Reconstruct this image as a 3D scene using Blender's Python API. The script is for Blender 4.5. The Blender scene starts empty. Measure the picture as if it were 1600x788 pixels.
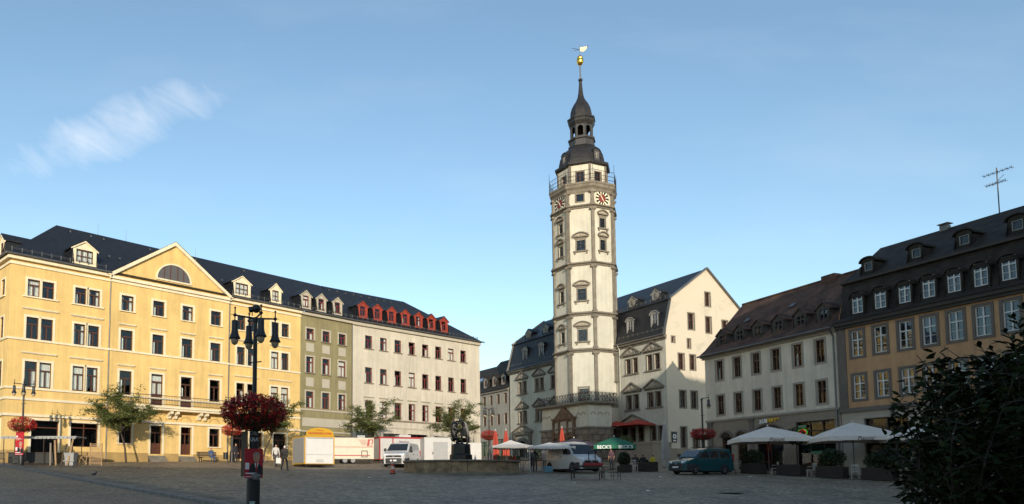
import bpy, bmesh, math, random
from mathutils import Vector, Matrix
random.seed(11)
R = math.radians
scene = bpy.context.scene
COL = scene.collection

# ------------------------------------------------------------------ camera
PITCH = math.atan(0.0784)
cam = bpy.data.cameras.new('camera'); camo = bpy.data.objects.new('camera', cam); COL.objects.link(camo)
camo.location = (0, 0, 1.6); camo.rotation_euler = (math.pi/2 + PITCH, 0, 0)
cam.sensor_width = 36; cam.lens = 1150/1600*36; cam.shift_x = 0.125; cam.shift_y = 0.1649
cam.clip_start = 0.1; cam.clip_end = 3000
scene.camera = camo

# ------------------------------------------------------------------ sky, sun, exposure
SUN_AZ, SUN_EL = 4.0, 12.0            # degrees: behind the viewer, slightly to the right, low
world = bpy.data.worlds.new('World'); scene.world = world; world.use_nodes = True
wn = world.node_tree.nodes; wl = world.node_tree.links; wn.clear()
def N(t, nodes=wn, **kw):
    n = nodes.new(t)
    for k, v in kw.items(): setattr(n, k, v)
    return n
out = N('ShaderNodeOutputWorld'); bg = N('ShaderNodeBackground')
sky = N('ShaderNodeTexSky', sky_type='NISHITA'); sky.sun_disc = False
sky.sun_elevation = R(SUN_EL); sky.sun_rotation = R(180 - SUN_AZ); sky.altitude = 200; sky.air_density = 1.0; sky.dust_density = 0.7; sky.ozone_density = 1.6
bg.inputs['Strength'].default_value = 0.14
tc = N('ShaderNodeTexCoord'); sp = N('ShaderNodeSeparateXYZ'); wl.new(tc.outputs['Generated'], sp.inputs[0])
def M_(op, a, b=None, c=None, clamp=False):
    n = N('ShaderNodeMath', operation=op); n.use_clamp = clamp
    for i, v in enumerate((a, b, c)):
        if v is None: continue
        if isinstance(v, (int, float)): n.inputs[i].default_value = v
        else: wl.new(v, n.inputs[i])
    return n.outputs[0]
yy = M_('MAXIMUM', sp.outputs['Y'], 0.05)
u = M_('DIVIDE', sp.outputs['X'], yy); v = M_('DIVIDE', sp.outputs['Z'], yy)
# the wisp of cirrus: along axis p (rising to the right), across axis q
CU, CV, CA = -0.37, 0.495, R(20)
du = M_('SUBTRACT', u, CU); dv = M_('SUBTRACT', v, CV)
pp = M_('ADD', M_('MULTIPLY', du, math.cos(CA)), M_('MULTIPLY', dv, math.sin(CA)))
qq = M_('SUBTRACT', M_('MULTIPLY', dv, math.cos(CA)), M_('MULTIPLY', du, math.sin(CA)))
cb = N('ShaderNodeCombineXYZ'); wl.new(u, cb.inputs[0]); wl.new(v, cb.inputs[1])
mp0 = N('ShaderNodeMapping'); mp0.inputs['Rotation'].default_value = (0, 0, R(36)); wl.new(cb.outputs[0], mp0.inputs[0])
mp = N('ShaderNodeMapping'); mp.inputs['Scale'].default_value = (7.5, 24, 1)
wl.new(mp0.outputs[0], mp.inputs[0])
nz = N('ShaderNodeTexNoise'); nz.inputs['Scale'].default_value = 1.0; nz.inputs['Detail'].default_value = 7; nz.inputs['Roughness'].default_value = 0.58; nz.inputs['Distortion'].default_value = 0.5
wl.new(mp.outputs[0], nz.inputs['Vector'])
env = M_('SUBTRACT', 1.0, M_('ADD', M_('POWER', M_('ABSOLUTE', M_('DIVIDE', pp, 0.20)), 2.0), M_('POWER', M_('ABSOLUTE', M_('DIVIDE', qq, 0.055)), 2.0)), clamp=True)
nz3 = N('ShaderNodeTexNoise'); nz3.inputs['Scale'].default_value = 9.0; nz3.inputs['Detail'].default_value = 5; wl.new(cb.outputs[0], nz3.inputs['Vector'])
env = M_('SUBTRACT', M_('ADD', M_('MULTIPLY', M_('POWER', env, 0.7), 0.95), M_('ADD', M_('MULTIPLY', nz.outputs[0], 2.1), M_('MULTIPLY', nz3.outputs[0], 0.8))), 1.88)
cl = M_('MULTIPLY', M_('MAXIMUM', env, 0.0), 1.15, clamp=True)
cl = M_('MULTIPLY', cl, M_('SUBTRACT', 1.0, M_('MULTIPLY', M_('ADD', M_('POWER', M_('ABSOLUTE', M_('DIVIDE', pp, 0.24)), 2.0), M_('POWER', M_('ABSOLUTE', M_('DIVIDE', qq, 0.09)), 2.0)), 1.0), clamp=True), clamp=True)
# a very thin veil everywhere else
nz2 = N('ShaderNodeTexNoise'); nz2.inputs['Scale'].default_value = 1.4; nz2.inputs['Detail'].default_value = 5
mp2 = N('ShaderNodeMapping'); mp2.inputs['Scale'].default_value = (1.5, 5, 1); wl.new(cb.outputs[0], mp2.inputs[0]); wl.new(mp2.outputs[0], nz2.inputs['Vector'])
veil = M_('MULTIPLY', M_('SUBTRACT', nz2.outputs[0], 0.5, clamp=True), 0.22)
fac = M_('ADD', M_('MULTIPLY', cl, 0.30), veil, clamp=True)
mx = N('ShaderNodeMix', data_type='RGBA'); wl.new(fac, mx.inputs[0]); 
tint = N('ShaderNodeMix', data_type='RGBA', blend_type='MULTIPLY'); tint.inputs[0].default_value = 1.0; wl.new(sky.outputs[0], tint.inputs[6]); tint.inputs[7].default_value = (1.0, 1.03, 0.99, 1)
wl.new(tint.outputs[2], mx.inputs[6]); mx.inputs[7].default_value = (6.4, 6.0, 5.6, 1)
wl.new(mx.outputs[2], bg.inputs[0]); wl.new(bg.outputs[0], out.inputs[0])

sun = bpy.data.lights.new('sun', 'SUN'); suno = bpy.data.objects.new('sun', sun); COL.objects.link(suno)
sun.energy = 2.7; sun.angle = R(0.5); sun.color = (1.0, 0.89, 0.73)
sd = Vector((math.sin(R(SUN_AZ))*math.cos(R(SUN_EL)), -math.cos(R(SUN_AZ))*math.cos(R(SUN_EL)), math.sin(R(SUN_EL))))
suno.rotation_euler = sd.to_track_quat('Z', 'Y').to_euler(); suno.location = (10, -60, 60)
scene.view_settings.view_transform = 'Standard'; scene.view_settings.look = 'None'
scene.view_settings.exposure = 0.75; scene.view_settings.gamma = 1.0
scene.cycles.max_bounces = 6; scene.cycles.transparent_max_bounces = 12

# ------------------------------------------------------------------ materials
MATS = {}
def mat(name, col, rough=0.8, var=0.0, vscale=1.0, bump=0.0, bscale=20.0, metal=0.0, spec=0.5, col2=None, emit=None, brick=None, coat=0.0, streak=0.0):
    """procedural material: base colour varied by two noises, bump, optional brick/tile rows (object space x,z)"""
    if name in MATS: return MATS[name]
    m = bpy.data.materials.new(name); m.use_nodes = True; nt = m.node_tree; ns = nt.nodes; ls = nt.links
    b = ns['Principled BSDF']; b.inputs['Roughness'].default_value = rough; b.inputs['Metallic'].default_value = metal
    b.inputs['Specular IOR Level'].default_value = spec; b.inputs['Coat Weight'].default_value = coat
    c = (*col, 1); b.inputs['Base Color'].default_value = c
    t = ns.new('ShaderNodeTexCoord'); colsock = None
    if var or col2:
        n1 = ns.new('ShaderNodeTexNoise'); n1.inputs['Scale'].default_value = vscale; n1.inputs['Detail'].default_value = 6; n1.inputs['Roughness'].default_value = 0.65
        ls.new(t.outputs['Object'], n1.inputs['Vector'])
        r = ns.new('ShaderNodeValToRGB'); ls.new(n1.outputs[0], r.inputs[0])
        k = var; lo = [x*(1-k) for x in col]; hi = col2 if col2 else [min(1, x*(1+k)) for x in col]
        r.color_ramp.elements[0].position = 0.36; r.color_ramp.elements[1].position = 0.66
        r.color_ramp.elements[0].color = (*lo, 1); r.color_ramp.elements[1].color = (*hi, 1)
        colsock = r.outputs[0]
    hsock = None
    if brick:
        bw, bh, mort, dark = brick
        s = ns.new('ShaderNodeSeparateXYZ'); ls.new(t.outputs['Object'], s.inputs[0])
        cmb = ns.new('ShaderNodeCombineXYZ'); ls.new(s.outputs[0], cmb.inputs[0]); ls.new(s.outputs[2], cmb.inputs[1])
        ad = ns.new('ShaderNodeMath'); ad.operation = 'ADD'; ls.new(s.outputs[0], ad.inputs[0]); ls.new(s.outputs[1], ad.inputs[1]); ls.new(ad.outputs[0], cmb.inputs[0])
        bt = ns.new('ShaderNodeTexBrick'); ls.new(cmb.outputs[0], bt.inputs['Vector']); bt.inputs['Scale'].default_value = 1.0
        bt.inputs['Brick Width'].default_value = bw; bt.inputs['Row Height'].default_value = bh; bt.inputs['Mortar Size'].default_value = mort; bt.inputs['Mortar Smooth'].default_value = 0.3
        bt.inputs['Color1'].default_value = (1, 1, 1, 1); bt.inputs['Color2'].default_value = (0.72, 0.72, 0.72, 1); bt.inputs['Mortar'].default_value = (dark, dark, dark, 1)
        mm = ns.new('ShaderNodeMix'); mm.data_type = 'RGBA'; mm.blend_type = 'MULTIPLY'; mm.inputs[0].default_value = 1
        if colsock: ls.new(colsock, mm.inputs[6])
        else: mm.inputs[6].default_value = c
        ls.new(bt.outputs[0], mm.inputs[7]); colsock = mm.outputs[2]; hsock = bt.outputs['Fac']
    if streak:
        m2 = ns.new('ShaderNodeMapping'); m2.inputs['Scale'].default_value = (2.2, 2.2, 0.16); ls.new(t.outputs['Object'], m2.inputs[0])
        n3 = ns.new('ShaderNodeTexNoise'); n3.inputs['Scale'].default_value = 1.0; n3.inputs['Detail'].default_value = 7; n3.inputs['Roughness'].default_value = 0.7; ls.new(m2.outputs[0], n3.inputs['Vector'])
        n4 = ns.new('ShaderNodeTexNoise'); n4.inputs['Scale'].default_value = 0.22; n4.inputs['Detail'].default_value = 8; n4.inputs['Roughness'].default_value = 0.75; ls.new(t.outputs['Object'], n4.inputs['Vector'])
        av = ns.new('ShaderNodeMath'); av.operation = 'ADD'; ls.new(n3.outputs[0], av.inputs[0]); ls.new(n4.outputs[0], av.inputs[1])
        mr = ns.new('ShaderNodeMapRange'); mr.inputs[1].default_value = 0.72; mr.inputs[2].default_value = 1.25; mr.inputs[3].default_value = 1.0-streak; mr.inputs[4].default_value = 1.0+streak*0.5; ls.new(av.outputs[0], mr.inputs[0])
        ms_ = ns.new('ShaderNodeMix'); ms_.data_type = 'RGBA'; ms_.blend_type = 'MULTIPLY'; ms_.inputs[0].default_value = 1
        if colsock: ls.new(colsock, ms_.inputs[6])
        else: ms_.inputs[6].default_value = c
        ls.new(mr.outputs[0], ms_.inputs[7]); colsock = ms_.outputs[2]
    if colsock: ls.new(colsock, b.inputs['Base Color'])
    if bump or hsock:
        bp = ns.new('ShaderNodeBump'); bp.inputs['Strength'].default_value = bump if bump else 0.4; bp.inputs['Distance'].default_value = 0.02
        if hsock:
            iv = ns.new('ShaderNodeMath'); iv.operation = 'SUBTRACT'; iv.inputs[0].default_value = 1; ls.new(hsock, iv.inputs[1]); ls.new(iv.outputs[0], bp.inputs['Height'])
        else:
            n2 = ns.new('ShaderNodeTexNoise'); n2.inputs['Scale'].default_value = bscale; n2.inputs['Detail'].default_value = 5
            ls.new(t.outputs['Object'], n2.inputs['Vector']); ls.new(n2.outputs[0], bp.inputs['Height'])
        ls.new(bp.outputs[0], b.inputs['Normal'])
    if emit:
        b.inputs['Emission Color'].default_value = (*emit[0], 1); b.inputs['Emission Strength'].default_value = emit[1]
    MATS[name] = m; return m

def glassmat(name, tint=(0.88, 0.9, 0.9), refl=0.28):
    if name in MATS: return MATS[name]
    m = bpy.data.materials.new(name); m.use_nodes = True; nt = m.node_tree; ns = nt.nodes; ls = nt.links; ns.clear()
    o = ns.new('ShaderNodeOutputMaterial'); mixs = ns.new('ShaderNodeMixShader'); tr = ns.new('ShaderNodeBsdfTransparent'); gl = ns.new('ShaderNodeBsdfGlossy')
    tr.inputs[0].default_value = (*tint, 1); gl.inputs['Roughness'].default_value = 0.03; gl.inputs[0].default_value = (0.9, 0.93, 0.95, 1)
    t = ns.new('ShaderNodeTexCoord'); nzn = ns.new('ShaderNodeTexNoise'); nzn.inputs['Scale'].default_value = 1.3; ls.new(t.outputs['Object'], nzn.inputs['Vector'])
    bp = ns.new('ShaderNodeBump'); bp.inputs['Strength'].default_value = 0.06; ls.new(nzn.outputs[0], bp.inputs['Height']); ls.new(bp.outputs[0], gl.inputs['Normal'])
    fr = ns.new('ShaderNodeLayerWeight'); pw = ns.new('ShaderNodeMath'); pw.operation = 'POWER'; pw.inputs[1].default_value = 4.0; ls.new(fr.outputs['Facing'], pw.inputs[0])
    a = ns.new('ShaderNodeMath'); a.operation = 'MULTIPLY_ADD'; a.use_clamp = True; a.inputs[1].default_value = 0.7; a.inputs[2].default_value = refl; ls.new(pw.outputs[0], a.inputs[0])
    ls.new(a.outputs[0], mixs.inputs[0]); ls.new(tr.outputs[0], mixs.inputs[1]); ls.new(gl.outputs[0], mixs.inputs[2]); ls.new(mixs.outputs[0], o.inputs[0])
    MATS[name] = m; return m

PL = dict(var=0.10, vscale=0.35, bump=0.12, bscale=9)
m_yellow = mat('yellow_plaster', (0.70, 0.48, 0.18), 0.85, var=0.07, vscale=0.4, streak=0.24, bump=0.10, bscale=9)
m_cream = mat('cream_trim', (0.74, 0.64, 0.45), 0.8, var=0.06, vscale=1.2, streak=0.12)
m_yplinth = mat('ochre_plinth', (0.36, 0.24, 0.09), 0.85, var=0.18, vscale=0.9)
m_olive = mat('olive_plaster', (0.25, 0.215, 0.11), 0.85, streak=0.28, var=0.07, vscale=0.4, bump=0.1, bscale=9)
m_pale = mat('pale_grey_trim', (0.42, 0.38, 0.30), 0.8, var=0.06)
m_white = mat('offwhite_plaster', (0.54, 0.485, 0.39), 0.85, streak=0.26, var=0.06, vscale=0.4, bump=0.1, bscale=9)
m_wtrim = mat('grey_sill_stone', (0.20, 0.17, 0.13), 0.85, var=0.12, vscale=2)
m_slate = mat('black_slate', (0.016, 0.017, 0.021), 0.5, var=0.3, vscale=2.5, brick=(0.30, 0.17, 0.012, 0.55), spec=0.35)
m_slate_old = mat('weathered_slate', (0.040, 0.032, 0.025), 0.72, var=0.4, vscale=1.2, brick=(0.28, 0.17, 0.014, 0.5), spec=0.25)
m_brown = mat('brown_timber', (0.085, 0.030, 0.015), 0.5, var=0.2, vscale=3)
m_redframe = mat('red_brown_timber', (0.16, 0.022, 0.020), 0.5, var=0.15, vscale=3)
m_redorange = mat('orange_red_paint', (0.28, 0.040, 0.022), 0.6, var=0.12)
m_dark = mat('painted_dark', (0.0025, 0.0022, 0.002), 1.0, spec=0.0)  # near-black colour stands in for the unlit depth behind openings
m_curtain = mat('white_curtain', (0.80, 0.77, 0.70), 0.9, var=0.08, vscale=6)
m_glass = glassmat('window_glass', refl=0.035)
m_glass_blue = glassmat('window_glass_reflecting', (0.5, 0.55, 0.6), 0.09)
m_zinc = mat('zinc_sheet', (0.16, 0.155, 0.15), 0.45, var=0.15, metal=0.6)
m_iron = mat('black_iron', (0.013, 0.013, 0.014), 0.45, spec=0.5, var=0.2, vscale=8)
m_stone = mat('grey_sandstone', (0.165, 0.145, 0.115), 0.88, var=0.22, vscale=1.6, bump=0.25, bscale=14)
m_rath = mat('town_hall_plaster', (0.51, 0.485, 0.405), 0.88, var=0.07, vscale=0.5, streak=0.24, bump=0.12, bscale=8)
m_carve = mat('carved_relief_stone', (0.34, 0.30, 0.24), 0.9, var=0.3, vscale=6, bump=0.5, bscale=18)
m_brownstone = mat('brown_portal_stone', (0.14, 0.085, 0.050), 0.9, var=0.35, vscale=2.5, bump=0.4, bscale=12)
m_rust = mat('rusticated_stone', (0.17, 0.135, 0.105), 0.9, var=0.3, vscale=1.5, bump=0.6, bscale=7)
m_gold = mat('gilded_copper', (0.85, 0.52, 0.10), 0.28, metal=1.0)
m_clockred = mat('clock_red', (0.16, 0.018, 0.012), 0.6)
m_clockcream = mat('clock_cream', (0.78, 0.70, 0.50), 0.6)
m_black = mat('black_paint', (0.010, 0.010, 0.010), 0.5)
m_greywall = mat('grey_house_plaster', (0.65, 0.56, 0.44), 0.88, streak=0.28, var=0.07, vscale=0.5, bump=0.1, bscale=9)
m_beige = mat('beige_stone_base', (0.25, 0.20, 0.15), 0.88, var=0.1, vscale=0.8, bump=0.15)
m_surr = mat('stone_window_surround', (0.30, 0.26, 0.21), 0.85, var=0.1)
m_orange = mat('ochre_orange_plaster', (0.50, 0.285, 0.145), 0.88, streak=0.28, var=0.08, vscale=0.5, bump=0.12)
m_dsurr = mat('dark_grey_surround', (0.14, 0.115, 0.095), 0.85, var=0.12)
m_whitepaint = mat('white_paint', (0.62, 0.61, 0.58), 0.5, var=0.05, vscale=4)
m_redtile = mat('old_red_tile', (0.105, 0.052, 0.032), 0.85, var=0.55, vscale=0.9, brick=(0.22, 0.20, 0.02, 0.45))
m_tar = mat('dark_far_plaster', (0.34, 0.315, 0.27), 0.9, streak=0.25, var=0.1, vscale=0.6)

def gableplaster():
    m = mat('patched_gable_plaster', (0.62, 0.52, 0.39), 0.9, bump=0.2, bscale=6)
    nt = m.node_tree; ns = nt.nodes; ls = nt.links; b = ns['Principled BSDF']
    t = ns.new('ShaderNodeTexCoord'); n = ns.new('ShaderNodeTexNoise'); n.inputs['Scale'].default_value = 0.42; n.inputs['Detail'].default_value = 9; n.inputs['Roughness'].default_value = 0.62; n.inputs['Distortion'].default_value = 0.6
    ls.new(t.outputs['Object'], n.inputs['Vector']); r = ns.new('ShaderNodeValToRGB'); ls.new(n.outputs[0], r.inputs[0])
    e = r.color_ramp.elements; e[0].position = 0.0; e[0].color = (0.53, 0.465, 0.365, 1); e[1].position = 1; e[1].color = (0.40, 0.36, 0.29, 1)
    for p, c in ((0.535, (0.545, 0.475, 0.37)), (0.56, (0.50, 0.44, 0.34)), (0.60, (0.52, 0.46, 0.36)), (0.618, (0.38, 0.33, 0.26)), (0.635, (0.52, 0.46, 0.36))):
        x = e.new(p); x.color = (*c, 1)
    ls.new(r.outputs[0], b.inputs['Base Color']); return m
m_gable = gableplaster()

# ------------------------------------------------------------------ mesh builder
class MB:
    def __init__(s): s.v = []; s.f = []; s.m = []
    def add(s, vs, fs, mi=0):
        o = len(s.v); s.v += [tuple(p) for p in vs]
        for f in fs: s.f.append(tuple(i+o for i in f)); s.m.append(mi)
        return s
    def poly(s, pts, mi=0): return s.add(pts, [tuple(range(len(pts)))], mi)
    def box(s, x0, x1, y0, y1, z0, z1, mi=0):
        return s.add([(x0,y0,z0),(x1,y0,z0),(x1,y1,z0),(x0,y1,z0),(x0,y0,z1),(x1,y0,z1),(x1,y1,z1),(x0,y1,z1)],
              [(0,3,2,1),(4,5,6,7),(0,1,5,4),(1,2,6,5),(2,3,7,6),(3,0,4,7)], mi)
    def extr(s, prof, a0, a1, axis='y', mi=0):
        """closed 2-D profile extruded: axis y -> prof is (x,z); axis x -> prof is (y,z); axis z -> prof is (x,y)"""
        n = len(prof)
        def P(p, a): return (p[0], a, p[1]) if axis == 'y' else ((a, p[0], p[1]) if axis == 'x' else (p[0], p[1], a))
        vs = [P(p, a0) for p in prof] + [P(p, a1) for p in prof]
        fs = [tuple(range(n)), tuple(range(2*n-1, n-1, -1))] + [(i, i+n, (i+1) % n + n, (i+1) % n) for i in range(n)]
        return s.add(vs, fs, mi)
    def tube(s, p0, p1, r0, r1=None, n=8, mi=0, caps=True):
        r1 = r0 if r1 is None else r1; p0 = Vector(p0); p1 = Vector(p1); d = (p1-p0)
        if d.length < 1e-6: return s
        q = d.normalized(); a = q.orthogonal().normalized(); b = q.cross(a)
        vs = [p0 + (a*math.cos(2*math.pi*i/n)+b*math.sin(2*math.pi*i/n))*r0 for i in range(n)] + [p1 + (a*math.cos(2*math.pi*i/n)+b*math.sin(2*math.pi*i/n))*r1 for i in range(n)]
        fs = [(i, (i+1) % n, (i+1) % n+n, i+n) for i in range(n)]
        if caps: fs += [tuple(range(n-1, -1, -1)), tuple(range(n, 2*n))]
        return s.add(vs, fs, mi)
    def path(s, pts, r, n=6, mi=0):
        for a, b in zip(pts[:-1], pts[1:]): s.tube(a, b, r, r, n, mi)
        return s
    def lathe(s, prof, n=16, c=(0, 0), rot=0.0, mi=0, a0=0.0, a1=2*math.pi):
        full = abs(a1-a0-2*math.pi) < 1e-6; k = n if full else n+1
        vs = []
        for r, z in prof:
            for i in range(k):
                a = a0 + (a1-a0)*i/n + rot; vs.append((c[0]+r*math.cos(a), c[1]+r*math.sin(a), z))
        fs = []
        for j in range(len(prof)-1):
            for i in range(n):
                i2 = (i+1) % k; fs.append((j*k+i, j*k+i2, (j+1)*k+i2, (j+1)*k+i))
        return s.add(vs, fs, mi)
    def ball(s, c, rx, ry=None, rz=None, n=10, m=6, mi=0):
        ry = rx if ry is None else ry; rz = rx if rz is None else rz
        vs = [(c[0], c[1], c[2]-rz)]
        for j in range(1, m):
            t = -math.pi/2 + math.pi*j/m
            for i in range(n):
                a = 2*math.pi*i/n; vs.append((c[0]+rx*math.cos(t)*math.cos(a), c[1]+ry*math.cos(t)*math.sin(a), c[2]+rz*math.sin(t)))
        vs.append((c[0], c[1], c[2]+rz)); top = len(vs)-1
        fs = [(0, 1+(i+1) % n, 1+i) for i in range(n)]
        for j in range(m-2):
            for i in range(n): fs.append((1+j*n+i, 1+j*n+(i+1) % n, 1+(j+1)*n+(i+1) % n, 1+(j+1)*n+i))
        fs += [(1+(m-2)*n+i, 1+(m-2)*n+(i+1) % n, top) for i in range(n)]
        return s.add(vs, fs, mi)
    def mesh(s, name, mats, smooth=False):
        me = bpy.data.meshes.new(name); me.from_pydata([tuple(p) for p in s.v], [], s.f)
        for m in (mats if isinstance(mats, (list, tuple)) else [mats]): me.materials.append(m)
        me.polygons.foreach_set('material_index', s.m)
        if smooth: me.polygons.foreach_set('use_smooth', [True]*len(me.polygons))
        me.validate(); me.update(); return me
    def build(s, name, mats, parent=None, M=None, smooth=False):
        return place(s.mesh(name, mats, smooth), name, parent, M)
def place(me, name, parent=None, M=None):
    o = bpy.data.objects.new(name, me); COL.objects.link(o)
    if parent is not None: o.parent = parent
    if M is not None: o.matrix_local = M
    return o
def T(x, y, z): return Matrix.Translation((x, y, z))
def RZ(deg): return Matrix.Rotation(R(deg), 4, 'Z')
def tag(o, label, cat, group=None, kind=None):
    if label: o['label'] = label
    if cat: o['category'] = cat
    if group: o['group'] = group
    if kind: o['kind'] = kind
    return o
def thing(name, label, cat, loc, rz=0, group=None):
    o = bpy.data.objects.new(name, None); COL.objects.link(o); o.empty_display_size = 0.3
    o.matrix_world = T(*loc) @ RZ(rz); return tag(o, label, cat, group)
def copy_tree(o, parent=None):
    c = o.copy(); COL.objects.link(c)
    if parent is not None: c.parent = parent
    for ch in list(o.children): copy_tree(ch, c)
    return c
def gz(x, y):
    yc = y if y < 105 else 105 + 12*math.tanh((y-105)/12)
    if y < -12: yc = -12 + 12*math.tanh((y+12)/12)
    xc = x if -20 < x < 10 else (10+8*math.tanh((x-10)/8) if x >= 10 else -20+25*math.tanh((x+20)/25))
    return -0.5 + 0.051*yc - 0.014*xc

TEXTC = {}
def text_mesh(txt, size, ext=0.01, bold=False, align='CENTER', shear=0.0):
    cu = bpy.data.curves.new('lettering', 'FONT'); cu.body = txt; cu.size = size; cu.extrude = ext; cu.align_x = align; cu.align_y = 'CENTER'; cu.shear = shear
    if bold: cu.offset = size*0.018
    o = bpy.data.objects.new('tmp', cu); COL.objects.link(o); dg = bpy.context.evaluated_depsgraph_get(); dg.update()
    me = bpy.data.meshes.new_from_object(o.evaluated_get(dg)); bpy.data.objects.remove(o); return me
def text(txt, size, m, parent, M, name='lettering', **kw):
    me = text_mesh(txt, size, **kw); me.materials.clear(); me.materials.append(m)
    return place(me, name, parent, M @ Matrix.Rotation(math.pi/2, 4, 'X'))

# ------------------------------------------------------------------ facade helpers (local x along wall, -y outward, z up)
def wall_holes(mb, s0, s1, z0, z1, holes, y=0.0, depth=0.25, mi=0, rmi=None):
    """sheet with rectangular openings; each opening has its reveals"""
    rmi = mi if rmi is None else rmi
    xs = sorted({round(v, 4) for h in holes for v in (h[0], h[1]) if s0 < v < s1} | {s0, s1}); zs = sorted({round(v, 4) for h in holes for v in (h[2], h[3]) if z0 < v < z1} | {z0, z1})
    for i in range(len(xs)-1):
        for j in range(len(zs)-1):
            cx = (xs[i]+xs[i+1])/2; cz = (zs[j]+zs[j+1])/2
            if any(h[0] < cx < h[1] and h[2] < cz < h[3] for h in holes): continue
            mb.poly([(xs[i], y, zs[j]), (xs[i+1], y, zs[j]), (xs[i+1], y, zs[j+1]), (xs[i], y, zs[j+1])], mi)
    for a, b, c, d in holes:
        e = y+depth
        mb.poly([(a,y,c),(a,e,c),(a,e,d),(a,y,d)], rmi); mb.poly([(b,y,c),(b,y,d),(b,e,d),(b,e,c)], rmi)
        mb.poly([(a,y,d),(a,e,d),(b,e,d),(b,y,d)], rmi); mb.poly([(a,y,c),(b,y,c),(b,e,c),(a,e,c)], rmi)
MC = {}
def cached(key, fn):
    if key not in MC: MC[key] = fn()
    return MC[key]
def frame_mesh(w, h, style, fm, t=0.06):
    def f():
        b = MB(); d0, d1 = -0.03, 0.03
        b.box(-w/2, -w/2+t, d0, d1, 0, h); b.box(w/2-t, w/2, d0, d1, 0, h); b.box(-w/2+t, w/2-t, d0, d1, 0, t); b.box(-w/2+t, w/2-t, d0, d1, h-t, h)
        i0, i1 = -w/2+t, w/2-t; e = 0.028
        if style == 'T':
            zt = h*0.68; b.box(i0, i1, d0-0.012, d1, zt-0.045, zt+0.045); b.box(-0.045, 0.045, d0, d1-0.003, t, zt-0.045)
        elif style == 'cross':
            zt = h*0.64; b.box(i0, i1, d0-0.012, d1, zt-0.04, zt+0.04); b.box(-0.04, 0.04, d0, d1-0.003, t, zt-0.04); b.box(-0.04, 0.04, d0, d1-0.003, zt+0.04, h-t)
            for sgn in (-1, 1): b.box(min(sgn*0.04, sgn*(w/2-t)), max(sgn*0.04, sgn*(w/2-t)), d0+0.006, d1-0.01, zt*0.5-e/2, zt*0.5+e/2)
        elif style == 'grid':
            nz_ = max(2, int(h/0.55)); nx = max(2, int(w/0.42))
            for k in range(1, nx): x = -w/2+w*k/nx; b.box(x-e, x+e, d0, d1, t, h-t)
            for k in range(1, nz_): z = h*k/nz_; b.box(i0, i1, d0+0.006, d1-0.006, z-e, z+e)
        elif style == 'two':
            b.box(-0.035, 0.035, d0, d1, t, h-t); b.box(i0, -0.035, d0+0.005, d1-0.005, h*0.6-0.03, h*0.6+0.03); b.box(0.035, i1, d0+0.005, d1-0.005, h*0.6-0.03, h*0.6+0.03)
        elif style == 'door':
            b.box(i0, i1, d0-0.012, d1, h*0.76-0.06, h*0.76+0.06); b.box(-0.05, 0.05, d0-0.004, d1-0.003, 0.06, h*0.76-0.06)
            for sgn in (-1, 1):
                xa, xb = sorted((sgn*0.05, sgn*(w/2-t))); b.box(xa, xb, -0.012, 0.02, 0.06, h*0.36); b.box(xa, xb, d0-0.006, d1-0.006, h*0.36, h*0.36+0.07)
        elif style == 'shop':
            n = max(1, int(w/1.1))
            for k in range(1, n): x = -w/2+w*k/n; b.box(x-0.035, x+0.035, d0, d1, t, h-t)
            b.box(i0, i1, d0-0.01, d1-0.004, h*0.8-0.04, h*0.8+0.04)
        return b.mesh('window_frame', fm)
    return cached(('fr', round(w, 2), round(h, 2), style, fm.name), f)
def pane_mesh(w, h, gm):
    return cached(('pn', round(w, 2), round(h, 2), gm.name), lambda: MB().box(-w/2+0.05, w/2-0.05, 0.034, 0.044, 0.05, h-0.05).mesh('pane', gm))
def curtain_mesh(w, h, k):
    def f():
        b = MB(); rr = random.Random(k)
        if k == 0: spans = [(-0.5, -0.18)]
        elif k == 1: spans = [(-0.5, -0.26), (0.24, 0.5)]
        elif k == 2: spans = [(-0.5, 0.5)]
        elif k == 3: spans = [(0.1, 0.5)]
        else: spans = [(-0.48, -0.3)]
        h0, h1 = (0.06, 0.95) if k in (1, 2) else (0.06, 0.66)
        for a, c in spans:
            n = max(3, int((c-a)*14)); 
            for i in range(n):
                x0 = (a+(c-a)*i/n)*w*0.94; x1 = (a+(c-a)*(i+1)/n)*w*0.94; d = 0.13+0.03*(i % 2); e = 0.13+0.03*((i+1) % 2)
                b.poly([(x0, d, h*h0), (x1, e, h*h0), (x1, e, h*h1), (x0, d, h*h1)])
        return b.mesh('curtain', m_curtain)
    return cached(('cu', round(w, 2), round(h, 2), k), f)
def ring_mesh(w, h, t, d, m, bottom=True, ears=0.0):
    def f():
        b = MB(); a = w/2
        b.box(-a-t, -a, -d, 0.02, 0 if not bottom else -t, h); b.box(a, a+t, -d, 0.02, 0 if not bottom else -t, h); b.box(-a-t-ears, a+t+ears, -d-0.004, 0.02, h, h+t)
        if bottom: b.box(-a, a, -d+0.004, 0.02, -t, 0)
        return b.mesh('surround', m)
    return cached(('rg', round(w, 2), round(h, 2), t, d, m.name, bottom, ears), f)
def sill_mesh(w, m, ov=0.16, t=0.09, d=0.14):
    return cached(('sl', round(w, 2), m.name, ov, t, d), lambda: MB().box(-w/2-ov, w/2+ov, -d, 0.10, -t, -0.006).mesh('sill', m))
def hood_mesh(w, m, ov=0.22, t=0.12, d=0.16):
    def f():
        b = MB(); b.box(-w/2-ov, w/2+ov, -d, 0.01, t*0.45, t); b.box(-w/2-ov+0.05, w/2+ov-0.05, -d*0.6, 0.01, 0, t*0.45); return b.mesh('hood_moulding', m)
    return cached(('hd', round(w, 2), m.name, ov, t, d), f)
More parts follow.
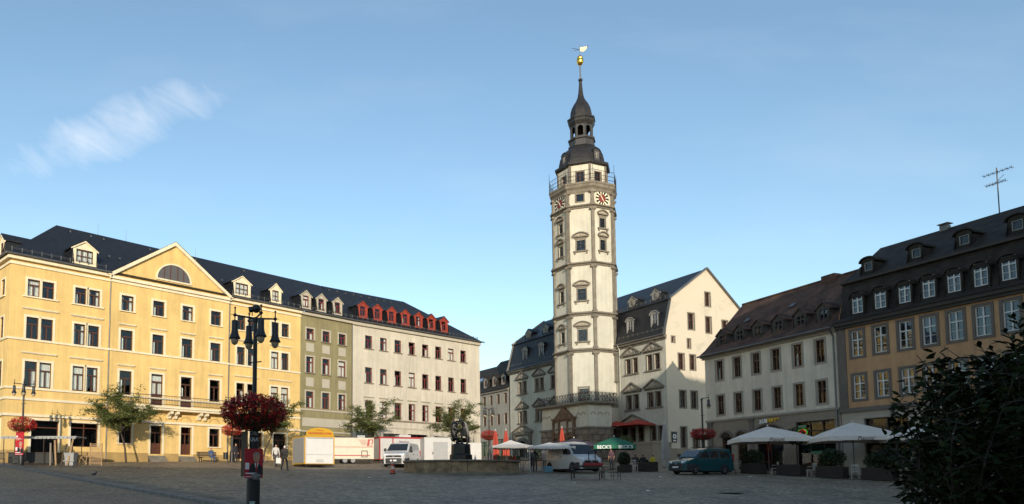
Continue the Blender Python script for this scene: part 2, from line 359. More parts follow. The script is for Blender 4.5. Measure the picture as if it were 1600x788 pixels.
def tri_mesh(w, hh, m, m2, d=0.24):
    """triangular pediment: entablature, raking cornices, carved field"""
    def f():
        b = MB(); a = w/2; t = 0.15
        b.box(-a, a, -d, 0.01, 0, t)
        for sg in (-1, 1): b.extr([(sg*a, t), (0, hh), (0, hh+t*1.2), (sg*(a+0.08), t*1.05)], -d-0.03, 0.01)
        b.extr([(-a+0.1, t), (a-0.1, t), (0, hh-0.02)], -0.06, 0.012, mi=1)
        b.ball((0, -0.09, t+hh*0.34), w*0.10, 0.09, hh*0.26, 8, 6, 1); 
        for sg in (-1, 1): b.ball((sg*w*0.19, -0.07, t+hh*0.16), w*0.085, 0.07, hh*0.13, 8, 5, 1)
        b.box(-a+0.06, a-0.06, -0.05, 0.012, -0.16, -0.001, 0)
        return b.mesh('pediment', [m, m2])
    return cached(('tri', round(w, 2), round(hh, 2), m.name), f)
def arch_mesh(w, hh, m, m2, d=0.24, n=10):
    def f():
        b = MB(); a = w/2; rad = (a*a+hh*hh)/(2*hh); cz = hh-rad; th = math.asin(min(1, a/rad))
        P = [(rad*math.sin(-th+2*th*i/n), cz+rad*math.cos(-th+2*th*i/n)) for i in range(n+1)]
        for i in range(n):
            p, q = P[i], P[i+1]; b.extr([p, q, (q[0]*1.07, q[1]+0.13), (p[0]*1.07, p[1]+0.13)], -d, 0.01)
        b.box(-a, a, -d, 0.01, -0.1, 0.03)
        b.extr(P, -0.05, 0.012, mi=1)
        for sg in (-1, 0, 1): b.ball((sg*w*0.2, -0.06, hh*0.45-abs(sg)*0.05), w*0.08, 0.06, hh*0.25, 8, 5, 1)
        b.box(-a*0.82, a*0.82, -0.045, 0.012, -0.30, -0.101, 0)
        return b.mesh('arched_hood', [m, m2])
    return cached(('arh', round(w, 2), round(hh, 2), m.name), f)
def window(par, M, w, h, style='T', fm=m_brown, gm=m_glass, curt=None, surround=None, sill=None, hood=None, tri=None, arch=None, rec=0.13, name='window', flat=False):
    """M places the bottom centre of the opening on the wall face; pieces hang under the window frame (or under par when flat)"""
    o = place(frame_mesh(w, h, style, fm), name, par, M @ T(0, rec, 0))
    base = M if flat else T(0, -rec, 0); pr = par if flat else o; inn = M @ T(0, rec, 0) if flat else Matrix.Identity(4)
    place(pane_mesh(w, h, gm), 'pane', pr, inn)
    if curt is not None: place(curtain_mesh(w, h, curt), 'curtain', pr, inn)
    if surround: place(ring_mesh(w, h, *surround), 'surround', pr, base)
    if sill: place(sill_mesh(w, *sill), 'sill', pr, base)
    if hood: place(hood_mesh(w, hood[0]), 'hood_moulding', pr, base @ T(0, 0, h+hood[1]))
    if tri: place(tri_mesh(tri[0], tri[1], m_stone, m_carve), 'pediment', pr, base @ T(0, 0, h+tri[2]))
    if arch: place(arch_mesh(arch[0], arch[1], m_stone, m_carve), 'arched_hood', pr, base @ T(0, 0, h+arch[2]))
    return o
rc = random.Random(5)
def rcurt(p=0.92): return rc.choice([0, 1, 1, 0, 3, 2, 4]) if rc.random() < p else None

def dormer(par, M, w, h, ha, slope, win, wm, rm, fm, style='T', ov=0.16, gm=m_glass, arch=False, cheek=None, curt=None, wallm2=None):
    """gabled dormer: M is bottom centre of its front; the main roof rises behind with dz/dy = slope"""
    b = MB(); ww, wh, wz = win; a = w/2
    wall_holes(b, -a, a, -0.25, h, [(-ww/2, ww/2, wz, wz+wh)], 0, 0.14)
    if arch: prof = [(-a, h)] + [(-a*math.cos(math.pi*i/8), h+ha*math.sin(math.pi*i/8)) for i in range(1, 8)] + [(a, h)]
    else: prof = [(-a, h), (a, h), (0, h+ha)]
    b.poly([(x, 0, z) for x, z in prof])
    for sg in (-1, 1): b.poly([(sg*a, 0, -0.3), (sg*a, 0, h), (sg*a, h/slope, h), (sg*a, -0.2/slope, -0.3)], 1)
    o = b.build('dormer', [wm, cheek or rm], par, M)
    r = MB(); th = 0.09
    if arch:
        P = [(-(a+ov), h-0.02)] + [(-(a+ov*0.6)*math.cos(math.pi*i/8), h+0.02+ha*1.05*math.sin(math.pi*i/8)) for i in range(1, 8)] + [(a+ov, h-0.02)]
    else: P = [(-(a+ov), h-ov*ha/a), (0, h+ha+0.02), (a+ov, h-ov*ha/a)]
    for (x0, z0), (x1, z1) in zip(P[:-1], P[1:]):
        y0, y1 = z0/slope+0.1, z1/slope+0.1; f = -ov*0.8
        r.add([(x0, f, z0), (x1, f, z1), (x1, y1, z1), (x0, y0, z0), (x0, f, z0+th), (x1, f, z1+th), (x1, y1, z1+th), (x0, y0, z0+th)],
              [(0, 1, 2, 3), (4, 7, 6, 5), (0, 4, 5, 1), (3, 2, 6, 7), (0, 3, 7, 4), (1, 5, 6, 2)])
    r.build('dormer_roof', rm, o)
    if wallm2 is not None:
        t = MB()
        for (x0, z0), (x1, z1) in zip(P[:-1], P[1:]): t.extr([(x0, z0-0.12), (x1, z1-0.12), (x1, z1-0.004), (x0, z0-0.004)], -ov*0.7, -0.002)
        t.box(-a-0.05, a+0.05, -0.08, 0.02, -0.1, 0.0)
        for sg in (-1, 1): t.box(min(sg*(ww/2+0.02), sg*a), max(sg*(ww/2+0.02), sg*a), -0.04, 0.01, 0.002, h-0.1)
        t.build('dormer_trim', wallm2, o)
    window(o, T(0, 0, wz), ww, wh, style, fm, gm, curt=curt, flat=True, rec=0.07)
    return o

# ================================================================== the setting: ground, road, kerb
def cobblemat(name, c1, c2, scale, joint=0.35, stretch=1.0):
    m = bpy.data.materials.new(name); m.use_nodes = True; nt = m.node_tree; ns = nt.nodes; ls = nt.links; b = ns['Principled BSDF']; b.inputs['Roughness'].default_value = 0.62
    t = ns.new('ShaderNodeTexCoord'); mpn = ns.new('ShaderNodeMapping'); mpn.inputs['Scale'].default_value = (1, stretch, 0.0); mpn.inputs['Rotation'].default_value = (0, 0, 0.55); ls.new(t.outputs['Object'], mpn.inputs[0])
    vo = ns.new('ShaderNodeTexVoronoi'); vo.inputs['Scale'].default_value = scale; vo.inputs['Randomness'].default_value = 0.75; ls.new(mpn.outputs[0], vo.inputs['Vector'])
    ve = ns.new('ShaderNodeTexVoronoi'); ve.feature = 'DISTANCE_TO_EDGE'; ve.inputs['Scale'].default_value = scale; ve.inputs['Randomness'].default_value = 0.75; ls.new(mpn.outputs[0], ve.inputs['Vector'])
    n = ns.new('ShaderNodeTexNoise'); n.inputs['Scale'].default_value = 0.35; n.inputs['Detail'].default_value = 8; n.inputs['Roughness'].default_value = 0.7; ls.new(t.outputs['Object'], n.inputs['Vector'])
    s = ns.new('ShaderNodeSeparateColor'); ls.new(vo.outputs['Color'], s.inputs[0])
    mixv = ns.new('ShaderNodeMath'); mixv.operation = 'MULTIPLY_ADD'; mixv.inputs[1].default_value = 0.55; ls.new(s.outputs[0], mixv.inputs[0])
    mul = ns.new('ShaderNodeMath'); mul.operation = 'MULTIPLY_ADD'; mul.inputs[1].default_value = 1.3; mul.inputs[2].default_value = -0.42; ls.new(n.outputs[0], mul.inputs[0]); ls.new(mul.outputs[0], mixv.inputs[2])
    r = ns.new('ShaderNodeValToRGB'); r.color_ramp.elements[0].color = (*c1, 1); r.color_ramp.elements[1].color = (*c2, 1); ls.new(mixv.outputs[0], r.inputs[0])
    e = ns.new('ShaderNodeMapRange'); e.inputs[1].default_value = 0.0; e.inputs[2].default_value = 0.12; e.inputs[3].default_value = joint; e.inputs[4].default_value = 1.0; ls.new(ve.outputs[0], e.inputs[0])
    mm = ns.new('ShaderNodeMix'); mm.data_type = 'RGBA'; mm.blend_type = 'MULTIPLY'; mm.inputs[0].default_value = 1; ls.new(r.outputs[0], mm.inputs[6]); ls.new(e.outputs[0], mm.inputs[7]); ls.new(mm.outputs[2], b.inputs['Base Color'])
    bp = ns.new('ShaderNodeBump'); bp.inputs['Strength'].default_value = 0.9; bp.inputs['Distance'].default_value = 0.03; ls.new(e.outputs[0], bp.inputs['Height']); ls.new(bp.outputs[0], b.inputs['Normal'])
    MATS[name] = m; return m
m_cobble = cobblemat('cobblestones', (0.082, 0.059, 0.037), (0.44, 0.335, 0.215), 3.8)
m_setts = cobblemat('road_setts', (0.11, 0.083, 0.054), (0.38, 0.297, 0.198), 5.5, 0.3, 1.6)
m_kerb = mat('granite_kerb', (0.20, 0.185, 0.165), 0.8, var=0.3, vscale=2.5, bump=0.3, bscale=25)
m_pave = mat('granite_slabs', (0.17, 0.155, 0.135), 0.8, var=0.25, vscale=1.5, bump=0.3, bscale=12)
g = MB(); xs = [-400, -250, -150, -90] + [x for x in range(-60, 61, 4)] + [90, 150, 250, 400]; ys = [-300, -160, -90] + [y for y in range(-60, 141, 4)] + [180, 260, 500, 1200]
rg = random.Random(3)
g.v = [(x, y, gz(x, y) + (rg.uniform(-0.02, 0.02) if abs(x) < 60 and 10 < y < 100 else 0)) for y in ys for x in xs]; nx = len(xs)
g.f = [(j*nx+i, j*nx+i+1, (j+1)*nx+i+1, (j+1)*nx+i) for j in range(len(ys)-1) for i in range(nx-1)]; g.m = [0]*len(g.f)
ground = g.build('ground', m_cobble, smooth=True); ground['kind'] = 'structure'
# road with setts crossing the lower left corner, two rows of kerb stones
KA = [Vector((-2.5, 19.6)), Vector((-5.5, 23.7)), Vector((-9.6, 29.0)), Vector((-22.2, 45.5)), Vector((-27.5, 52.4)), Vector((-44, 74))]
off = Vector((-0.795, -0.607))
def along(P, step):
    outp = []; 
    for a, b in zip(P[:-1], P[1:]):
        n = max(1, round((b-a).length/step)); outp += [a+(b-a)*i/n for i in range(n)]
    return outp + [P[-1]]
A1 = along(KA, 1.0); W_R = 7.2
rd = MB()
for i, a in enumerate(A1):
    for k in range(6): q = a + off*(W_R*k/5); rd.v.append((q.x, q.y, gz(q.x, q.y)+0.032))
for i in range(len(A1)-1):
    for k in range(5): rd.f.append((i*6+k, i*6+k+1, (i+1)*6+k+1, (i+1)*6+k)); rd.m.append(0)
road = rd.build('road', m_setts, smooth=True); road['kind'] = 'structure'
kb = MB().box(-0.49, 0.49, -0.16, 0.16, -0.15, 0.115).mesh('kerb_stone', m_kerb)
for side in (0.1, W_R-0.1):
    for a, b in zip(A1[:-1], A1[1:]):
        c = (a+b)/2 + off*side; d = b-a
        if side > 1 and c.y > 40: continue
        sl = math.atan2(gz(b.x, b.y)-gz(a.x, a.y), d.length)
        Mx = T(c.x, c.y, gz(c.x, c.y)+rc.uniform(-0.012, 0.012)) @ RZ(math.degrees(math.atan2(d.y, d.x))) @ Matrix.Rotation(-sl, 4, 'Y') @ Matrix.Diagonal((d.length, 1, 1, 1))
        place(kb, 'kerb_stone', road, Mx)

# a strip of large worn slabs along the square's side of the kerb
slab_me = [MB().box(-0.485, 0.485, -0.36, 0.36, -0.1, 0.03).mesh('paving_slab', mat('slab_%d' % k, c, 0.8, var=0.25, vscale=1.5, bump=0.25, bscale=12)) for k, c in enumerate(((0.19, 0.15, 0.105), (0.165, 0.13, 0.09), (0.22, 0.178, 0.125)))]
for row in (0, 1):
    for i, (a, b) in enumerate(zip(A1[:-1], A1[1:])):
        d = b-a; c = (a+b)/2 - off*(0.50+0.74*row) + d*(0.5*row); sl = math.atan2(gz(b.x, b.y)-gz(a.x, a.y), d.length)
        if c.y > 62: continue
        place(rc.choice(slab_me), 'paving_slab', ground, T(c.x, c.y, gz(c.x, c.y)+0.012+rc.uniform(-0.006, 0.006)) @ RZ(math.degrees(math.atan2(d.y, d.x))) @ Matrix.Rotation(-sl, 4, 'Y') @ Matrix.Diagonal((d.length, 1, 1, 1)))

# ================================================================== the yellow corner building
OY, AY, ZB = (-29.03, 56.66), 43.51, 3.0
def bframe(name, label, cat, o, ang, zb, group=None):
    t = thing(name, label, cat, (o[0], o[1], zb), ang, group); t['zb'] = zb; return t
def L(x, y, z, zb=ZB): return T(x, y, z-zb)
TZ = lambda zb: T(0, 0, -zb)
yb = bframe('corner_building', 'long yellow four-storey corner building with triangular pediment and balcony', 'building', OY, AY, ZB)
rows = [(16.08, 17.42), (12.65, 14.38), (8.80, 10.84)]
W1 = [1.51, 2.62, 5.22, 6.38, 20.80, 22.03, 24.80, 26.05]; WW = 0.93
CW = [9.2, 12.1, 14.95, 17.9]; CWW = 1.1
holes_l, holes_c, holes_r = [], [], []
for s in W1:
    for z0, z1 in rows: (holes_l if s < 8 else holes_r).append((s-WW/2, s+WW/2, z0, z1))
for i, s in enumerate(CW):
    for k, (z0, z1) in enumerate(rows): holes_c.append((s-CWW/2, s+CWW/2, 8.0 if (k == 2 and i in (1, 2)) else z0, z1))
GL = [(1.7, 3.8, 3.45, 6.2, 'shop'), (4.76, 7.0, 4.2, 6.15, 'shop')]
GC = [(8.75, 9.85, 4.62, 6.28, 'T'), (11.6, 12.7, 3.75, 6.25, 'door'), (14.5, 15.6, 3.75, 6.25, 'door'), (17.4, 18.5, 4.55, 6.25, 'T')]
GR = [(20.1, 21.8, 3.5, 6.1, 'door'), (22.2, 23.4, 4.5, 6.1, 'T'), (24.7, 26.3, 3.5, 6.1, 'door')]
w = MB(); PRD = -0.14
wall_holes(w, -0.25, 7.62, 1.5, 18.9, holes_l + [h[:4] for h in GL], 0, 0.3)
wall_holes(w, 7.62, 19.4, 1.5, 18.9, holes_c + [h[:4] for h in GC], PRD, 0.3)
wall_holes(w, 19.4, 28.0, 1.5, 18.9, holes_r + [h[:4] for h in GR], 0, 0.3)
for s in (7.62, 19.4): w.poly([(s, PRD, 1.5), (s, 0, 1.5), (s, 0, 18.9), (s, PRD, 18.9)])
w.poly([(7.62, PRD, 18.9), (19.4, PRD, 18.9), (13.5, PRD, 22.95)])
w.poly([(28, 12, 1.5), (-0.25, 12, 1.5), (-0.25, 12, 19.2), (28, 12, 19.2)]); w.poly([(28, 0, 1.5), (28, 12, 1.5), (28, 12, 19.2), (28, 6, 24.2), (28, 0, 19.2)])
w.build('wall', m_yellow, yb, TZ(ZB))
# side wall round the left corner: frame with x running out of the wall's back
SW = T(-0.25, 12, 0) @ RZ(-90); sw = MB()
sh = [(12-2.1, 12-1.2, z0, z1) for z0, z1 in rows] + [(12-4.9, 12-4.0, z0, z1) for z0, z1 in rows] + [(12-2.3, 12-1.0, 3.6, 6.1)]
wall_holes(sw, 0, 12, 1.5, 18.9, sh, 0, 0.3); sw.build('side_wall', m_yellow, yb, T(0, 0, -ZB) @ SW)
MB().box(0.3, 27.8, 0.75, 0.8, 1.6, 19).build('room_dark_backing', m_dark, yb, TZ(ZB))  # dark sheet put close behind the windows so the rooms look unlit
MB().box(0.55, 0.6, 1.2, 11.8, 1.6, 19).build('room_dark_backing', m_dark, yb, TZ(ZB))
for s in W1:
    for k, (z0, z1) in enumerate(rows):
        wd = window(yb, L(s, 0, z0), WW, z1-z0, 'T', m_brown, curt=rcurt(), surround=(0.17, 0.04, m_cream, False))
SILLW = 2.35
for k, s in enumerate((2.065, 5.80, 21.415, 25.425)):
    c = MB(); c.box(s-1.35, s+1.35, -0.13, 0.02, 15.94, 16.05); c.build('window_sill', m_cream, yb, TZ(ZB))
    for zc in (14.98, 11.45): hood = place(hood_mesh(2.3, m_cream), 'hood_moulding', yb, L(s, 0, zc))
for i, s in enumerate(CW):
    for k, (z0, z1) in enumerate(rows):
        dr = k == 2 and i in (1, 2); z0 = 8.0 if dr else z0
        window(yb, L(s, PRD, z0), CWW, z1-z0, 'door' if dr else 'T', m_brown, curt=rcurt(), surround=(0.18, 0.04, m_cream, False), sill=(m_cream,) if k == 0 else None, hood=(m_cream, 0.42) if k > 0 else None)
for a, b, c, d, st in GL + GC + GR:
    y = PRD if 7.7 < a < 19 else 0
    window(yb, L((a+b)/2, y, c), b-a, d-c, st, m_brown, name='door' if st == 'door' else 'window', surround=(0.17, 0.05, m_cream, False), sill=(m_cream,) if st == 'T' else None, rec=0.26 if st == 'door' else 0.16)
for z0, z1 in rows: window(yb, T(0, 0, -ZB) @ SW @ T(12-1.65, 0, z0), 0.9, z1-z0, 'T', m_brown, surround=(0.13, 0.035, m_cream, False), sill=(m_cream,)); window(yb, T(0, 0, -ZB) @ SW @ T(12-4.45, 0, z0), 0.9, z1-z0, 'T', m_brown, surround=(0.13, 0.035, m_cream, False), sill=(m_cream,))
window(yb, T(0, 0, -ZB) @ SW @ T(12-1.65, 0, 3.6), 1.3, 2.5, 'door', m_brown, surround=(0.15, 0.04, m_cream, False), name='door')
# string courses, cornice, plinth (front three sections and the side)
def band(par, z0, z1, d, m, name, segs=((-0.25, 7.62, 0), (7.62, 19.4, PRD), (19.4, 28.0, 0)), zb=ZB, side=12.0, corner=True):
    for k, (a, c, y) in enumerate(segs):
        MB().box(a-(d if k == 0 and corner else (0.03 if y else 0)), c+(0.03 if y else 0), y-d, y+0.02, z0, z1).build(name, m, par, TZ(zb))
    if side: MB().box(segs[0][0]-d+0.003, segs[0][0]+0.02, 0.021, side, z0+0.003, z1-0.003).build(name, m, par, TZ(zb))
band(yb, 12.47, 12.63, 0.10, m_cream, 'string_course'); band(yb, 8.60, 8.76, 0.11, m_cream, 'string_course'); band(yb, 7.74, 7.94, 0.10, m_cream, 'string_course', segs=((-0.25, 7.62, 0), (19.4, 28.0, 0)))
band(yb, 6.46, 6.66, 0.16, m_cream, 'cornice'); band(yb, 18.42, 18.62, 0.10, m_cream, 'frieze'); band(yb, 18.80, 19.06, 0.30, m_cream, 'eaves_cornice', segs=((-0.25, 7.62, 0), (19.4, 28.0, 0)))
MB().box(7.55, 19.47, PRD-0.22, PRD+0.02, 18.68, 18.93).build('pediment_base', m_cream, yb, TZ(ZB))
pl = [(-0.3, 1.6), (3.9, 4.6), (4.6, 7.55)]
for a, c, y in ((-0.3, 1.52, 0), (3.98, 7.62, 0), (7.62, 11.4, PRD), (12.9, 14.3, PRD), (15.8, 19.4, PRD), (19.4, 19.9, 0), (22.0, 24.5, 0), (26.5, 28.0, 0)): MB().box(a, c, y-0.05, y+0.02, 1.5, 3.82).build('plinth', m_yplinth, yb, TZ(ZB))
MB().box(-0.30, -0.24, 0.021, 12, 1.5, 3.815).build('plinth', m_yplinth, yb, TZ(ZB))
for a in (12.15, 15.05):
    for k in range(3): MB().box(a-0.75, a+0.75, PRD-0.75+0.25*k, PRD+0.3, 2.2, 3.27+0.17*k).build('door_step', m_stone, yb, TZ(ZB))
# pediment rakes and lunette
pr = MB()
for sg in (-1, 1): pr.extr([(13.5+sg*6.25, 18.94), (13.5, 23.12), (13.5, 22.78), (13.5+sg*5.75, 18.94)], PRD-0.25, PRD+0.05)
pr.build('pediment_cornice', m_cream, yb, TZ(ZB))
lu = MB(); cx, cz, ra, rb = 13.5, 19.55, 1.62, 1.42; n = 18
for i in range(n):
    a0, a1 = math.pi*i/n, math.pi*(i+1)/n
    f = lambda a, k: (cx+math.cos(a)*(ra+k), cz+math.sin(a)*(rb+k)); lu.extr([f(a0, 0), f(a0, 0.14), f(a1, 0.14), f(a1, 0)], PRD-0.07, PRD+0.01)
lu.box(cx-ra-0.14, cx+ra+0.14, PRD-0.10, PRD+0.01, cz-0.14, cz-0.002)
lo = lu.build('lunette_window', m_cream, yb, TZ(ZB))
lg = MB(); lg.poly([(cx+ra*math.cos(math.pi*i/n), PRD-0.006, cz+rb*math.sin(math.pi*i/n)) for i in range(n+1)]); lg.build('pane', mat('dull_glass', (0.10, 0.09, 0.085), 0.15), lo)
lm = MB()
for x in (-0.95, -0.35, 0.35, 0.95): lm.box(cx+x-0.035, cx+x+0.035, PRD-0.04, PRD-0.008, cz, cz+rb*math.sqrt(max(0, 1-(x/ra)**2)))
lm.build('glazing_bar', m_brown, lo)
# balcony with brackets and railing
BA, BBx, BD = 8.2, 18.9, 1.0
bl = MB(); bl.box(BA, BBx, PRD-BD, PRD+0.01, 7.78, 7.97); bl.box(BA+0.1, BBx-0.1, PRD-BD+0.12, PRD+0.012, 7.60, 7.779)
balc = bl.build('balcony', m_cream, yb, TZ(ZB))
for s in (10.35, 10.95, 13.25, 13.85, 16.2, 16.8):
    MB().extr([(PRD, 7.595), (PRD-0.75, 7.595), (PRD-0.75, 7.35), (PRD-0.35, 7.2), (PRD-0.28, 6.95), (PRD, 6.9)], s-0.13, s+0.13, 'x').build('bracket', m_cream, balc)
rl = MB(); ry = PRD-BD+0.06
for z in (8.08, 8.84): rl.box(BA+0.05, BBx-0.05, ry-0.02, ry+0.02, z, z+0.045)
for s in (BA+0.07, BBx-0.07):
    for z in (8.08, 8.84): rl.box(s-0.02, s+0.02, ry+0.02, PRD, z+0.002, z+0.04)
rl.build('railing', m_iron, balc)
bm_ = MB().tube((0, 0, 0), (0, 0, 0.75), 0.014, n=5).mesh('baluster', m_iron)
for k in range(70): place(bm_, 'baluster', balc, T(BA+0.12+(BBx-BA-0.24)*k/69, ry, 8.1))
for k in range(6):
    for s in (BA+0.07, BBx-0.07): place(bm_, 'baluster', balc, T(s, ry+0.14+0.13*k, 8.1))
# arches over the ground floor of the middle section
for s in (10.65, 12.1, 13.55, 15.0, 16.5, 17.95):
    a = MB()
    for i in range(10):
        t0, t1 = math.pi*i/10, math.pi*(i+1)/10; f = lambda t, r_: (s+r_*math.cos(t), 6.75+r_*math.sin(t)*0.75); a.extr([f(t0, 0.5), f(t0, 0.56), f(t1, 0.56), f(t1, 0.5)], PRD-0.03, PRD+0.01)
    a.build('blind_arch', m_yplinth, yb, TZ(ZB))
# roof
EY, EZ, RY_, RZ_ = -0.38, 19.12, 6.0, 24.3; SL = (RZ_-EZ)/(RY_-EY)
rf = MB(); rf.poly([(-0.65, EY, EZ), (28.0, EY, EZ), (28.0, RY_, RZ_), (5.14, RY_, RZ_)]); rf.poly([(-0.65, 12.4, EZ), (-0.65, EY, EZ), (5.14, RY_, RZ_)]); rf.poly([(28.0, 12.4, EZ), (-0.65, 12.4, EZ), (5.14, RY_, RZ_), (28.0, RY_, RZ_)])
rf.poly([(-0.65, EY, EZ), (-0.65, 12.4, EZ), (28, 12.4, EZ), (28, EY, EZ)])
yv = EY+(23.05-EZ)/SL
for sg in (-1, 1): rf.poly([(13.5+sg*6.3, PRD-0.28, 18.97), (13.5, PRD-0.28, 23.15), (13.5, yv+0.3, 23.15), (13.5+sg*6.3, EY+0.02, 18.97)])
roof = rf.build('roof', m_slate, yb, TZ(ZB))
for p, q in (((-0.7, EY-0.06), (7.6, EY-0.06)), ((19.42, EY-0.06), (28.0, EY-0.06)), ((-0.72, EY), (-0.72, 12.4))): MB().tube((*p, EZ+0.02), (*q, EZ+0.02), 0.085, n=8).build('gutter', m_zinc, yb, TZ(ZB))
for s in (7.66, 19.36): MB().tube((s, -0.16, 3.0), (s, -0.16, 18.5), 0.055, n=8).tube((s, -0.16, 18.5), (s, -0.42, 18.95), 0.055, n=8).build('downpipe', m_zinc, yb, TZ(ZB))
def snowguard(par, a, c, y, z, zb):
    b = MB()
    for dz in (0.02, 0.12): b.tube((a, y, z+dz), (c, y, z+dz), 0.016, n=5)
    k = int((c-a)/0.72)
    for i in range(k+1): x = a+(c-a)*i/k; b.box(x-0.03, x+0.03, y-0.03, y+0.03, z-0.22, z+0.2)
    b.build('snow_guard', m_zinc, par, TZ(zb))
snowguard(yb, -0.2, 7.3, 0.05, 19.62, ZB); snowguard(yb, 19.8, 27.9, 0.05, 19.62, ZB)
for i in range(14): 
    for y in (2.2, 5.2): 
        if rc.random() < 0.5: MB().box(-0.06, 0.06, -0.05, 0.05, 0, 0.16).build('snow_hook', m_zinc, yb, L(1.5*i+6.0+rc.uniform(0, 1), y, EZ+(y-EY)*SL))
for s, y in ((8.9, 6), (11.6, 6), (19.0, 6)): MB().tube((0, 0, -0.1), (0, 0, 1.1), 0.02, 0.008, 5).build('lightning_rod', m_zinc, yb, L(s, y, RZ_))
m_cdor = m_cream
for s, w_, ww_, zz in ((5.48, 1.95, 1.4, 19.5), (20.85, 2.0, 1.45, 19.5), (24.85, 1.38, 0.8, 19.5)):
    dormer(yb, L(s, 0.08, zz), w_, 1.35, 0.62, SL, (ww_, 1.08, 0.14), m_cream, m_slate, m_brown, 'grid', wallm2=m_cream, curt=2)
for y in (2.6, 5.6): dormer(yb, T(0, 0, -ZB) @ T(-0.2, y, 19.5) @ RZ(-90), 1.4, 1.3, 0.55, 0.9, (0.8, 1.0, 0.15), m_cream, m_slate, m_brown, 'grid', wallm2=m_cream)

# ================================================================== the narrow olive house
ob = bframe('narrow_house', 'narrow olive green house with pale panels between yellow and off-white buildings', 'building', OY, AY, ZB)
OW = [29.27, 31.43, 33.69]; OR_ = [(16.2, 17.4), (12.7, 14.4), (9.0, 10.73)]
oh = [(s-0.5, s+0.5, a, b) for s in OW for a, b in OR_] + [(28.6, 30.3, 3.4, 6.0), (31.0, 34.4, 3.8, 6.2)]
w = MB(); wall_holes(w, 28.003, 35.1, 1.5, 18.95, oh, 0.012, 0.3); w.poly([(35.1, 12, 1.5), (28.0, 12, 1.5), (28.0, 12, 19.2), (35.1, 12, 19.2)]); w.build('wall', m_olive, ob, TZ(ZB))
MB().box(28.1, 35.0, 0.75, 0.8, 1.6, 19).build('room_dark_backing', m_dark, ob, TZ(ZB))
for s in OW:
    for k, (a, b) in enumerate(OR_): window(ob, L(s, 0.012, a), 1.0, b-a, 'T', m_redframe, curt=rcurt(), surround=(0.15, 0.04, m_pale, False), sill=(m_wtrim,) if k < 2 else None)
    for a, b in ((14.95, 15.85), (11.25, 12.2)): MB().box(s-0.5, s+0.5, -0.03, 0.02, a, b).build('panel', m_pale, ob, TZ(ZB))
window(ob, L(29.45, 0.012, 3.4), 1.7, 2.6, 'door', m_brown, name='door'); window(ob, L(32.7, 0.012, 3.8), 3.4, 2.4, 'shop', m_brown)
MB().box(28.35, 34.85, -0.035, 0.02, 7.05, 7.95).build('blank_sign_band', m_pale, ob, TZ(ZB))
sg_ = ((28.003, 35.1, 0.012),)
band(ob, 8.72, 8.88, 0.07, m_pale, 'string_course', sg_, side=0, corner=False); band(ob, 6.45, 6.6, 0.1, m_pale, 'cornice', sg_, side=0, corner=False); band(ob, 18.75, 19.05, 0.28, m_pale, 'eaves_cornice', sg_, side=0, corner=False)
rf = MB(); rf.poly([(28.002, EY, EZ), (35.3, EY, EZ), (35.3, RY_, RZ_), (28.002, RY_, RZ_)]); rf.poly([(28, 12.4, EZ), (35.3, 12.4, EZ), (35.3, RY_, RZ_), (28.0, RY_, RZ_)]); rf.build('roof', m_slate, ob, TZ(ZB))
MB().tube((28.0, EY-0.06, EZ+0.02), (35.2, EY-0.06, EZ+0.02), 0.085, n=8).build('gutter', m_zinc, ob, TZ(ZB)); MB().tube((35.05, -0.14, 3.0), (35.05, -0.14, 18.9), 0.055, n=8).build('downpipe', m_zinc, ob, TZ(ZB)); snowguard(ob, 28.1, 35.0, 0.05, 19.62, ZB)
for s in (28.72, 30.78, 33.05): dormer(ob, L(s, 0.08, 19.55), 1.34, 1.4, 0.5, SL, (0.78, 1.2, 0.12), m_pale, m_slate, m_redframe, 'T', wallm2=m_pale, curt=rcurt(0.8))

# ================================================================== the off-white building with red dormers
OWH, AWH = (-3.55, 80.84), 39.69
wb = bframe('row_building', 'off-white building with seven red dormers at far end of left row', 'building', OWH, AWH, ZB)
WS = [2.36+2.18*i for i in range(8)]; WR = [(16.25, 17.72), (12.35, 14.1), (8.4, 10.35)]
wh = [(s-0.52, s+0.52, a, b) for s in WS for a, b in WR]; shops = [(0.6, 3.3, 3.6, 6.85), (4.5, 7.1, 3.6, 6.75), (8.3, 11.4, 3.6, 6.8), (12.6, 15.0, 3.6, 6.7), (16.2, 18.8, 3.6, 6.7)]
w = MB(); wall_holes(w, 0.0, 20.65, 1.5, 18.95, wh + shops, 0, 0.3)
w.poly([(20.65, 0, 1.5), (20.65, 12, 1.5), (20.65, 12, 18.95), (20.65, 0, 18.95)]); w.poly([(0, 12, 1.5), (20.65, 12, 1.5), (20.65, 12, 18.95), (0, 12, 18.95)]); w.build('wall', m_white, wb, TZ(ZB))
MB().box(0.1, 20.5, 0.75, 0.8, 1.6, 19).build('room_dark_backing', m_dark, wb, TZ(ZB))
for i, s in enumerate(WS):
    for k, (a, b) in enumerate(WR): window(wb, L(s, 0, a), 1.04, b-a, 'cross' if k == 2 else 'T', m_redframe, curt=rcurt(0.55), surround=(0.10, 0.02, m_white if k < 2 else m_pale, False), sill=(m_wtrim,) if k < 2 else None, hood=(m_pale, 0.32) if k == 2 else None)
for a, b, c, d in shops: window(wb, L((a+b)/2, 0, c), b-a, d-c, 'shop', m_black, rec=0.2)
s3 = ((0.0, 20.65, 0),)
band(wb, 8.15, 8.33, 0.10, m_wtrim, 'string_course', s3, side=0, corner=False); band(wb, 7.35, 7.5, 0.07, m_pale, 'cornice', s3, side=0, corner=False); band(wb, 18.7, 19.02, 0.26, m_pale, 'eaves_cornice', s3, side=0, corner=False)
for s in (3.9, 7.7, 12.0, 15.6, 19.6): MB().box(s-0.28, s+0.28, -0.07, 0.02, 1.6, 7.3).build('pilaster', m_pale, wb, TZ(ZB))
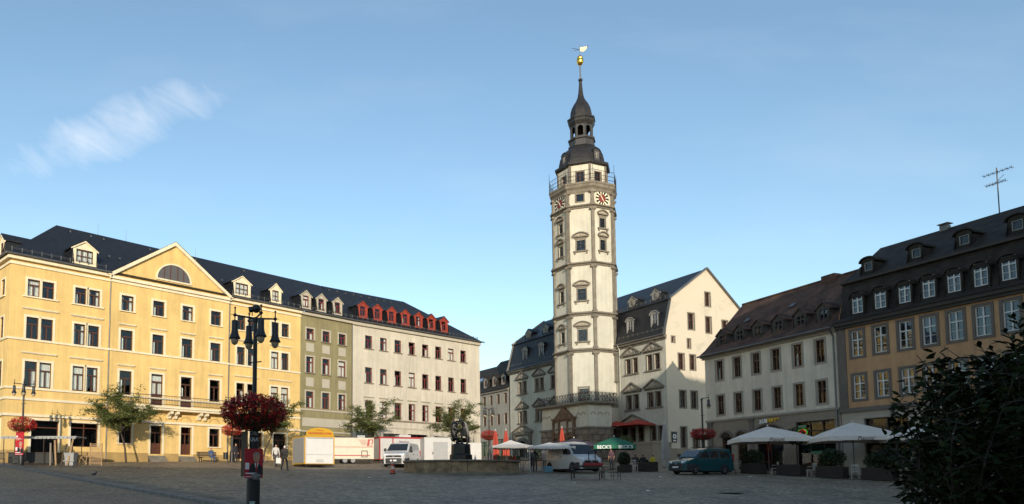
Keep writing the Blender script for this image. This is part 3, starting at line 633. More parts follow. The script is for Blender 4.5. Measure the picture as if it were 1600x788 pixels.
rf = MB(); rf.poly([(-0.45, EY, EZ), (21.05, EY, EZ), (12.9, RY_, RZ_+0.1), (-0.1, RY_, RZ_)]); rf.poly([(21.05, EY, EZ), (21.05, 12.4, EZ), (12.9, RY_, RZ_+0.1)]); rf.poly([(-0.4, 12.4, EZ), (21.05, 12.4, EZ), (12.9, RY_, RZ_+0.1), (-0.1, RY_, RZ_)]); rf.poly([(-0.4, EY, EZ), (21.05, EY, EZ), (21.05, 12.4, EZ), (-0.4, 12.4, EZ)]); rf.build('roof', m_slate, wb, TZ(ZB))
MB().tube((-0.3, EY-0.06, EZ+0.02), (21.1, EY-0.06, EZ+0.02), 0.085, n=8).build('gutter', m_zinc, wb, TZ(ZB)); snowguard(wb, 0.1, 20.3, 0.05, 19.62, ZB)
for i in range(7): dormer(wb, L(1.72+2.13*i, 0.3, 19.8), 1.36, 1.38, 0.48, SL, (0.78, 1.15, 0.14), m_redorange, m_slate, m_redframe, 'T', wallm2=m_redorange, cheek=m_slate, curt=rcurt(0.5))
for i in range(9): MB().box(-0.06, 0.06, -0.05, 0.05, 0, 0.16).build('snow_hook', m_zinc, wb, L(1.2*i+0.5, 5.2, EZ+(5.2-EY)*SL))

# ================================================================== the town hall
ORH, ARH, ZR = (27.94, 87.4), -66.57, 4.0
th = bframe('town_hall', 'cream town hall with dark mansard roof and patched gable behind the tower', 'town hall', ORH, ARH, ZR)
LR = lambda x, y, z: T(x, y, z-ZR)
def pair(s, gap=0.58, w=0.78): return [(s-gap-w/2+0.0, s-gap+w/2), (s+gap-w/2, s+gap+w/2)]
bayR = [2.45, 5.9]; bayL = [-19.95, -15.8, -12.1]
zU, zLo = (13.8, 15.53), (9.6, 11.25)
rh = []
for s in bayR + bayL:
    for (a, b) in pair(s):
        rh.append((a, b, *zU))
        if s > -13: rh.append((a, b, *zLo))
for s in (-19.95, -15.8):
    for (a, b) in pair(s): rh.append((a, b, *zLo))
gfl = [(0.6, 1.5, 5.9, 7.5), (1.9, 2.8, 5.9, 7.5), (3.2, 4.1, 5.9, 7.5), (5.2, 6.0, 5.9, 7.4), (6.4, 7.2, 5.9, 7.4)]
rh += gfl + [(-21.3, -18.7, 3.0, 7.0)]
rh = list(dict.fromkeys(rh))
w = MB(); wall_holes(w, -23.2, 7.82, 1.5, 17.15, rh, 0, 0.35)
w.poly([(-23.2, 15, 1.5), (7.82, 15, 1.5), (7.82, 15, 18.2), (-23.2, 15, 18.2)]); w.build('front_wall', m_rath, th, TZ(ZR))
MB().box(-23.0, 7.6, 0.85, 0.9, 1.6, 17).build('room_dark_backing', m_dark, th, TZ(ZR))
def twin(par, M, s, z0, z1, tri=True, w_=0.78, gap=0.58):
    h = z1-z0
    for k, (a, b) in enumerate(pair(s, gap, w_)):
        window(par, M @ T((a+b)/2, 0, z0), b-a, h, 'two', m_brown, surround=(0.11, 0.05, m_stone, False))
    MB().box(s-gap-w_/2-0.28, s+gap+w_/2+0.28, -0.16, 0.02, z0-0.16, z0-0.002).build('window_sill', m_stone, par, M)
    if tri: place(tri_mesh(3.05, 0.98, m_stone, m_carve), 'pediment', par, M @ T(s, 0, z1+0.42))
for s in bayR + bayL:
    twin(th, TZ(ZR), s, *zU); twin(th, TZ(ZR), s, *zLo)
for a, b, c, d in gfl: window(th, LR((a+b)/2, 0, c), b-a, d-c, 'two', m_brown, surround=(0.12, 0.06, m_stone, True))
place(tri_mesh(4.9, 1.05, m_stone, m_carve), 'pediment', th, LR(2.45, 0, 7.85)); 
# arched portal of the left wing
po = MB(); cx, ra, zc = -20.0, 1.3, 5.7
for i in range(12):
    t0, t1 = math.pi*i/12, math.pi*(i+1)/12; f = lambda t, r_: (cx+r_*math.cos(t), zc+r_*math.sin(t)); po.extr([f(t0, ra), f(t0, ra+0.45), f(t1, ra+0.45), f(t1, ra)], -0.2, 0.05)
for sg in (-1, 1): po.box(cx+sg*1.525-0.225, cx+sg*1.525+0.225, -0.2, 0.05, 2.5, zc); po.box(cx+sg*2.0-0.2, cx+sg*2.0+0.2, -0.35, 0.02, 2.5, 7.6); po.box(cx+sg*2.0-0.28, cx+sg*2.0+0.28, -0.42, 0.02, 7.6, 7.85)
po.box(cx-2.3, cx+2.3, -0.38, 0.02, 7.86, 8.1); po.build('portal', m_stone, th, TZ(ZR))
MB().poly([(cx-1.3, 0.3, 2.5), (cx+1.3, 0.3, 2.5), (cx+1.3, 0.3, 7.0), (cx-1.3, 0.3, 7.0)]).build('portal_door', mat('portal_dark_oak', (0.02, 0.015, 0.012), 0.6), th, TZ(ZR))
place(tri_mesh(5.2, 1.05, m_stone, m_carve), 'pediment', th, LR(cx, 0, 8.15))
# cornice and gutter
c = MB(); c.box(-23.5, 7.95, -0.12, 0.02, 16.95, 17.15); c.box(-23.5, 8.0, -0.32, 0.02, 17.15, 17.42); c.build('eaves_cornice', m_stone, th, TZ(ZR))
MB().tube((-23.5, -0.42, 17.47), (8.0, -0.42, 17.47), 0.09, n=8).build('gutter', m_zinc, th, TZ(ZR))
MB().tube((0.55, -0.1, 4.0), (0.55, -0.1, 16.9), 0.06, n=8).tube((0.55, -0.1, 16.9), (0.55, -0.4, 17.4), 0.06, n=8).build('downpipe', m_rath, th, TZ(ZR))
# roof: mansard in front, plain slope behind
KY, KZ, PY, PZ = 0.85, 21.5, 6.32, 25.55
rf = MB()
P = [(-0.42, 17.44), (-0.2, 18.0), (KY-0.15, KZ-0.15), (KY-0.3, KZ), (KY, KZ+0.2), (PY, PZ), (15.5, 17.7)]
for (y0, z0), (y1, z1) in zip(P[:-1], P[1:]): rf.poly([(-23.3, y0, z0), (7.9, y0, z0), (7.9, y1, z1), (-23.3, y1, z1)])
rf.build('roof', m_slate, th, TZ(ZR))
snowguard(th, -23.0, -7.8, KY+0.25, KZ+0.5, ZR); snowguard(th, 0.8, 7.6, KY+0.25, KZ+0.5, ZR); snowguard(th, 0.6, 7.6, -0.15, 18.15, ZR); snowguard(th, -23, -7.8, -0.15, 18.15, ZR)
for sx, nm in ((7.82, 1), (-23.42, 0)):
    cp = MB()
    for (y0, z0), (y1, z1) in zip(P[:-1], P[1:]): cp.extr([(y0, z0-0.02), (y1, z1-0.02), (y1, z1+0.16), (y0, z0+0.16)], sx-0.06, sx+0.30, 'x')
    cp.build('verge_coping', m_zinc if nm else m_surr, th, TZ(ZR))
m_gd = mat('grey_dormer_paint', (0.26, 0.25, 0.235), 0.7, var=0.15, vscale=3)
LS = (KZ-17.9)/(KY+0.35)
for s in (2.35, 6.25, -19.2, -15.2, -11.6): dormer(th, LR(s, 0.02, 18.2), 1.15, 1.95, 0.32, 6.0, (0.78, 1.75, 0.14), m_gd, m_slate, m_gd, 'cross', arch=True, gm=m_glass_blue, wallm2=m_gd)
US = (PZ-KZ-0.2)/(PY-KY)
for s in (1.2, 5.0, -20.4, -16.2, -12.2):
    d = dormer(th, LR(s, 1.55, 22.15), 1.25, 0.85, 0.45, US, (0.5, 0.55, 0.2), m_gd, m_slate, m_gd, 'none', wallm2=m_gd)
    MB().ball((0, 0, 0), 0.34, 0.1, 0.34, 12, 8).build('oval_panel', m_stone, d, T(0, -0.02, 0.5))
# gable wall: openings, then the outline is cut
GM = T(7.82, 0, 0) @ RZ(90)
gw = [(6.1, 6.85, 21.25, 22.8), (3.42, 4.3, 18.35, 20.15), (6.08, 6.88, 18.15, 19.95), (8.62, 9.45, 17.9, 19.75), (0.9, 1.3, 16.7, 17.3), (3.22, 3.62, 16.2, 17.18), (1.8, 2.6, 13.7, 15.45), (3.5, 4.28, 13.75, 15.4), (6.6, 7.4, 13.7, 15.4), (1.83, 2.7, 9.45, 11.3), (3.5, 4.38, 9.42, 11.3), (1.83, 2.62, 5.0, 7.25), (3.6, 4.5, 3.4, 7.0)]
b = MB(); wall_holes(b, 0, 15, 1.5, 26, gw, 0, 0.35); me = b.mesh('gable_wall', m_gable)
bmx = bmesh.new(); bmx.from_mesh(me)
def cut(p, nrm): bmesh.ops.bisect_plane(bmx, geom=bmx.verts[:]+bmx.edges[:]+bmx.faces[:], dist=1e-5, plane_co=p, plane_no=nrm, clear_outer=True)
def cutline(a, c):   # keep what lies below the line a->c (x rising)
    d = Vector((c[0]-a[0], 0, c[1]-a[1])); cut((a[0], 0, a[1]), Vector((-d.z, 0, d.x)))
cutline((0, 17.35), (0.75, 21.6)); cutline((0.75, 21.6), (6.32, 25.72)); cutline((6.32, 25.72), (15, 18.0))
bmx.to_mesh(me); bmx.free(); place(me, 'gable_wall', th, TZ(ZR) @ GM)
MB().poly([(-23.2, 0, 1.5), (-23.2, 15, 1.5), (-23.2, 15, 18.0), (-23.2, 6.32, 25.5), (-23.2, 0.75, 21.5), (-23.2, 0, 17.3)]).build('end_wall', m_rath, th, TZ(ZR))
MB().box(0.7, 14, 0.7, 0.75, 1.6, 17.2).box(2.6, 9.6, 0.7, 0.75, 17.2, 22.0).box(5.4, 7.4, 0.71, 0.74, 22.0, 23.4).build('room_dark_backing', m_dark, th, TZ(ZR) @ GM)
for a, b_, c, d in gw: window(th, TZ(ZR) @ GM @ T((a+b_)/2, 0, c), b_-a, d-c, 'two' if d-c > 1.2 else 'none', m_brown, surround=(0.13, 0.03, m_stone, True), rec=0.2)
for z in range(14): 
    MB().box(-0.02, 0.35+0.2*(z % 2), -0.03, 0.02, 4.2+0.9*z, 4.2+0.9*z+0.42).build('corner_quoin', m_gable, th, TZ(ZR) @ GM) if z in (1, 4, 8, 11) else None
MB().box(-0.05, 15, -0.06, 0.02, 1.5, 4.9).build('gable_base', m_beige, th, TZ(ZR) @ GM)
# terrace in front of the right wing
MB().box(-1.0, 8.2, -2.6, 0.02, 1.0, 5.35).box(-1.1, 8.3, -2.7, 0.02, 5.35, 5.55).build('terrace', m_beige, th, TZ(ZR))
for s in (0.3, 2.4, 4.6, 6.6): MB().box(s, s+0.9, -2.63, -2.55, 2.9, 3.6).build('cellar_window', m_dark, th, TZ(ZR))
# porch bastion round the tower foot
FP = [(-6.6, 0.0), (-6.6, -6.2), (2.2, -6.2), (2.2, -2.9), (0.0, -2.9), (0.0, 0.0)]
def grow(F, d): return [(F[0][0]-d, F[0][1]), (F[1][0]-d, F[1][1]-d), (F[2][0]+d, F[2][1]-d), (F[3][0]+d, F[3][1]+d), (F[4][0], F[4][1]+d), (F[5][0], F[5][1])]
po = MB(); po.extr(FP, 7.5, 10.0, 'z'); porch = po.build('porch', m_rath, th, TZ(ZR))
MB().extr(grow(FP, 0.12), 2.0, 7.3, 'z').build('porch_core', m_rust, porch)
MB().extr(grow(FP, 0.30), 7.3, 7.5, 'z').build('porch_moulding', m_stone, porch)
for k in range(5):
    for j in range(8):
        x = -6.55+j*1.1+(0.5 if k % 2 else 0); x1 = min(x+1.04, 2.25)
        if -4.4 < (x+x1)/2 < 0.0 or x1-x < 0.3: continue
        MB().box(x, x1, -6.45, -6.25, 3.9+0.68*k, 4.5+0.68*k).build('stone_block', m_rust, porch)
    for j in range(3):
        y = -6.2+j*1.1+(0.4 if k % 2 else 0); y1 = min(y+1.04, -2.9)
        if y1-y > 0.3: MB().box(2.26, 2.46, y, y1, 3.9+0.68*k, 4.5+0.68*k).build('stone_block', m_rust, porch)
MB().extr(grow(FP, 0.55), 10.15, 10.4, 'z').extr(grow(FP, 0.3), 10.0, 10.15, 'z').build('balcony_slab', m_stone, porch)
def barch(M, s, z, r_):
    a = MB()
    for i in range(8):
        t0, t1 = math.pi*i/8, math.pi*(i+1)/8; f = lambda t, q: (s+q*math.cos(t), z+q*math.sin(t)); a.extr([f(t0, r_-0.1), f(t0, r_), f(t1, r_), f(t1, r_-0.1)], -0.05, 0.01)
    a.build('blind_arch', m_surr, porch, M)
for s in (-6.1, -5.2, 0.4, 1.3): barch(T(0, -6.2, 0), s, 8.85, 0.36)
for y in (0.65, 1.65, 2.6): barch(T(2.2, -6.2, 0) @ RZ(90), y, 8.85, 0.36)
# painted portal on the porch
pp_ = MB(); pp_.box(-4.1, -0.1, -6.42, -6.19, 6.6, 8.55); pp_.box(-4.35, 0.15, -6.55, -6.19, 8.55, 8.75); pp_.extr([(-3.9, 8.75), (-0.3, 8.75), (-2.1, 10.1)], -6.5, -6.19)
for s in (-4.0, -2.9, -1.3, -0.2): pp_.box(s-0.13, s+0.13, -6.56, -6.19, 4.0, 8.55)
pp_.box(-4.3, 0.1, -6.6, -6.19, 6.35, 6.6); pp_.build('carved_portal', m_brownstone, porch)
MB().box(-3.7, -3.05, -6.46, -6.42, 7.0, 8.2).box(-2.7, -1.5, -6.46, -6.42, 6.9, 8.3).box(-1.15, -0.35, -6.46, -6.42, 7.0, 8.2).build('relief_field', m_carve, porch)
MB().box(-2.9, -1.3, -6.3, -6.19, 3.9, 6.3).build('portal_door', MATS['portal_dark_oak'], porch)
# balcony railing with crossed bars
GR_ = grow(FP, 0.42); ring = [GR_[0], GR_[1], GR_[2], GR_[3], (0.0, GR_[3][1])]
rr = MB(); n_cross = 0
cross = MB().tube((-0.22, 0, 0.12), (0.22, 0, 0.88), 0.02, n=4).tube((-0.22, 0, 0.88), (0.22, 0, 0.12), 0.02, n=4).tube((-0.25, 0, 0), (-0.25, 0, 0.98), 0.022, n=4).mesh('railing_lattice', m_iron)
for a, c_ in zip(ring[:-1], ring[1:]):
    for z in (0.1, 0.9, 1.0): rr.tube((*a, 10.4+z), (*c_, 10.4+z), 0.025, n=5)
    d = Vector(c_)-Vector(a); n = max(1, int(d.length/0.5))
    for i in range(n):
        p = Vector(a)+d*(i+0.5)/n; place(cross, 'railing_lattice', porch, T(p.x, p.y, 10.4) @ RZ(math.degrees(math.atan2(d.y, d.x))))
rr.build('railing', m_iron, porch)

# ================================================================== the tower
ZT = 10.0
tw = thing('clock_tower', 'tall octagonal cream clock tower with dark bell roof and lantern', 'tower', (25.0, 90.0, ZT-0.0), ARH)
ZMAP = [(4, 4), (38.7, 37.3), (41.2, 40.05), (43.9, 43.1), (44.9, 44.15), (46.9, 46.2), (47.6, 46.95), (49, 48.55), (50, 49.8), (52, 52), (70, 70)]
def zt(z):
    if z <= 4: return z
    for (a, b), (c, d) in zip(ZMAP[:-1], ZMAP[1:]):
        if z <= c: return b+(d-b)*(z-a)/(c-a)
    return z
class MBT(MB):
    """tower builder: heights are corrected for the faces standing nearer than the axis"""
    def mesh(s, name, mats, smooth=False):
        s.v = [(p[0], p[1], zt(p[2])) for p in s.v]; return MB.mesh(s, name, mats, smooth)
TT = lambda z: T(0, 0, zt(z)-ZT)
RC = 3.8; AP = RC*math.cos(math.pi/8); ROT = math.pi/8
def octa(b, prof, mi=0): return b.lathe(prof, 8, rot=ROT, mi=mi)
def FM(k, ap=AP): return RZ(45*k) @ T(0, -ap, 0)
lev = [(5.0, 17.3), (17.3, 21.9), (21.9, 28.25), (28.25, 35.6), (35.6, 37.8)]
FW = 2*RC*math.sin(math.pi/8)
wins = {0: [(18.55, 0.75, 1.45), (23.75, 0.75, 1.5), (29.75, 0.75, 1.35), (32.75, 0.75, 1.3)],
        1: [(18.5, 0.98, 1.5), (23.65, 0.98, 1.5), (30.0, 0.98, 1.35)],
        2: [(30.0, 0.8, 1.4), (32.9, 0.8, 1.3)]}
for k in range(8):
    hs = [(-ww/2, ww/2, z, z+h) for z, ww, h in wins.get(k, [])]
    if k == 1: hs += [(-0.45, 0.45, 36.35, 37.3), (-0.55, 0.55, 10.45, 12.6)]
    b = MBT(); wall_holes(b, -FW/2, FW/2, 5.0, 38.0, hs, 0, 0.3); b.build('wall', m_rath, tw, TT(0) @ FM(k))
    for z, ww, h in wins.get(k, []):
        window(tw, TT(z) @ FM(k), ww, h, 'cross', m_black, surround=(0.13, 0.05, m_stone, False), arch=(ww+0.95 if k == 1 else ww+0.75, 0.42, 0.40))
        sl = MBT(); sl.box(-ww/2-0.38, ww/2+0.38, -0.2, 0.02, -0.16, -0.004)
        for sg in (-1, 1): sl.box(sg*(ww/2+0.2)-0.08, sg*(ww/2+0.2)+0.08, -0.14, 0.02, -0.42, -0.161)
        sl.build('window_sill', m_stone, tw, TT(z) @ FM(k))
    if k == 1:
        window(tw, TT(36.35) @ FM(1), 0.9, 0.95, 'none', m_brown, surround=(0.13, 0.05, m_stone, True)); window(tw, TT(10.45) @ FM(1), 1.1, 2.15, 'door', m_brown, surround=(0.16, 0.06, m_stone, False), name='balcony_door')
    for i, (z0, z1) in enumerate(lev):
        zs = z0+0.25 if i else (5.0 if k != 2 else 13.4)
        pl_ = MBT(); pl_.box(-0.19, 0.19, -0.14, 0.1, zs+0.25, z1-0.55); pl_.box(-0.27, 0.27, -0.20, 0.1, zs, zs+0.249); pl_.box(-0.24, 0.24, -0.17, 0.1, z1-0.549, z1-0.45); pl_.box(-0.36, 0.36, -0.24, 0.1, z1-0.449, z1-0.18)
        for sg in (-1, 1): pl_.tube((sg*0.30, -0.26, z1-0.36), (sg*0.30, 0.05, z1-0.36), 0.12, n=8)
        pl_.build('pilaster', m_stone, tw, TT(0) @ RZ(45*k+22.5) @ T(0, -RC, 0))
for z in (17.3, 21.9, 28.25, 35.6):
    b = MBT(); octa(b, [(RC, z-0.2), (RC+0.14, z-0.18), (RC+0.2, z-0.02), (RC+0.42, z+0.06), (RC+0.42, z+0.2), (RC+0.16, z+0.24), (RC+0.02, z+0.34)]); b.build('string_course', m_stone, tw, TT(0))
b = MBT(); octa(b, [(RC, 37.4), (RC+0.1, 37.6), (RC+0.16, 37.85), (RC+0.4, 38.1), (RC+0.42, 38.4), (RC+0.5, 38.48), (RC+0.5, 38.7), (0.5, 38.71)]); b.build('gallery', m_stone, tw, TT(0))
# gallery railing
rb = MBT(); RG = RC+0.42
for z in (39.0, 39.45, 39.95): rb.lathe([(RG-0.02, z), (RG+0.02, z), (RG+0.02, z+0.04), (RG-0.02, z+0.04), (RG-0.02, z)], 8, rot=ROT)
for k in range(8):
    a = Vector((RG*math.cos(ROT+k*math.pi/4), RG*math.sin(ROT+k*math.pi/4), 0)); c_ = Vector((RG*math.cos(ROT+(k+1)*math.pi/4), RG*math.sin(ROT+(k+1)*math.pi/4), 0))
    rb.tube((a.x, a.y, 38.7), (a.x, a.y, 40.9), 0.04, 0.02, 6)
    for i in range(1, 10): p = a+(c_-a)*i/10; rb.tube((p.x, p.y, 38.75), (p.x, p.y, 39.97), 0.012, n=4)
rb.build('gallery_railing', m_iron, tw, TT(0))
# clock dials
for k in (0, 2, 4, 6):
    cd = MBT(); r_ = 1.0; cd.lathe([(0, 0.06), (r_, 0.06), (r_, 0)], 32); dial = cd.build('clock_dial', m_clockcream, tw, TT(36.72) @ FM(k) @ T(0, 0.0, 0) @ Matrix.Rotation(math.pi/2, 4, 'X'))
    MBT().lathe([(0, 0.068), (0.52, 0.068), (0.52, 0.06)], 24).build('dial_centre', m_clockred, dial)
    bars = MBT()
    for i in range(12):
        a = 2*math.pi*i/12; d = Vector((math.cos(a), math.sin(a))); n_ = Vector((-d.y, d.x))
        bars.extr([tuple(d*0.48+n_*0.075), tuple(d*0.97+n_*0.155), tuple(d*0.97-n_*0.155), tuple(d*0.48-n_*0.075)], 0.06, 0.074, 'z')
    bars.build('hour_mark', m_black, dial)
    hd = MBT()
    for ang, ln, wd, z in ((math.radians(122), 0.58, 0.065, 0.08), (math.radians(-58), 0.86, 0.05, 0.095)):
        d = Vector((math.cos(ang), math.sin(ang))); n_ = Vector((-d.y, d.x)); hd.extr([tuple(-d*0.1+n_*wd), tuple(d*ln+n_*wd*0.4), tuple(d*ln-n_*wd*0.4), tuple(-d*0.1-n_*wd)], z, z+0.012, 'z')
    hd.build('clock_hand', m_clockcream, dial)
# drum behind the gallery
RD = 3.08; APD = RD*math.cos(math.pi/8); FD = 2*RD*math.sin(math.pi/8)
for k in range(8):
    b = MBT(); wall_holes(b, -FD/2, FD/2, 38.7, 41.2, [(-0.46, 0.46, 38.95, 40.35)], 0, 0.25); b.build('wall', m_rath, tw, TT(0) @ FM(k, APD))
    window(tw, TT(38.95) @ FM(k, APD), 0.92, 1.4, 'two', m_brown, surround=(0.12, 0.05, m_stone, True))
    MBT().box(-0.14, 0.14, -0.09, 0.1, 38.76, 41.05).build('pilaster', m_stone, tw, TT(0) @ RZ(45*k+22.5) @ T(0, -RD, 0))
MBT().lathe([(2.4, 5.5), (2.4, 37.6)], 8, rot=ROT).lathe([(1.9, 38.8), (1.9, 41.1)], 8, rot=ROT).build('room_dark_backing', m_dark, tw, TT(0))
m_copper = mat('dark_slate_bell_roof', (0.022, 0.021, 0.022), 0.5, var=0.3, vscale=3, brick=(0.26, 0.2, 0.012, 0.6), spec=0.4)
m_lant = mat('dark_lantern_sheet', (0.035, 0.034, 0.036), 0.5, var=0.25, vscale=3)
b = MBT(); octa(b, [(3.0, 41.0), (3.45, 41.15), (3.50, 41.4), (3.02, 41.45), (2.96, 41.9), (2.80, 42.5), (2.50, 43.1), (2.05, 43.55), (1.62, 43.85), (1.5, 43.95)]); bell = b.build('bell_roof', m_copper, tw, TT(0))
for k in (0, 2, 4, 6):
    d = dormer(tw, TT(41.75) @ RZ(45*k) @ T(0, -2.78, 0), 0.95, 1.0, 0.3, 2.2, (0.55, 0.8, 0.12), m_lant, m_copper, m_gd, 'cross', arch=True, ov=0.08)
b = MBT(); octa(b, [(1.45, 43.75), (1.72, 43.85), (1.72, 44.05), (1.56, 44.12), (1.56, 44.62), (1.74, 44.72), (1.74, 44.9), (1.2, 44.95)]); b.build('lantern_base', m_lant, tw, TT(0))
RL = 1.42; APL = RL*math.cos(math.pi/8); FL = 2*RL*math.sin(math.pi/8)
for k in range(8):
    b = MBT(); hw = 0.34
    b.box(-FL/2, -hw, 0, 0.14, 44.9, 46.9); b.box(hw, FL/2, 0, 0.14, 44.9, 46.9); b.box(-hw, hw, 0.003, 0.137, 44.9, 45.1)
    pts = [(-hw, 46.9)] + [(-hw*math.cos(math.pi*i/8), 46.05+hw*math.sin(math.pi*i/8)) for i in range(9)] + [(hw, 46.9)]
    b.extr(pts, 0.003, 0.137); b.box(-FL/2, -FL/2+0.12, -0.05, 0.0, 44.95, 46.6); b.build('lantern_pillar', m_lant, tw, TT(0) @ FM(k, APL))
MBT().lathe([(0.7, 44.9), (0.7, 46.9)], 8, rot=ROT).build('lantern_core', m_dark, tw, TT(0))
b = MBT(); octa(b, [(1.3, 46.5), (1.46, 46.55), (1.7, 46.95), (1.7, 47.25), (1.80, 47.35), (1.80, 47.5), (1.42, 47.62), (1.40, 47.9), (1.36, 48.3), (1.22, 48.75), (0.92, 49.25), (0.62, 49.62), (0.42, 50.0), (0.30, 50.6), (0.22, 51.4), (0.18, 52.0)])
b.lathe([(0.18, 52.0), (0.27, 52.08), (0.27, 52.25), (0.12, 52.32)], 12); b.build('onion_spire', m_copper, tw, TT(0))
MBT().tube((0, 0, 52.3), (0, 0, 54.2), 0.10, 0.07, 10).tube((0, 0, 54.9), (0, 0, 57.0), 0.04, 0.02, 8).build('spire_rod', m_zinc, tw, TT(0))
MBT().lathe([(0.02, 54.1), (0.22, 54.15), (0.38, 54.4), (0.43, 54.65), (0.41, 54.8), (0.38, 54.86), (0.36, 54.95), (0.40, 55.0), (0.30, 55.25), (0.10, 55.4)], 20).build('gilded_ball', m_gold, tw, TT(0), smooth=True)
va = MBT(); 
VM = RZ(63)
va.extr([(0.05, 56.0), (0.45, 55.95), (0.72, 56.15), (0.98, 56.6), (0.62, 56.55), (0.05, 56.5)], -0.02, 0.02); va.build('vane_flag', mat('vane_gilt', (0.62, 0.42, 0.2), 0.4, metal=0.6), tw, TT(0) @ VM)
MBT().tube((-1.0, 0, 56.45), (0, 0, 56.2), 0.025, n=5).tube((-0.75, 0, 56.1), (0, 0, 56.2), 0.022, n=5).tube((0.9, 0, 56.5), (1.08, 0, 56.72), 0.04, n=5).build('vane_arrow', m_iron, tw, TT(0) @ VM)

# ================================================================== houses in the street behind
ff = bframe('street_house', 'grey old house with dark roof in the street behind the town hall', 'house', ORH, ARH, ZR)
FS = [-25.0+0.25, -26.75, -28.8, -30.8, -32.8]; FR = [(12.95, 14.45), (9.8, 11.38)]
w = MB(); wall_holes(w, -34.0, -23.9, 2, 15.2, [(s-0.42, s+0.42, a, b) for s in FS for a, b in FR] + [(-28.5, -25.0, 4.2, 7.6), (-32.5, -30, 4.2, 7.4)], 0.2, 0.25); w.poly([(-34, 11, 2), (-23.9, 11, 2), (-23.9, 11, 15), (-34, 11, 15)]); w.poly([(-23.9, 0.2, 2), (-23.9, 11, 2), (-23.9, 11, 15.2), (-23.9, 5.5, 20.8), (-23.9, 0.2, 15.2)]); w.build('wall', m_tar, ff, TZ(ZR))
MB().box(-33.8, -24, 0.7, 0.75, 2, 15).build('room_dark_backing', m_dark, ff, TZ(ZR))
for s in FS:
    for a, b in FR: window(ff, LR(s, 0.2, a), 0.84, b-a, 'two', m_brown, surround=(0.1, 0.03, m_surr, True))
window(ff, LR(-26.75, 0.2, 4.2), 3.5, 3.4, 'shop', m_black); window(ff, LR(-31.25, 0.2, 4.2), 2.5, 3.2, 'shop', m_black)
rf = MB(); rf.poly([(-34.2, -0.2, 15.1), (-23.6, -0.2, 15.1), (-23.6, 5.5, 20.9), (-34.2, 5.5, 20.9)]); rf.poly([(-34.2, 11.2, 15.1), (-23.6, 11.2, 15.1), (-23.6, 5.5, 20.9), (-34.2, 5.5, 20.9)]); rf.build('roof', m_slate_old, ff, TZ(ZR))
MB().box(-34.1, -23.7, -0.05, 0.3, 14.85, 15.08).build('eaves_cornice', m_surr, ff, TZ(ZR))
for s in (-25.8, -28.4, -31.0): dormer(ff, LR(s, 0.6, 16.0), 1.3, 1.2, 0.5, 1.02, (0.75, 0.95, 0.15), m_tar, m_slate_old, m_brown, 'two')
MB().box(-29.5, -28.6, 5.0, 5.8, 20.4, 22.2).build('chimney', m_redtile, ff, TZ(ZR))
f2 = bframe('street_house', 'grey house with skylights, half hidden at the end of the left row', 'house', ORH, ARH, ZR)
w = MB(); FS2 = [-36, -38.2, -40.4]; wall_holes(w, -46, -34.3, 2, 15.0, [(s-0.42, s+0.42, a, b) for s in FS2 for a, b in FR], 0.3, 0.25); w.poly([(-46, 11, 2), (-34.3, 11, 2), (-34.3, 11, 15), (-46, 11, 15)]); w.poly([(-34.3, 0.3, 2), (-34.3, 11, 2), (-34.3, 11, 15), (-34.3, 5.5, 20.2), (-34.3, 0.3, 15)]); w.build('wall', m_tar, f2, TZ(ZR))
MB().box(-45.8, -34.5, 0.8, 0.85, 2, 15).build('room_dark_backing', m_dark, f2, TZ(ZR))
for s in FS2:
    for a, b in FR: window(f2, LR(s, 0.3, a), 0.84, b-a, 'two', m_brown, surround=(0.1, 0.03, m_surr, True))
rf = MB(); rf.poly([(-46.2, -0.1, 15.0), (-34.2, -0.1, 15.0), (-34.2, 5.5, 20.3), (-46.2, 5.5, 20.3)]); rf.poly([(-46.2, 11.2, 15.0), (-34.2, 11.2, 15.0), (-34.2, 5.5, 20.3), (-46.2, 5.5, 20.3)]); rf.build('roof', m_slate_old, f2, TZ(ZR))
for s in (-35.6, -36.5): MB().box(-0.35, 0.35, -0.02, 0.02, 0, 0.9).build('skylight', mat('skylight_glass', (0.5, 0.55, 0.6), 0.05, metal=0.8), f2, LR(s, 2.6, 17.65) @ Matrix.Rotation(R(-46), 4, 'X'))

# ================================================================== the grey-white house on the right
OH_, AH_, ZH = (28.45, 64.68), -73.12, 2.2
LH = lambda x, y, z: T(x, y, z-ZH)
hb = bframe('plastered_house', 'grey-white house with brown tiled roof and six dormers, right of the gable', 'house', OH_, AH_, ZH)
HS = [1.76, 3.79, 5.83, 7.84, 9.91, 11.90]; HR = [(10.08, 11.73), (7.08, 8.71)]
hh = [(s-0.39, s+0.39, a, b) for s in HS for a, b in HR]
gfh = [(5.55, 8.25, 2.2, 5.2), (9.45, 12.85, 2.3, 5.85)]
arch_h = [(1.75, 2.85, 2.3, 5.1), (3.5, 4.6, 2.3, 5.1)]
w = MB(); wall_holes(w, 0, 13.25, 6.57, 12.45, hh, 0, 0.25); w.poly([(0, 9.5, 1), (0, 0, 1), (0, 0, 12.5), (0, 4.7, 17.4), (0, 9.5, 12.5)]); w.poly([(13.25, 9.5, 1), (13.25, 0, 1), (13.25, 0, 12.5), (13.25, 4.7, 17.4), (13.25, 9.5, 12.5)]); w.poly([(0, 9.5, 1), (13.25, 9.5, 1), (13.25, 9.5, 12.5), (0, 9.5, 12.5)]); w.build('wall', m_greywall, hb, TZ(ZH))
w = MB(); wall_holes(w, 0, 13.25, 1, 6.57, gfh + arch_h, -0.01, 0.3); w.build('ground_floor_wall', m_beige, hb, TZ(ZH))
MB().box(0.1, 13.1, 0.62, 0.67, 1.5, 12.3).build('room_dark_backing', m_dark, hb, TZ(ZH))
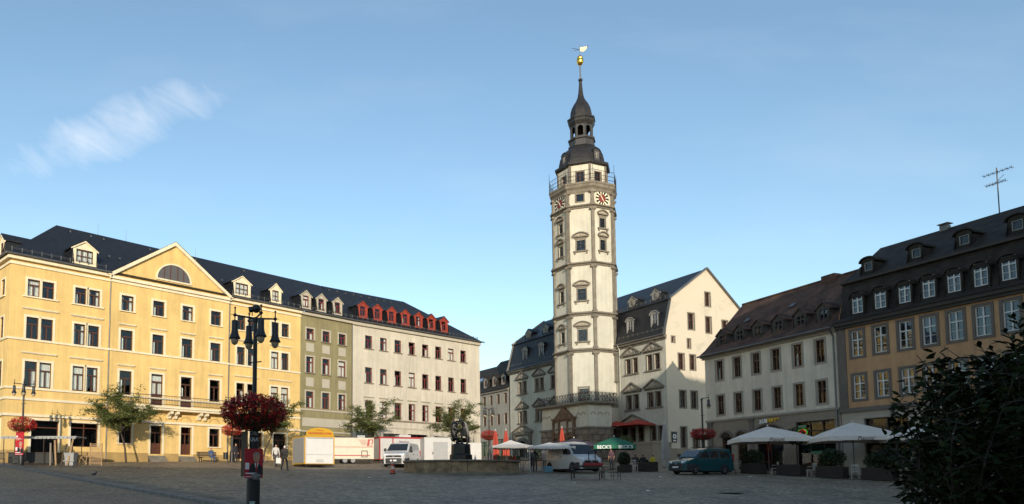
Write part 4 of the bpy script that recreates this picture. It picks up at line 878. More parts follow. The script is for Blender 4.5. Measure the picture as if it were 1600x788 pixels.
for s in HS:
    for a, b in HR: window(hb, LH(s, 0, a), 0.78, b-a, 'cross' if rc.random() < 0.6 else 'two', m_brown, gm=m_glass, surround=(0.15, 0.035, m_surr, True), curt=rc.choice([None, None, 4, 3]))
MB().box(-0.05, 13.3, -0.12, 0.02, 6.5, 6.66).build('string_course', m_surr, hb, TZ(ZH)); MB().box(-0.3, 13.3, -0.28, 0.02, 12.22, 12.46).box(-0.2, 13.3, -0.14, 0.02, 12.05, 12.219).build('eaves_cornice', m_surr, hb, TZ(ZH))
for s in (0.5, 5.15): MB().box(s-0.2, s+0.2, -0.12, 0.0, 1.5, 6.3).box(s-0.28, s+0.28, -0.2, 0.0, 6.3, 6.48).build('pilaster', m_dsurr, hb, TZ(ZH))
def arch_trim(par, c, r_, z, m, zb, y=-0.02, th=0.2, flat=1.0):
    a = MB()
    for i in range(10):
        t0, t1 = math.pi*i/10, math.pi*(i+1)/10; f = lambda t, q: (c+q*math.cos(t), z+flat*q*math.sin(t)); a.extr([f(t0, r_), f(t0, r_+th), f(t1, r_+th), f(t1, r_)], y-0.1, y+0.03)
    a.build('arch_moulding', m, par, TZ(zb))
    g_ = MB(); g_.poly([(c+r_*math.cos(math.pi*i/10), y-0.012, z+flat*r_*math.sin(math.pi*i/10)) for i in range(11)]); g_.build('fanlight', mat('fanlight_glass', (0.05, 0.035, 0.025), 0.1), par, TZ(zb))
for a, b, c, d in arch_h: arch_trim(hb, (a+b)/2, 0.55, d, m_dsurr, ZH, flat=0.75); window(hb, LH((a+b)/2, 0, c), b-a, d-c, 'shop', m_brown)
arch_trim(hb, 6.9, 1.35, 5.2, m_dsurr, ZH, flat=0.48)
for a, b, c, d in gfh: window(hb, LH((a+b)/2, 0, c), b-a, d-c, 'shop', m_black, rec=0.2)
for i, ch in enumerate('SUBWAY'): text(ch, 0.43, mat('sign_white', (0.85, 0.84, 0.80), 0.5) if i < 3 else mat('sign_yellow', (0.75, 0.42, 0.02), 0.5), hb, LH(6.2+0.295*i, -0.16, 6.10+0.012*i), bold=True, ext=0.03, shear=0.15)
MB().extr([(7.88, 6.12), (8.12, 6.26), (7.9, 6.36), (7.96, 6.26)], -0.19, -0.13).build('sign_arrow', MATS['sign_yellow'], hb, TZ(ZH))
# lit oval sign in the shop window
sgn = MB(); sgn.lathe([(0, 0.02), (0.36, 0.02), (0.40, 0.0)], 24); so = sgn.build('open_sign', mat('sign_red_neon', (0.5, 0.02, 0.02), 0.5, emit=((1.0, 0.06, 0.03), 0.22)), hb, LH(9.95, 0.1, 5.05) @ Matrix.Rotation(math.pi/2, 4, 'X') @ Matrix.Diagonal((1, 0.6, 1, 1)))
MB().lathe([(0.40, 0.0), (0.40, 0.04), (0.46, 0.04), (0.46, 0.0)], 24).build('sign_rim', mat('sign_green_neon', (0.05, 0.4, 0.05), 0.5, emit=((0.12, 0.9, 0.1), 0.22)), so)
for q in ((9.6, 10.3, 0.08, 0.12, 5.4, 5.6), (10.6, 12.7, 0.1, 0.13, 3.4, 3.62)): MB().box(*q).build('shop_sticker', mat('sticker_green', (0.10, 0.24, 0.13), 0.6), hb, TZ(ZH))
EYh, EZh, RYh, RZh = -0.45, 12.35, 4.7, 17.45; SLh = (RZh-EZh)/(RYh-EYh)
rf = MB(); PH = [(EYh, EZh), (0.35, EZh+0.62), (RYh, RZh), (9.9, 12.3)]
for (y0, z0), (y1, z1) in zip(PH[:-1], PH[1:]): rf.poly([(-0.35, y0, z0), (13.3, y0, z0), (13.3, y1, z1), (-0.35, y1, z1)])
rf.build('roof', m_redtile, hb, TZ(ZH))
MB().tube((-0.35, RYh, RZh+0.02), (13.3, RYh, RZh+0.02), 0.11, n=8).build('ridge_tiles', m_redtile, hb, TZ(ZH))
MB().tube((-0.35, EYh-0.05, EZh), (13.3, EYh-0.05, EZh), 0.08, n=8).tube((13.12, -0.1, 2.3), (13.12, -0.1, 11.8), 0.06, n=8).tube((13.12, -0.1, 11.8), (13.12, -0.5, 12.3), 0.06, n=8).build('gutter', m_zinc, hb, TZ(ZH))
m_dorm = mat('weathered_dormer_boards', (0.075, 0.066, 0.058), 0.85, var=0.25, vscale=4)
for s in (1.5, 3.5, 5.5, 7.6, 9.7, 11.75): dormer(hb, LH(s, 0.62, 13.0), 1.12, 1.12, 0.4, SLh, (0.72, 0.95, 0.12), m_dorm, m_redtile, m_dorm, 'cross', cheek=m_dorm, gm=m_glass_blue, ov=0.14)
MB().box(8.4, 9.6, 4.3, 5.0, 17.0, 17.72).build('chimney', m_redtile, hb, TZ(ZH))
for s, y in ((2.5, 2.3), (7.0, 2.6), (12.2, 3.0)):
    MB().box(-0.25, 0.25, -0.02, 0.02, 0, 0.45).build('skylight', m_zinc, hb, LH(s, y, EZh+(y-EYh)*SLh+0.1) @ Matrix.Rotation(R(-45), 4, 'X'))

# ================================================================== the orange house
OO_, AO_, ZO = (32.41, 51.91), -69.34, 2.0
LO = lambda x, y, z: T(x, y, z-ZO)
gb_ = bframe('mansard_house', 'orange house with dark slate mansard and arched white dormer windows at right edge', 'house', OO_, AO_, ZO)
OS = [1.41, 3.05, 4.72, 6.22, 7.78, 9.28, 10.75, 12.3, 13.9, 15.5]; ORW = [(10.08, 11.86), (7.1, 8.75)]
w = MB(); wall_holes(w, 0, 17.5, 6.3, 12.6, [(s-0.42, s+0.42, a, b) for s in OS for a, b in ORW], 0, 0.2); w.poly([(17.5, 0, 1), (17.5, 10, 1), (17.5, 10, 12.6), (17.5, 5, 18.7), (17.5, 0, 12.6)]); w.poly([(0, 10, 1), (17.5, 10, 1), (17.5, 10, 12.6), (0, 10, 12.6)]); w.poly([(0, 10, 1), (0, 0, 1), (0, 0, 12.6), (0, 1, 15.6), (0, 5, 18.7), (0, 10, 12.6)]); w.build('wall', m_orange, gb_, TZ(ZO))
shp = [(1.6, 4.6, 2.5, 5.7), (5.4, 8.4, 2.5, 5.7), (9.2, 12.2, 2.5, 5.7), (13, 16, 2.5, 5.7)]
m_shopwall = mat('cream_shopfront', (0.40, 0.35, 0.28), 0.8, var=0.08)
w = MB(); wall_holes(w, 0, 17.5, 1, 6.3, shp, -0.012, 0.3); w.build('shopfront_wall', m_shopwall, gb_, TZ(ZO))
for k in range(5): MB().box(0.02, 17.5, -0.045, -0.015, 5.75+0.1*k, 5.83+0.1*k).build('shopfront_moulding', m_shopwall, gb_, TZ(ZO)) if k % 2 == 0 else None
for a, b, c, d in shp: window(gb_, LO((a+b)/2, 0, c), b-a, d-c, 'shop', m_black, rec=0.2)
MB().box(0.1, 17.4, 0.62, 0.67, 1.5, 12.4).build('room_dark_backing', m_dark, gb_, TZ(ZO))
for s in OS:
    for a, b in ORW: window(gb_, LO(s, 0, a), 0.84, b-a, 'cross', m_whitepaint, gm=m_glass_blue, surround=(0.17, 0.05, m_dsurr, True), rec=0.08, curt=rc.choice([None, 4, None, 2]))
MB().box(-0.02, 0.55, -0.06, 0.02, 6.45, 12.3).build('corner_strip', m_dsurr, gb_, TZ(ZO))
MB().box(-0.05, 17.6, -0.22, 0.02, 6.22, 6.5).build('string_course', m_dsurr, gb_, TZ(ZO)); MB().box(-0.1, 17.6, -0.35, 0.02, 12.35, 12.62).box(-0.1, 17.6, -0.2, 0.02, 12.15, 12.349).build('eaves_cornice', mat('dark_eaves_timber', (0.05, 0.042, 0.035), 0.8), gb_, TZ(ZO))
rf = MB(); PO = [(-0.45, 12.6), (0.25, 13.0), (0.85, 15.45), (0.72, 15.62), (1.0, 15.75), (5.0, 18.75), (10.4, 12.4)]
for (y0, z0), (y1, z1) in zip(PO[:-1], PO[1:]): rf.poly([(-0.1, y0, z0), (17.6, y0, z0), (17.6, y1, z1), (-0.1, y1, z1)])
rf.poly([(-0.1, y, z) for y, z in PO]); rf.build('roof', m_slate_old, gb_, TZ(ZO))
MB().box(-0.15, 17.6, 0.6, 0.95, 15.52, 15.66).build('mansard_moulding', MATS['dark_eaves_timber'], gb_, TZ(ZO))
for s in (1.42, 3.05, 4.68, 6.2, 7.7, 9.2, 10.68, 12.2, 13.8, 15.4): dormer(gb_, LO(s, 0.16, 13.02), 1.02, 1.2, 0.36, 4.3, (0.76, 1.42, 0.10), m_slate_old, m_slate_old, m_whitepaint, 'cross', arch=True, gm=m_glass_blue, ov=0.10)
for s in (1.35, 4.65, 7.6, 10.5, 13.6): dormer(gb_, LO(s, 1.55, 16.2), 0.95, 0.75, 0.26, 0.75, (0.6, 0.62, 0.1), m_slate_old, m_slate_old, m_gd, 'none', arch=True, gm=m_glass, ov=0.14)
an = MB(); an.tube((0, 0, -0.5), (0, 0, 3.05), 0.035, n=6)
for z, a, b in ((2.75, -0.75, 0.85), (2.05, -0.65, 0.45)):
    an.tube((a, 0, z), (b, 0, z), 0.02, n=5)
    for i in range(7): x = a+(b-a)*i/6; an.tube((x, -0.25, z), (x, 0.25, z), 0.012, n=4); an.tube((x, 0, z-0.12), (x, 0, z+0.12), 0.012, n=4)
an.tube((-0.3, 0, 1.95), (0.4, 0, 2.45), 0.015, n=4); an.build('roof_antenna', m_iron, gb_, LO(7.75, 5.0, 18.7))
MB().box(4.2, 4.7, 4.8, 5.2, 18.6, 18.95).box(4.1, 4.8, 4.7, 5.3, 19.05, 19.1).box(4.2, 4.25, 4.8, 4.85, 18.9, 19.1).box(4.65, 4.7, 4.8, 4.85, 18.9, 19.1).build('chimney_cap', m_zinc, gb_, TZ(ZO))

# ================================================================== unseen blocks added behind the viewer, sized to keep the low sun off
def make_shade_house(name, label, x0, x1, y0, y1, ze, zr, m, rfm):
    zb = gz((x0+x1)/2, y1); t = thing(name, label, 'building', ((x0+x1)/2, y1, zb), 180)
    wd, dp = x1-x0, y1-y0; a = wd/2; hs = []
    for k in range(int((ze-zb-4)/3.4)):
        for i in range(int(wd/2.6)): s = -a+1.3+2.6*i; hs.append((s-0.5, s+0.5, 4.2+3.4*k, 6.0+3.4*k))
    b = MB(); wall_holes(b, -a, a, -3, ze-zb, hs, 0, 0.2)
    for sx in (-a, a): b.poly([(sx, 0, -3), (sx, dp, -3), (sx, dp, ze-zb), (sx, dp/2, zr-zb), (sx, 0, ze-zb)])
    b.poly([(-a, dp, -3), (a, dp, -3), (a, dp, ze-zb), (-a, dp, ze-zb)]); b.build('wall', m, t)
    MB().box(-a+0.1, a-0.1, 0.5, 0.55, -2.8, ze-zb-0.2).build('room_dark_backing', m_dark, t)
    for p, q, r_, s_ in hs[:120]: window(t, T((p+q)/2, 0, r_), 1.0, 1.8, 'T', m_brown)
    r_ = MB(); r_.poly([(-a, -0.3, ze-zb-0.1), (a, -0.3, ze-zb-0.1), (a, dp/2, zr-zb+0.1), (-a, dp/2, zr-zb+0.1)]); r_.poly([(-a, dp+0.3, ze-zb-0.1), (a, dp+0.3, ze-zb-0.1), (a, dp/2, zr-zb+0.1), (-a, dp/2, zr-zb+0.1)]); r_.build('roof', rfm, t)
make_shade_house('shade_house', 'unseen pale house added behind the viewer to shade the square, left of its taller neighbours', -60, 7.8, -34, -22, 14.0, 19.6, m_greywall, m_slate_old)
make_shade_house('shade_house', 'unseen taller pale house added behind the viewer to shade the fountain and tents', 8.0, 30, -34, -22, 16.5, 21.4, m_white, m_slate_old)
make_shade_house('shade_block', 'unseen high building added behind the viewer on the right to shade the right row', 24.0, 75, -18, -5, 26.5, 32.5, m_tar, m_slate_old)
# unseen house added to the right row, blocks bright sky reflections in shop glass
nb = bframe('added_row_house', 'unseen grey house added beyond the orange house to block sky reflections, outside the view', 'house', OO_, AO_, ZO)
nh = [(s-0.45, s+0.45, a, b) for s in [19+2.2*i for i in range(10)] for a, b in ((10.1, 11.9), (7.0, 8.7), (3.2, 5.4))]
w = MB(); wall_holes(w, 17.7, 40.5, 0.5, 12.6, nh, 0.15, 0.2); w.poly([(40.5, 0.15, 0.5), (40.5, 10, 0.5), (40.5, 10, 12.6), (40.5, 5, 18), (40.5, 0.15, 12.6)]); w.poly([(17.7, 10, 0.5), (40.5, 10, 0.5), (40.5, 10, 12.6), (17.7, 10, 12.6)]); w.build('wall', m_tar, nb, TZ(ZO))
MB().box(17.8, 40.3, 0.8, 0.85, 1, 12.4).build('room_dark_backing', m_dark, nb, TZ(ZO))
for a, b, c, d in nh: window(nb, LO((a+b)/2, 0.15, c), b-a, d-c, 'cross', m_whitepaint)
rf = MB(); rf.poly([(17.65, -0.3, 12.5), (40.7, -0.3, 12.5), (40.7, 5, 18.2), (17.65, 5, 18.2)]); rf.poly([(17.65, 10.3, 12.5), (40.7, 10.3, 12.5), (40.7, 5, 18.2), (17.65, 5, 18.2)]); rf.build('roof', m_slate_old, nb, TZ(ZO))

# ================================================================== small builders
def G(x, y, dz=0.0): return (x, y, gz(x, y)+dz)
m_leafA = mat('tree_leaf', (0.075, 0.095, 0.024), 0.6, var=0.45, vscale=1.5, spec=0.3)
m_leafB = mat('tree_leaf_light', (0.14, 0.16, 0.045), 0.6, var=0.35, vscale=1.5, spec=0.3)
m_bark = mat('tree_bark', (0.055, 0.042, 0.032), 0.9, var=0.3, vscale=6, bump=0.4, bscale=20)
def leafcloud(pts, size, rnd, mats, name='crown', parent=None, flat=0.5):
    v, f, mi = [], [], []
    for p in pts:
        s = size*rnd.uniform(0.6, 1.3); a = rnd.uniform(0, 6.28); t = rnd.gauss(0, flat)
        d = Vector((math.cos(a), math.sin(a), t)).normalized(); e = d.cross(Vector((rnd.gauss(0, 0.5), rnd.gauss(0, 0.5), 1))).normalized(); n = d.cross(e)
        o = len(v); v += [tuple(p-d*s*0.5), tuple(p+e*s*0.28+n*s*0.08), tuple(p+d*s*0.55), tuple(p-e*s*0.28+n*s*0.08)]; f += [(o, o+1, o+2), (o, o+2, o+3)]; k = 1 if rnd.random() < 0.4 else 0; mi += [k, k]
    me = bpy.data.meshes.new(name); me.from_pydata(v, [], f)
    for m in mats: me.materials.append(m)
    me.polygons.foreach_set('material_index', mi); me.update()
    o = place(me, name, parent); o['kind'] = 'stuff'; return o
def tree(label, loc, h, cr, ch, seed, nleaf=5200, lean=(0, 0), leaf=0.165, trunk_r=0.09, fork=0.38):
    rnd = random.Random(seed); t = thing('square_tree', label, 'tree', loc, 0, 'young trees along the left row')
    b = MB(); top = Vector((lean[0], lean[1], h*fork)); p0 = Vector((0, 0, -0.2)); mid = Vector((lean[0]*0.3, lean[1]*0.3, h*fork*0.5))
    b.tube(p0, mid, trunk_r, trunk_r*0.85, 9); b.tube(mid, top, trunk_r*0.85, trunk_r*0.7, 9)
    ends = []
    nl = 11
    for i in range(nl):
        a = 2*math.pi*i/nl + rnd.uniform(-0.3, 0.3); rr = cr*rnd.uniform(0.7, 1.08); zt = h-ch*rnd.uniform(0.12, 0.9)
        st = top + Vector((0, 0, rnd.uniform(-0.1, 0.5)))
        e = Vector((lean[0]+rr*math.cos(a), lean[1]+rr*math.sin(a), zt)); m1 = st.lerp(e, 0.5)+Vector((0, 0, rnd.uniform(0.1, 0.5)))
        b.tube(st, m1, trunk_r*0.5, trunk_r*0.3, 6); b.tube(m1, e, trunk_r*0.3, 0.012, 5)
        for k in range(9):
            q = st.lerp(m1, rnd.uniform(0.4, 1)) if k < 3 else m1.lerp(e, rnd.uniform(0, 1)); ee = q+Vector((rnd.gauss(0, 0.6), rnd.gauss(0, 0.6), rnd.gauss(0.0, 0.28)))*cr*0.42
            b.tube(q, ee, 0.016, 0.006, 4); ends.append((q, ee))
        ends.append((m1, e))
    for k in range(6):
        e = top+Vector((rnd.gauss(0, 0.3)*cr, rnd.gauss(0, 0.3)*cr, (h-top.z)*rnd.uniform(0.7, 1.0))); b.tube(top, e, trunk_r*0.4, 0.012, 5); ends += [(top.lerp(e, 0.5), e)]*3
    b.build('trunk', m_bark, t)
    pts = []
    while len(pts) < nleaf:
        q, e = rnd.choice(ends); c = q.lerp(e, rnd.uniform(0.15, 1.08)); 
        for _ in range(7): pts.append(c+Vector((rnd.gauss(0, 0.2), rnd.gauss(0, 0.2), rnd.gauss(-0.02, 0.09))))
    leafcloud(pts, leaf, rnd, [m_leafA, m_leafB], 'crown', t)
    return t
def bushpts(rnd, c, rx, ry, rz, n):
    out_ = []
    while len(out_) < n:
        p = Vector((rnd.uniform(-1, 1), rnd.uniform(-1, 1), rnd.uniform(-1, 1)))
        if p.length > 1 or p.length < 0.45*rnd.random(): continue
        out_.append(Vector((c[0]+p.x*rx, c[1]+p.y*ry, c[2]+p.z*rz)))
    return out_
m_flower = mat('red_geranium', (0.60, 0.016, 0.012), 0.6, var=0.4, vscale=3)
m_flower2 = mat('deep_red_geranium', (0.36, 0.009, 0.010), 0.6, var=0.4, vscale=3)
m_shrub = mat('dark_shrub_leaf', (0.022, 0.034, 0.012), 0.6, var=0.5, vscale=2, spec=0.3)
m_shrub2 = mat('shrub_leaf', (0.04, 0.055, 0.02), 0.6, var=0.4, vscale=2, spec=0.3)

# ------------------------------------------------------------------ people (one continuous body grown with the Skin modifier)
m_skin = mat('skin', (0.42, 0.23, 0.15), 0.6, var=0.08, vscale=8)
STAND = dict(pel=(0, 0, .94), sp=(0, 0.01, 1.17), ch=(0, 0.0, 1.38), nk=(0, -0.01, 1.50), hd=(0, -0.03, 1.60), ht=(0, -0.03, 1.70),
             sl=(-.19, 0, 1.41), el=(-.25, .03, 1.13), wl=(-.24, -.06, .88), fl=(-.235, -.10, .78), sr=(.19, 0, 1.41), er=(.25, .03, 1.13), wr=(.24, -.06, .88), fr=(.235, -.10, .78),
             hl=(-.09, 0, .90), kl=(-.11, -.02, .50), al=(-.11, .03, .09), tl=(-.12, -.12, .04), hr=(.09, 0, .90), kr=(.11, -.02, .50), ar=(.11, .03, .09), tr=(.12, -.12, .04))
SIT = dict(STAND, pel=(0, 0, .50), sp=(0, 0.03, .73), ch=(0, 0.02, .95), nk=(0, 0, 1.07), hd=(0, -0.03, 1.17), ht=(0, -0.03, 1.27), sl=(-.19, 0, .98), el=(-.25, -.05, .72), wl=(-.16, -.26, .64), fl=(-.12, -.34, .62), sr=(.19, 0, .98), er=(.25, -.05, .72), wr=(.16, -.26, .64), fr=(.12, -.34, .62),
           hl=(-.1, -.05, .50), kl=(-.14, -.44, .50), al=(-.14, -.42, .09), tl=(-.15, -.56, .04), hr=(.1, -.05, .50), kr=(.14, -.44, .50), ar=(.14, -.42, .09), tr=(.15, -.56, .04))
WALK = dict(STAND, kl=(-.11, -.18, .52), al=(-.11, -.22, .10), tl=(-.12, -.36, .06), kr=(.11, .05, .50), ar=(.11, .26, .14), tr=(.12, .14, .05), wl=(-.24, .12, .90), fl=(-.235, .13, .80), wr=(.24, -.18, .92), fr=(.235, -.24, .84))
LEAN = dict(STAND, sp=(0, -0.05, 1.15), ch=(0, -0.20, 1.32), nk=(0, -0.30, 1.41), hd=(0, -0.38, 1.48), ht=(0, -0.42, 1.57), sl=(-.19, -.2, 1.34), el=(-.24, -.28, 1.08), wl=(-.2, -.45, .95), fl=(-.18, -.52, .90), sr=(.19, -.2, 1.34), er=(.24, -.28, 1.08), wr=(.2, -.45, .95), fr=(.18, -.52, .90))
BONES = [('pel', 'sp'), ('sp', 'ch'), ('ch', 'nk'), ('nk', 'hd'), ('hd', 'ht')] + [p for s in 'lr' for p in (('ch', 's'+s), ('s'+s, 'e'+s), ('e'+s, 'w'+s), ('w'+s, 'f'+s), ('pel', 'h'+s), ('h'+s, 'k'+s), ('k'+s, 'a'+s), ('a'+s, 't'+s))]
RAD = dict(pel=(.15, .11), sp=(.14, .10), ch=(.165, .11), nk=(.055, .055), hd=(.078, .095), ht=(.06, .07), s=(.075, .07), e=(.05, .05), w=(.035, .035), f=(.035, .02), h=(.095, .095), k=(.065, .065), a=(.045, .05), t=(.045, .03))
def skinmesh(P, bones, rad, root, sub=2):
    names = list(P); idx = {n: i for i, n in enumerate(names)}
    me = bpy.data.meshes.new('skel'); me.from_pydata([P[n] for n in names], [(idx[a], idx[b]) for a, b in bones], []); me.update()
    o = bpy.data.objects.new('tmp', me); COL.objects.link(o); md = o.modifiers.new('s', 'SKIN'); md.use_smooth_shade = True
    for n in names:
        sv = me.skin_vertices[0].data[idx[n]]; sv.radius = rad.get(n, rad.get(n[0], (.05, .05))); sv.use_root = n == root
    o.modifiers.new('u', 'SUBSURF').levels = sub
    dg = bpy.context.evaluated_depsgraph_get(); dg.update(); r = bpy.data.meshes.new_from_object(o.evaluated_get(dg)); bpy.data.objects.remove(o); return r
def segd(p, a, b):
    ab = b-a; t = max(0, min(1, (p-a).dot(ab)/max(1e-9, ab.length_squared))); return (p-(a+ab*t)).length
def person(label, pose, loc, rz, top, trousers, hair, shoes=(0.02, 0.02, 0.02), scale=1.0, sleeves=True, group='people on the square'):
    o = thing('person', label, 'person', loc, rz, group); o.scale = (scale,)*3
    me = skinmesh(pose, BONES, RAD, 'pel'); V = {k: Vector(v) for k, v in pose.items()}
    def cm(c): return mat('cloth_%02x%02x%02x' % tuple(int(x*255) for x in c), c, 0.85, var=0.2, vscale=8)
    me.materials.clear()
    for m in (m_skin, cm(top), cm(trousers), cm(hair), cm(shoes)): me.materials.append(m)
    def cls(a, b):
        if a in ('nk', 'hd'): return 0
        if a[0] == 'w': return 0
        if a[0] == 'e' and not sleeves: return 0
        if a == 'ch' and b == 'nk': return 1
        if a[0] in 'hk' and a != 'hd': return 2
        if a[0] == 'a': return 4
        if a == 'pel' and b[0] == 'h': return 2
        return 1
    for p in me.polygons:
        c = p.center; a, b = min(BONES, key=lambda q: segd(c, V[q[0]], V[q[1]])); k = cls(a, b)
        if a in ('hd', 'nk') and (c.z > V['hd'].z+0.045 or (c.y > V['hd'].y+0.02 and c.z > V['hd'].z-0.05)): k = 3
        p.material_index = k; p.use_smooth = True
    place(me, 'body', o)
    f = MB(); h = V['hd']
    for sg in (-1, 1): f.ball((sg*0.03, h.y-0.088, h.z+0.012), 0.011, 0.008, 0.008, 6, 4, 1)
    f.ball((0, h.y-0.10, h.z-0.012), 0.013, 0.018, 0.022, 6, 4, 0); f.box(-0.022, 0.022, h.y-0.096, h.y-0.086, h.z-0.052, h.z-0.045, 2)
    for sg in (-1, 1): f.ball((sg*0.082, h.y+0.005, h.z), 0.012, 0.02, 0.03, 6, 4, 0)
    f.build('face', [m_skin, m_black, mat('lips', (0.3, 0.1, 0.08), 0.6)], o, smooth=True)
    return o

# ------------------------------------------------------------------ vehicles: front at +x
def paint(name, c, rough=0.28, metal=0.0): return mat(name, c, rough, var=0.04, vscale=3, coat=0.5, metal=metal, spec=0.5)
m_tyre = mat('tyre_rubber', (0.014, 0.014, 0.014), 0.85); m_rim = mat('wheel_rim', (0.26, 0.26, 0.27), 0.4, metal=0.5); m_carglass = mat('car_glass', (0.015, 0.018, 0.02), 0.04, spec=0.9)
m_lamp = mat('headlamp_glass', (0.75, 0.77, 0.8), 0.12, spec=0.8); m_plate = mat('number_plate', (0.7, 0.7, 0.68), 0.5); m_bump = mat('grey_bumper_plastic', (0.028, 0.028, 0.03), 0.6); m_red = mat('tail_lamp', (0.35, 0.01, 0.01), 0.2)
def van(name, label, loc, heading, L_, W_, H_, tops, zsh, pm, bumper_m, sidewin, wheels, wr, win_screen, cat='van', grille=None, lampz=0.85, roofrack=False, tumble=0.16, rails=False):
    """tops: (x from the front, roof/bonnet height, half width factor)"""
    t = thing(name, label, cat, loc, math.degrees(math.atan2(heading[1], heading[0])))
    hx = L_/2; zb = 0.22
    def topat(x):
        for (a, za, wa), (b, zb_, wb_) in zip(tops[:-1], tops[1:]):
            if a <= x <= b: k = (x-a)/(b-a); return za+(zb_-za)*k, wa+(wb_-wa)*k
        return tops[-1][1], tops[-1][2]
    def halfw(x, z):
        zt, wf = topat(x); w = W_/2*wf; s = min(zsh, zt-0.03)
        if z <= s: return w*(0.97+0.03*min(1, max(0, (z-zb)/0.35)))
        return w-(z-s)/max(0.05, H_-zsh)*tumble*min(1, (H_-zsh)/0.6)
    st = sorted({x for x, _, _ in tops} | {L_*i/22 for i in range(23)}); NR = 13; vs, fs = [], []
    for x in st:
        zt, wf = topat(x); s = min(zsh, zt-0.06)
        zs = [zb, zb+0.12, zb+0.3, s*0.55+zb*0.45 if s > zb+0.6 else (zb+s)/2, s, s+(zt-s)*0.5, zt-0.09 if zt-s > 0.2 else zt-0.02]
        ring = [(0.0, zb)] + [(halfw(x, z), z) for z in zs]
        e = halfw(x, zt-0.09) if zt-s > 0.2 else halfw(x, zt); ring += [(e-0.045, zt-0.025), (e-0.14, zt), (0.0, zt+0.035)]
        full = ring + [(-y, z) for y, z in reversed(ring[1:-1])]
        vs += [(hx-x, y, z) for y, z in full]; NR = len(full)
    for i in range(len(st)-1):
        for k in range(NR): k2 = (k+1) % NR; fs.append((i*NR+k, i*NR+k2, (i+1)*NR+k2, (i+1)*NR+k))
    fs += [tuple(range(NR)), tuple(range((len(st)-1)*NR+NR-1, (len(st)-1)*NR-1, -1))]
    b = MB(); b.add(vs, fs); body = b.build('body', pm, t, smooth=True)
    me = body.data
    try: me.set_sharp_from_angle(angle=R(38))
    except Exception: pass
    for sg in (-1, 1):
        for q in sidewin:
            g_ = MB(); g_.poly([(hx-x, sg*(halfw(x, z)+0.008), z) for x, z in q]); g_.build('side_window', m_carglass, t)
        for wx in wheels:
            a = MB(); yw = W_/2; pts = [(hx-wx+math.cos(math.pi*i/14)*wr*1.17, wr+math.sin(math.pi*i/14)*wr*1.17) for i in range(15)]; a.extr([(x, z) for x, z in pts] + [(pts[-1][0], 0.2), (pts[0][0], 0.2)], sg*yw*0.90, sg*(yw+0.006)); a.build('wheel_arch', m_bump, t)
            wo = MB(); wo.lathe([(wr*0.62, -0.10), (wr*0.93, -0.10), (wr, -0.06), (wr, 0.06), (wr*0.93, 0.10), (wr*0.62, 0.10)], 24); wh_ = wo.build('wheel', m_tyre, t, T(hx-wx, sg*(yw-0.07), wr) @ Matrix.Rotation(-sg*math.pi/2, 4, 'X'), smooth=True)
            ri = MB(); ri.lathe([(0.0, 0.085), (wr*0.18, 0.085), (wr*0.22, 0.06), (wr*0.5, 0.05), (wr*0.62, 0.095), (wr*0.64, 0.05)], 20)
            for i in range(6):
                aa = 2*math.pi*i/6; ri.ball((wr*0.4*math.cos(aa), wr*0.4*math.sin(aa), 0.055), wr*0.09, wr*0.09, 0.012, 6, 4, 1)
            ri.build('rim', [m_rim, m_black], wh_, smooth=True)
        mi = MB(); xm, zm = win_screen[0]+0.28, zsh+0.16; yw = halfw(xm, zm); mi.box(hx-xm-0.07, hx-xm+0.07, sg*(yw+0.05) if sg > 0 else sg*(yw+0.24), sg*(yw+0.24) if sg > 0 else sg*(yw+0.05), zm-0.05, zm+0.2); mi.tube((hx-xm, sg*yw, zm), (hx-xm, sg*(yw+0.1), zm), 0.03, n=6); mi.build('mirror', m_bump, t)
        lp = MB(); xh = 0.05; y1 = halfw(0.06, lampz)-0.02; y0 = y1-0.32
        xo = hx-0.02; lp.add([(xo+0.015, sg*y0, lampz-0.06), (xo-0.05, sg*(y1+0.01), lampz-0.05), (xo-0.30, sg*(halfw(0.32, lampz+0.1)+0.012), lampz+0.13), (xo-0.07, sg*y1*0.97, lampz+0.15), (xo-0.03, sg*y0, lampz+0.11)], [(0, 1, 3, 4), (1, 2, 3)]); lp.build('headlight', m_lamp, t)
        tl = MB(); tl.box(-hx-0.012, -hx+0.06, min(sg*(W_/2-0.16), sg*(W_/2+0.004)), max(sg*(W_/2-0.16), sg*(W_/2+0.004)), 0.9, 1.4); tl.build('tail_light', m_red, t)
        dh = MB()
        for x in (win_screen[1]+0.75, win_screen[1]+1.9): dh.box(hx-x-0.09, hx-x+0.09, min(sg*halfw(x, zsh-0.1), sg*(halfw(x, zsh-0.1)+0.03)), max(sg*halfw(x, zsh-0.1), sg*(halfw(x, zsh-0.1)+0.03)), zsh-0.13, zsh-0.08)
        dh.build('door_handle', m_bump, t)
        sm = MB()
        for x in (win_screen[1]-0.05, win_screen[1]+0.95): 
            sm.add([(hx-x-0.006, sg*(halfw(x, z)+0.003), z) for z in (0.4, zsh)] + [(hx-x+0.006, sg*(halfw(x, z)+0.003), z) for z in (zsh, 0.4)], [(0, 1, 2, 3)])
        sm.build('door_gap', m_black, t)
    # windscreen
    xa, xb = win_screen; za, _ = topat(xa); zb2, _ = topat(xb); ya, yb_ = halfw(xa, za)-0.1, halfw(xb, zb2-0.06)-0.09; d = Vector((-(xb-xa), 0, zb2-za)).normalized(); nn = Vector((d.z, 0, -d.x))
    nn = Vector((zb2-za, 0, xb-xa)).normalized()*0.042
    ws = MB(); k0, k1 = 0.05, 0.93; A = lambda k, y: (hx-(xa+(xb-xa)*k)+nn.x, y, za+(zb2-za)*k+nn.z)
    yk = lambda k: ya+(yb_-ya)*k; ws.poly([A(k0, -yk(k0)), A(k0, yk(k0)), A(k1, yk(k1)), A(k1, -yk(k1))]); ws.build('windscreen', m_carglass, t)
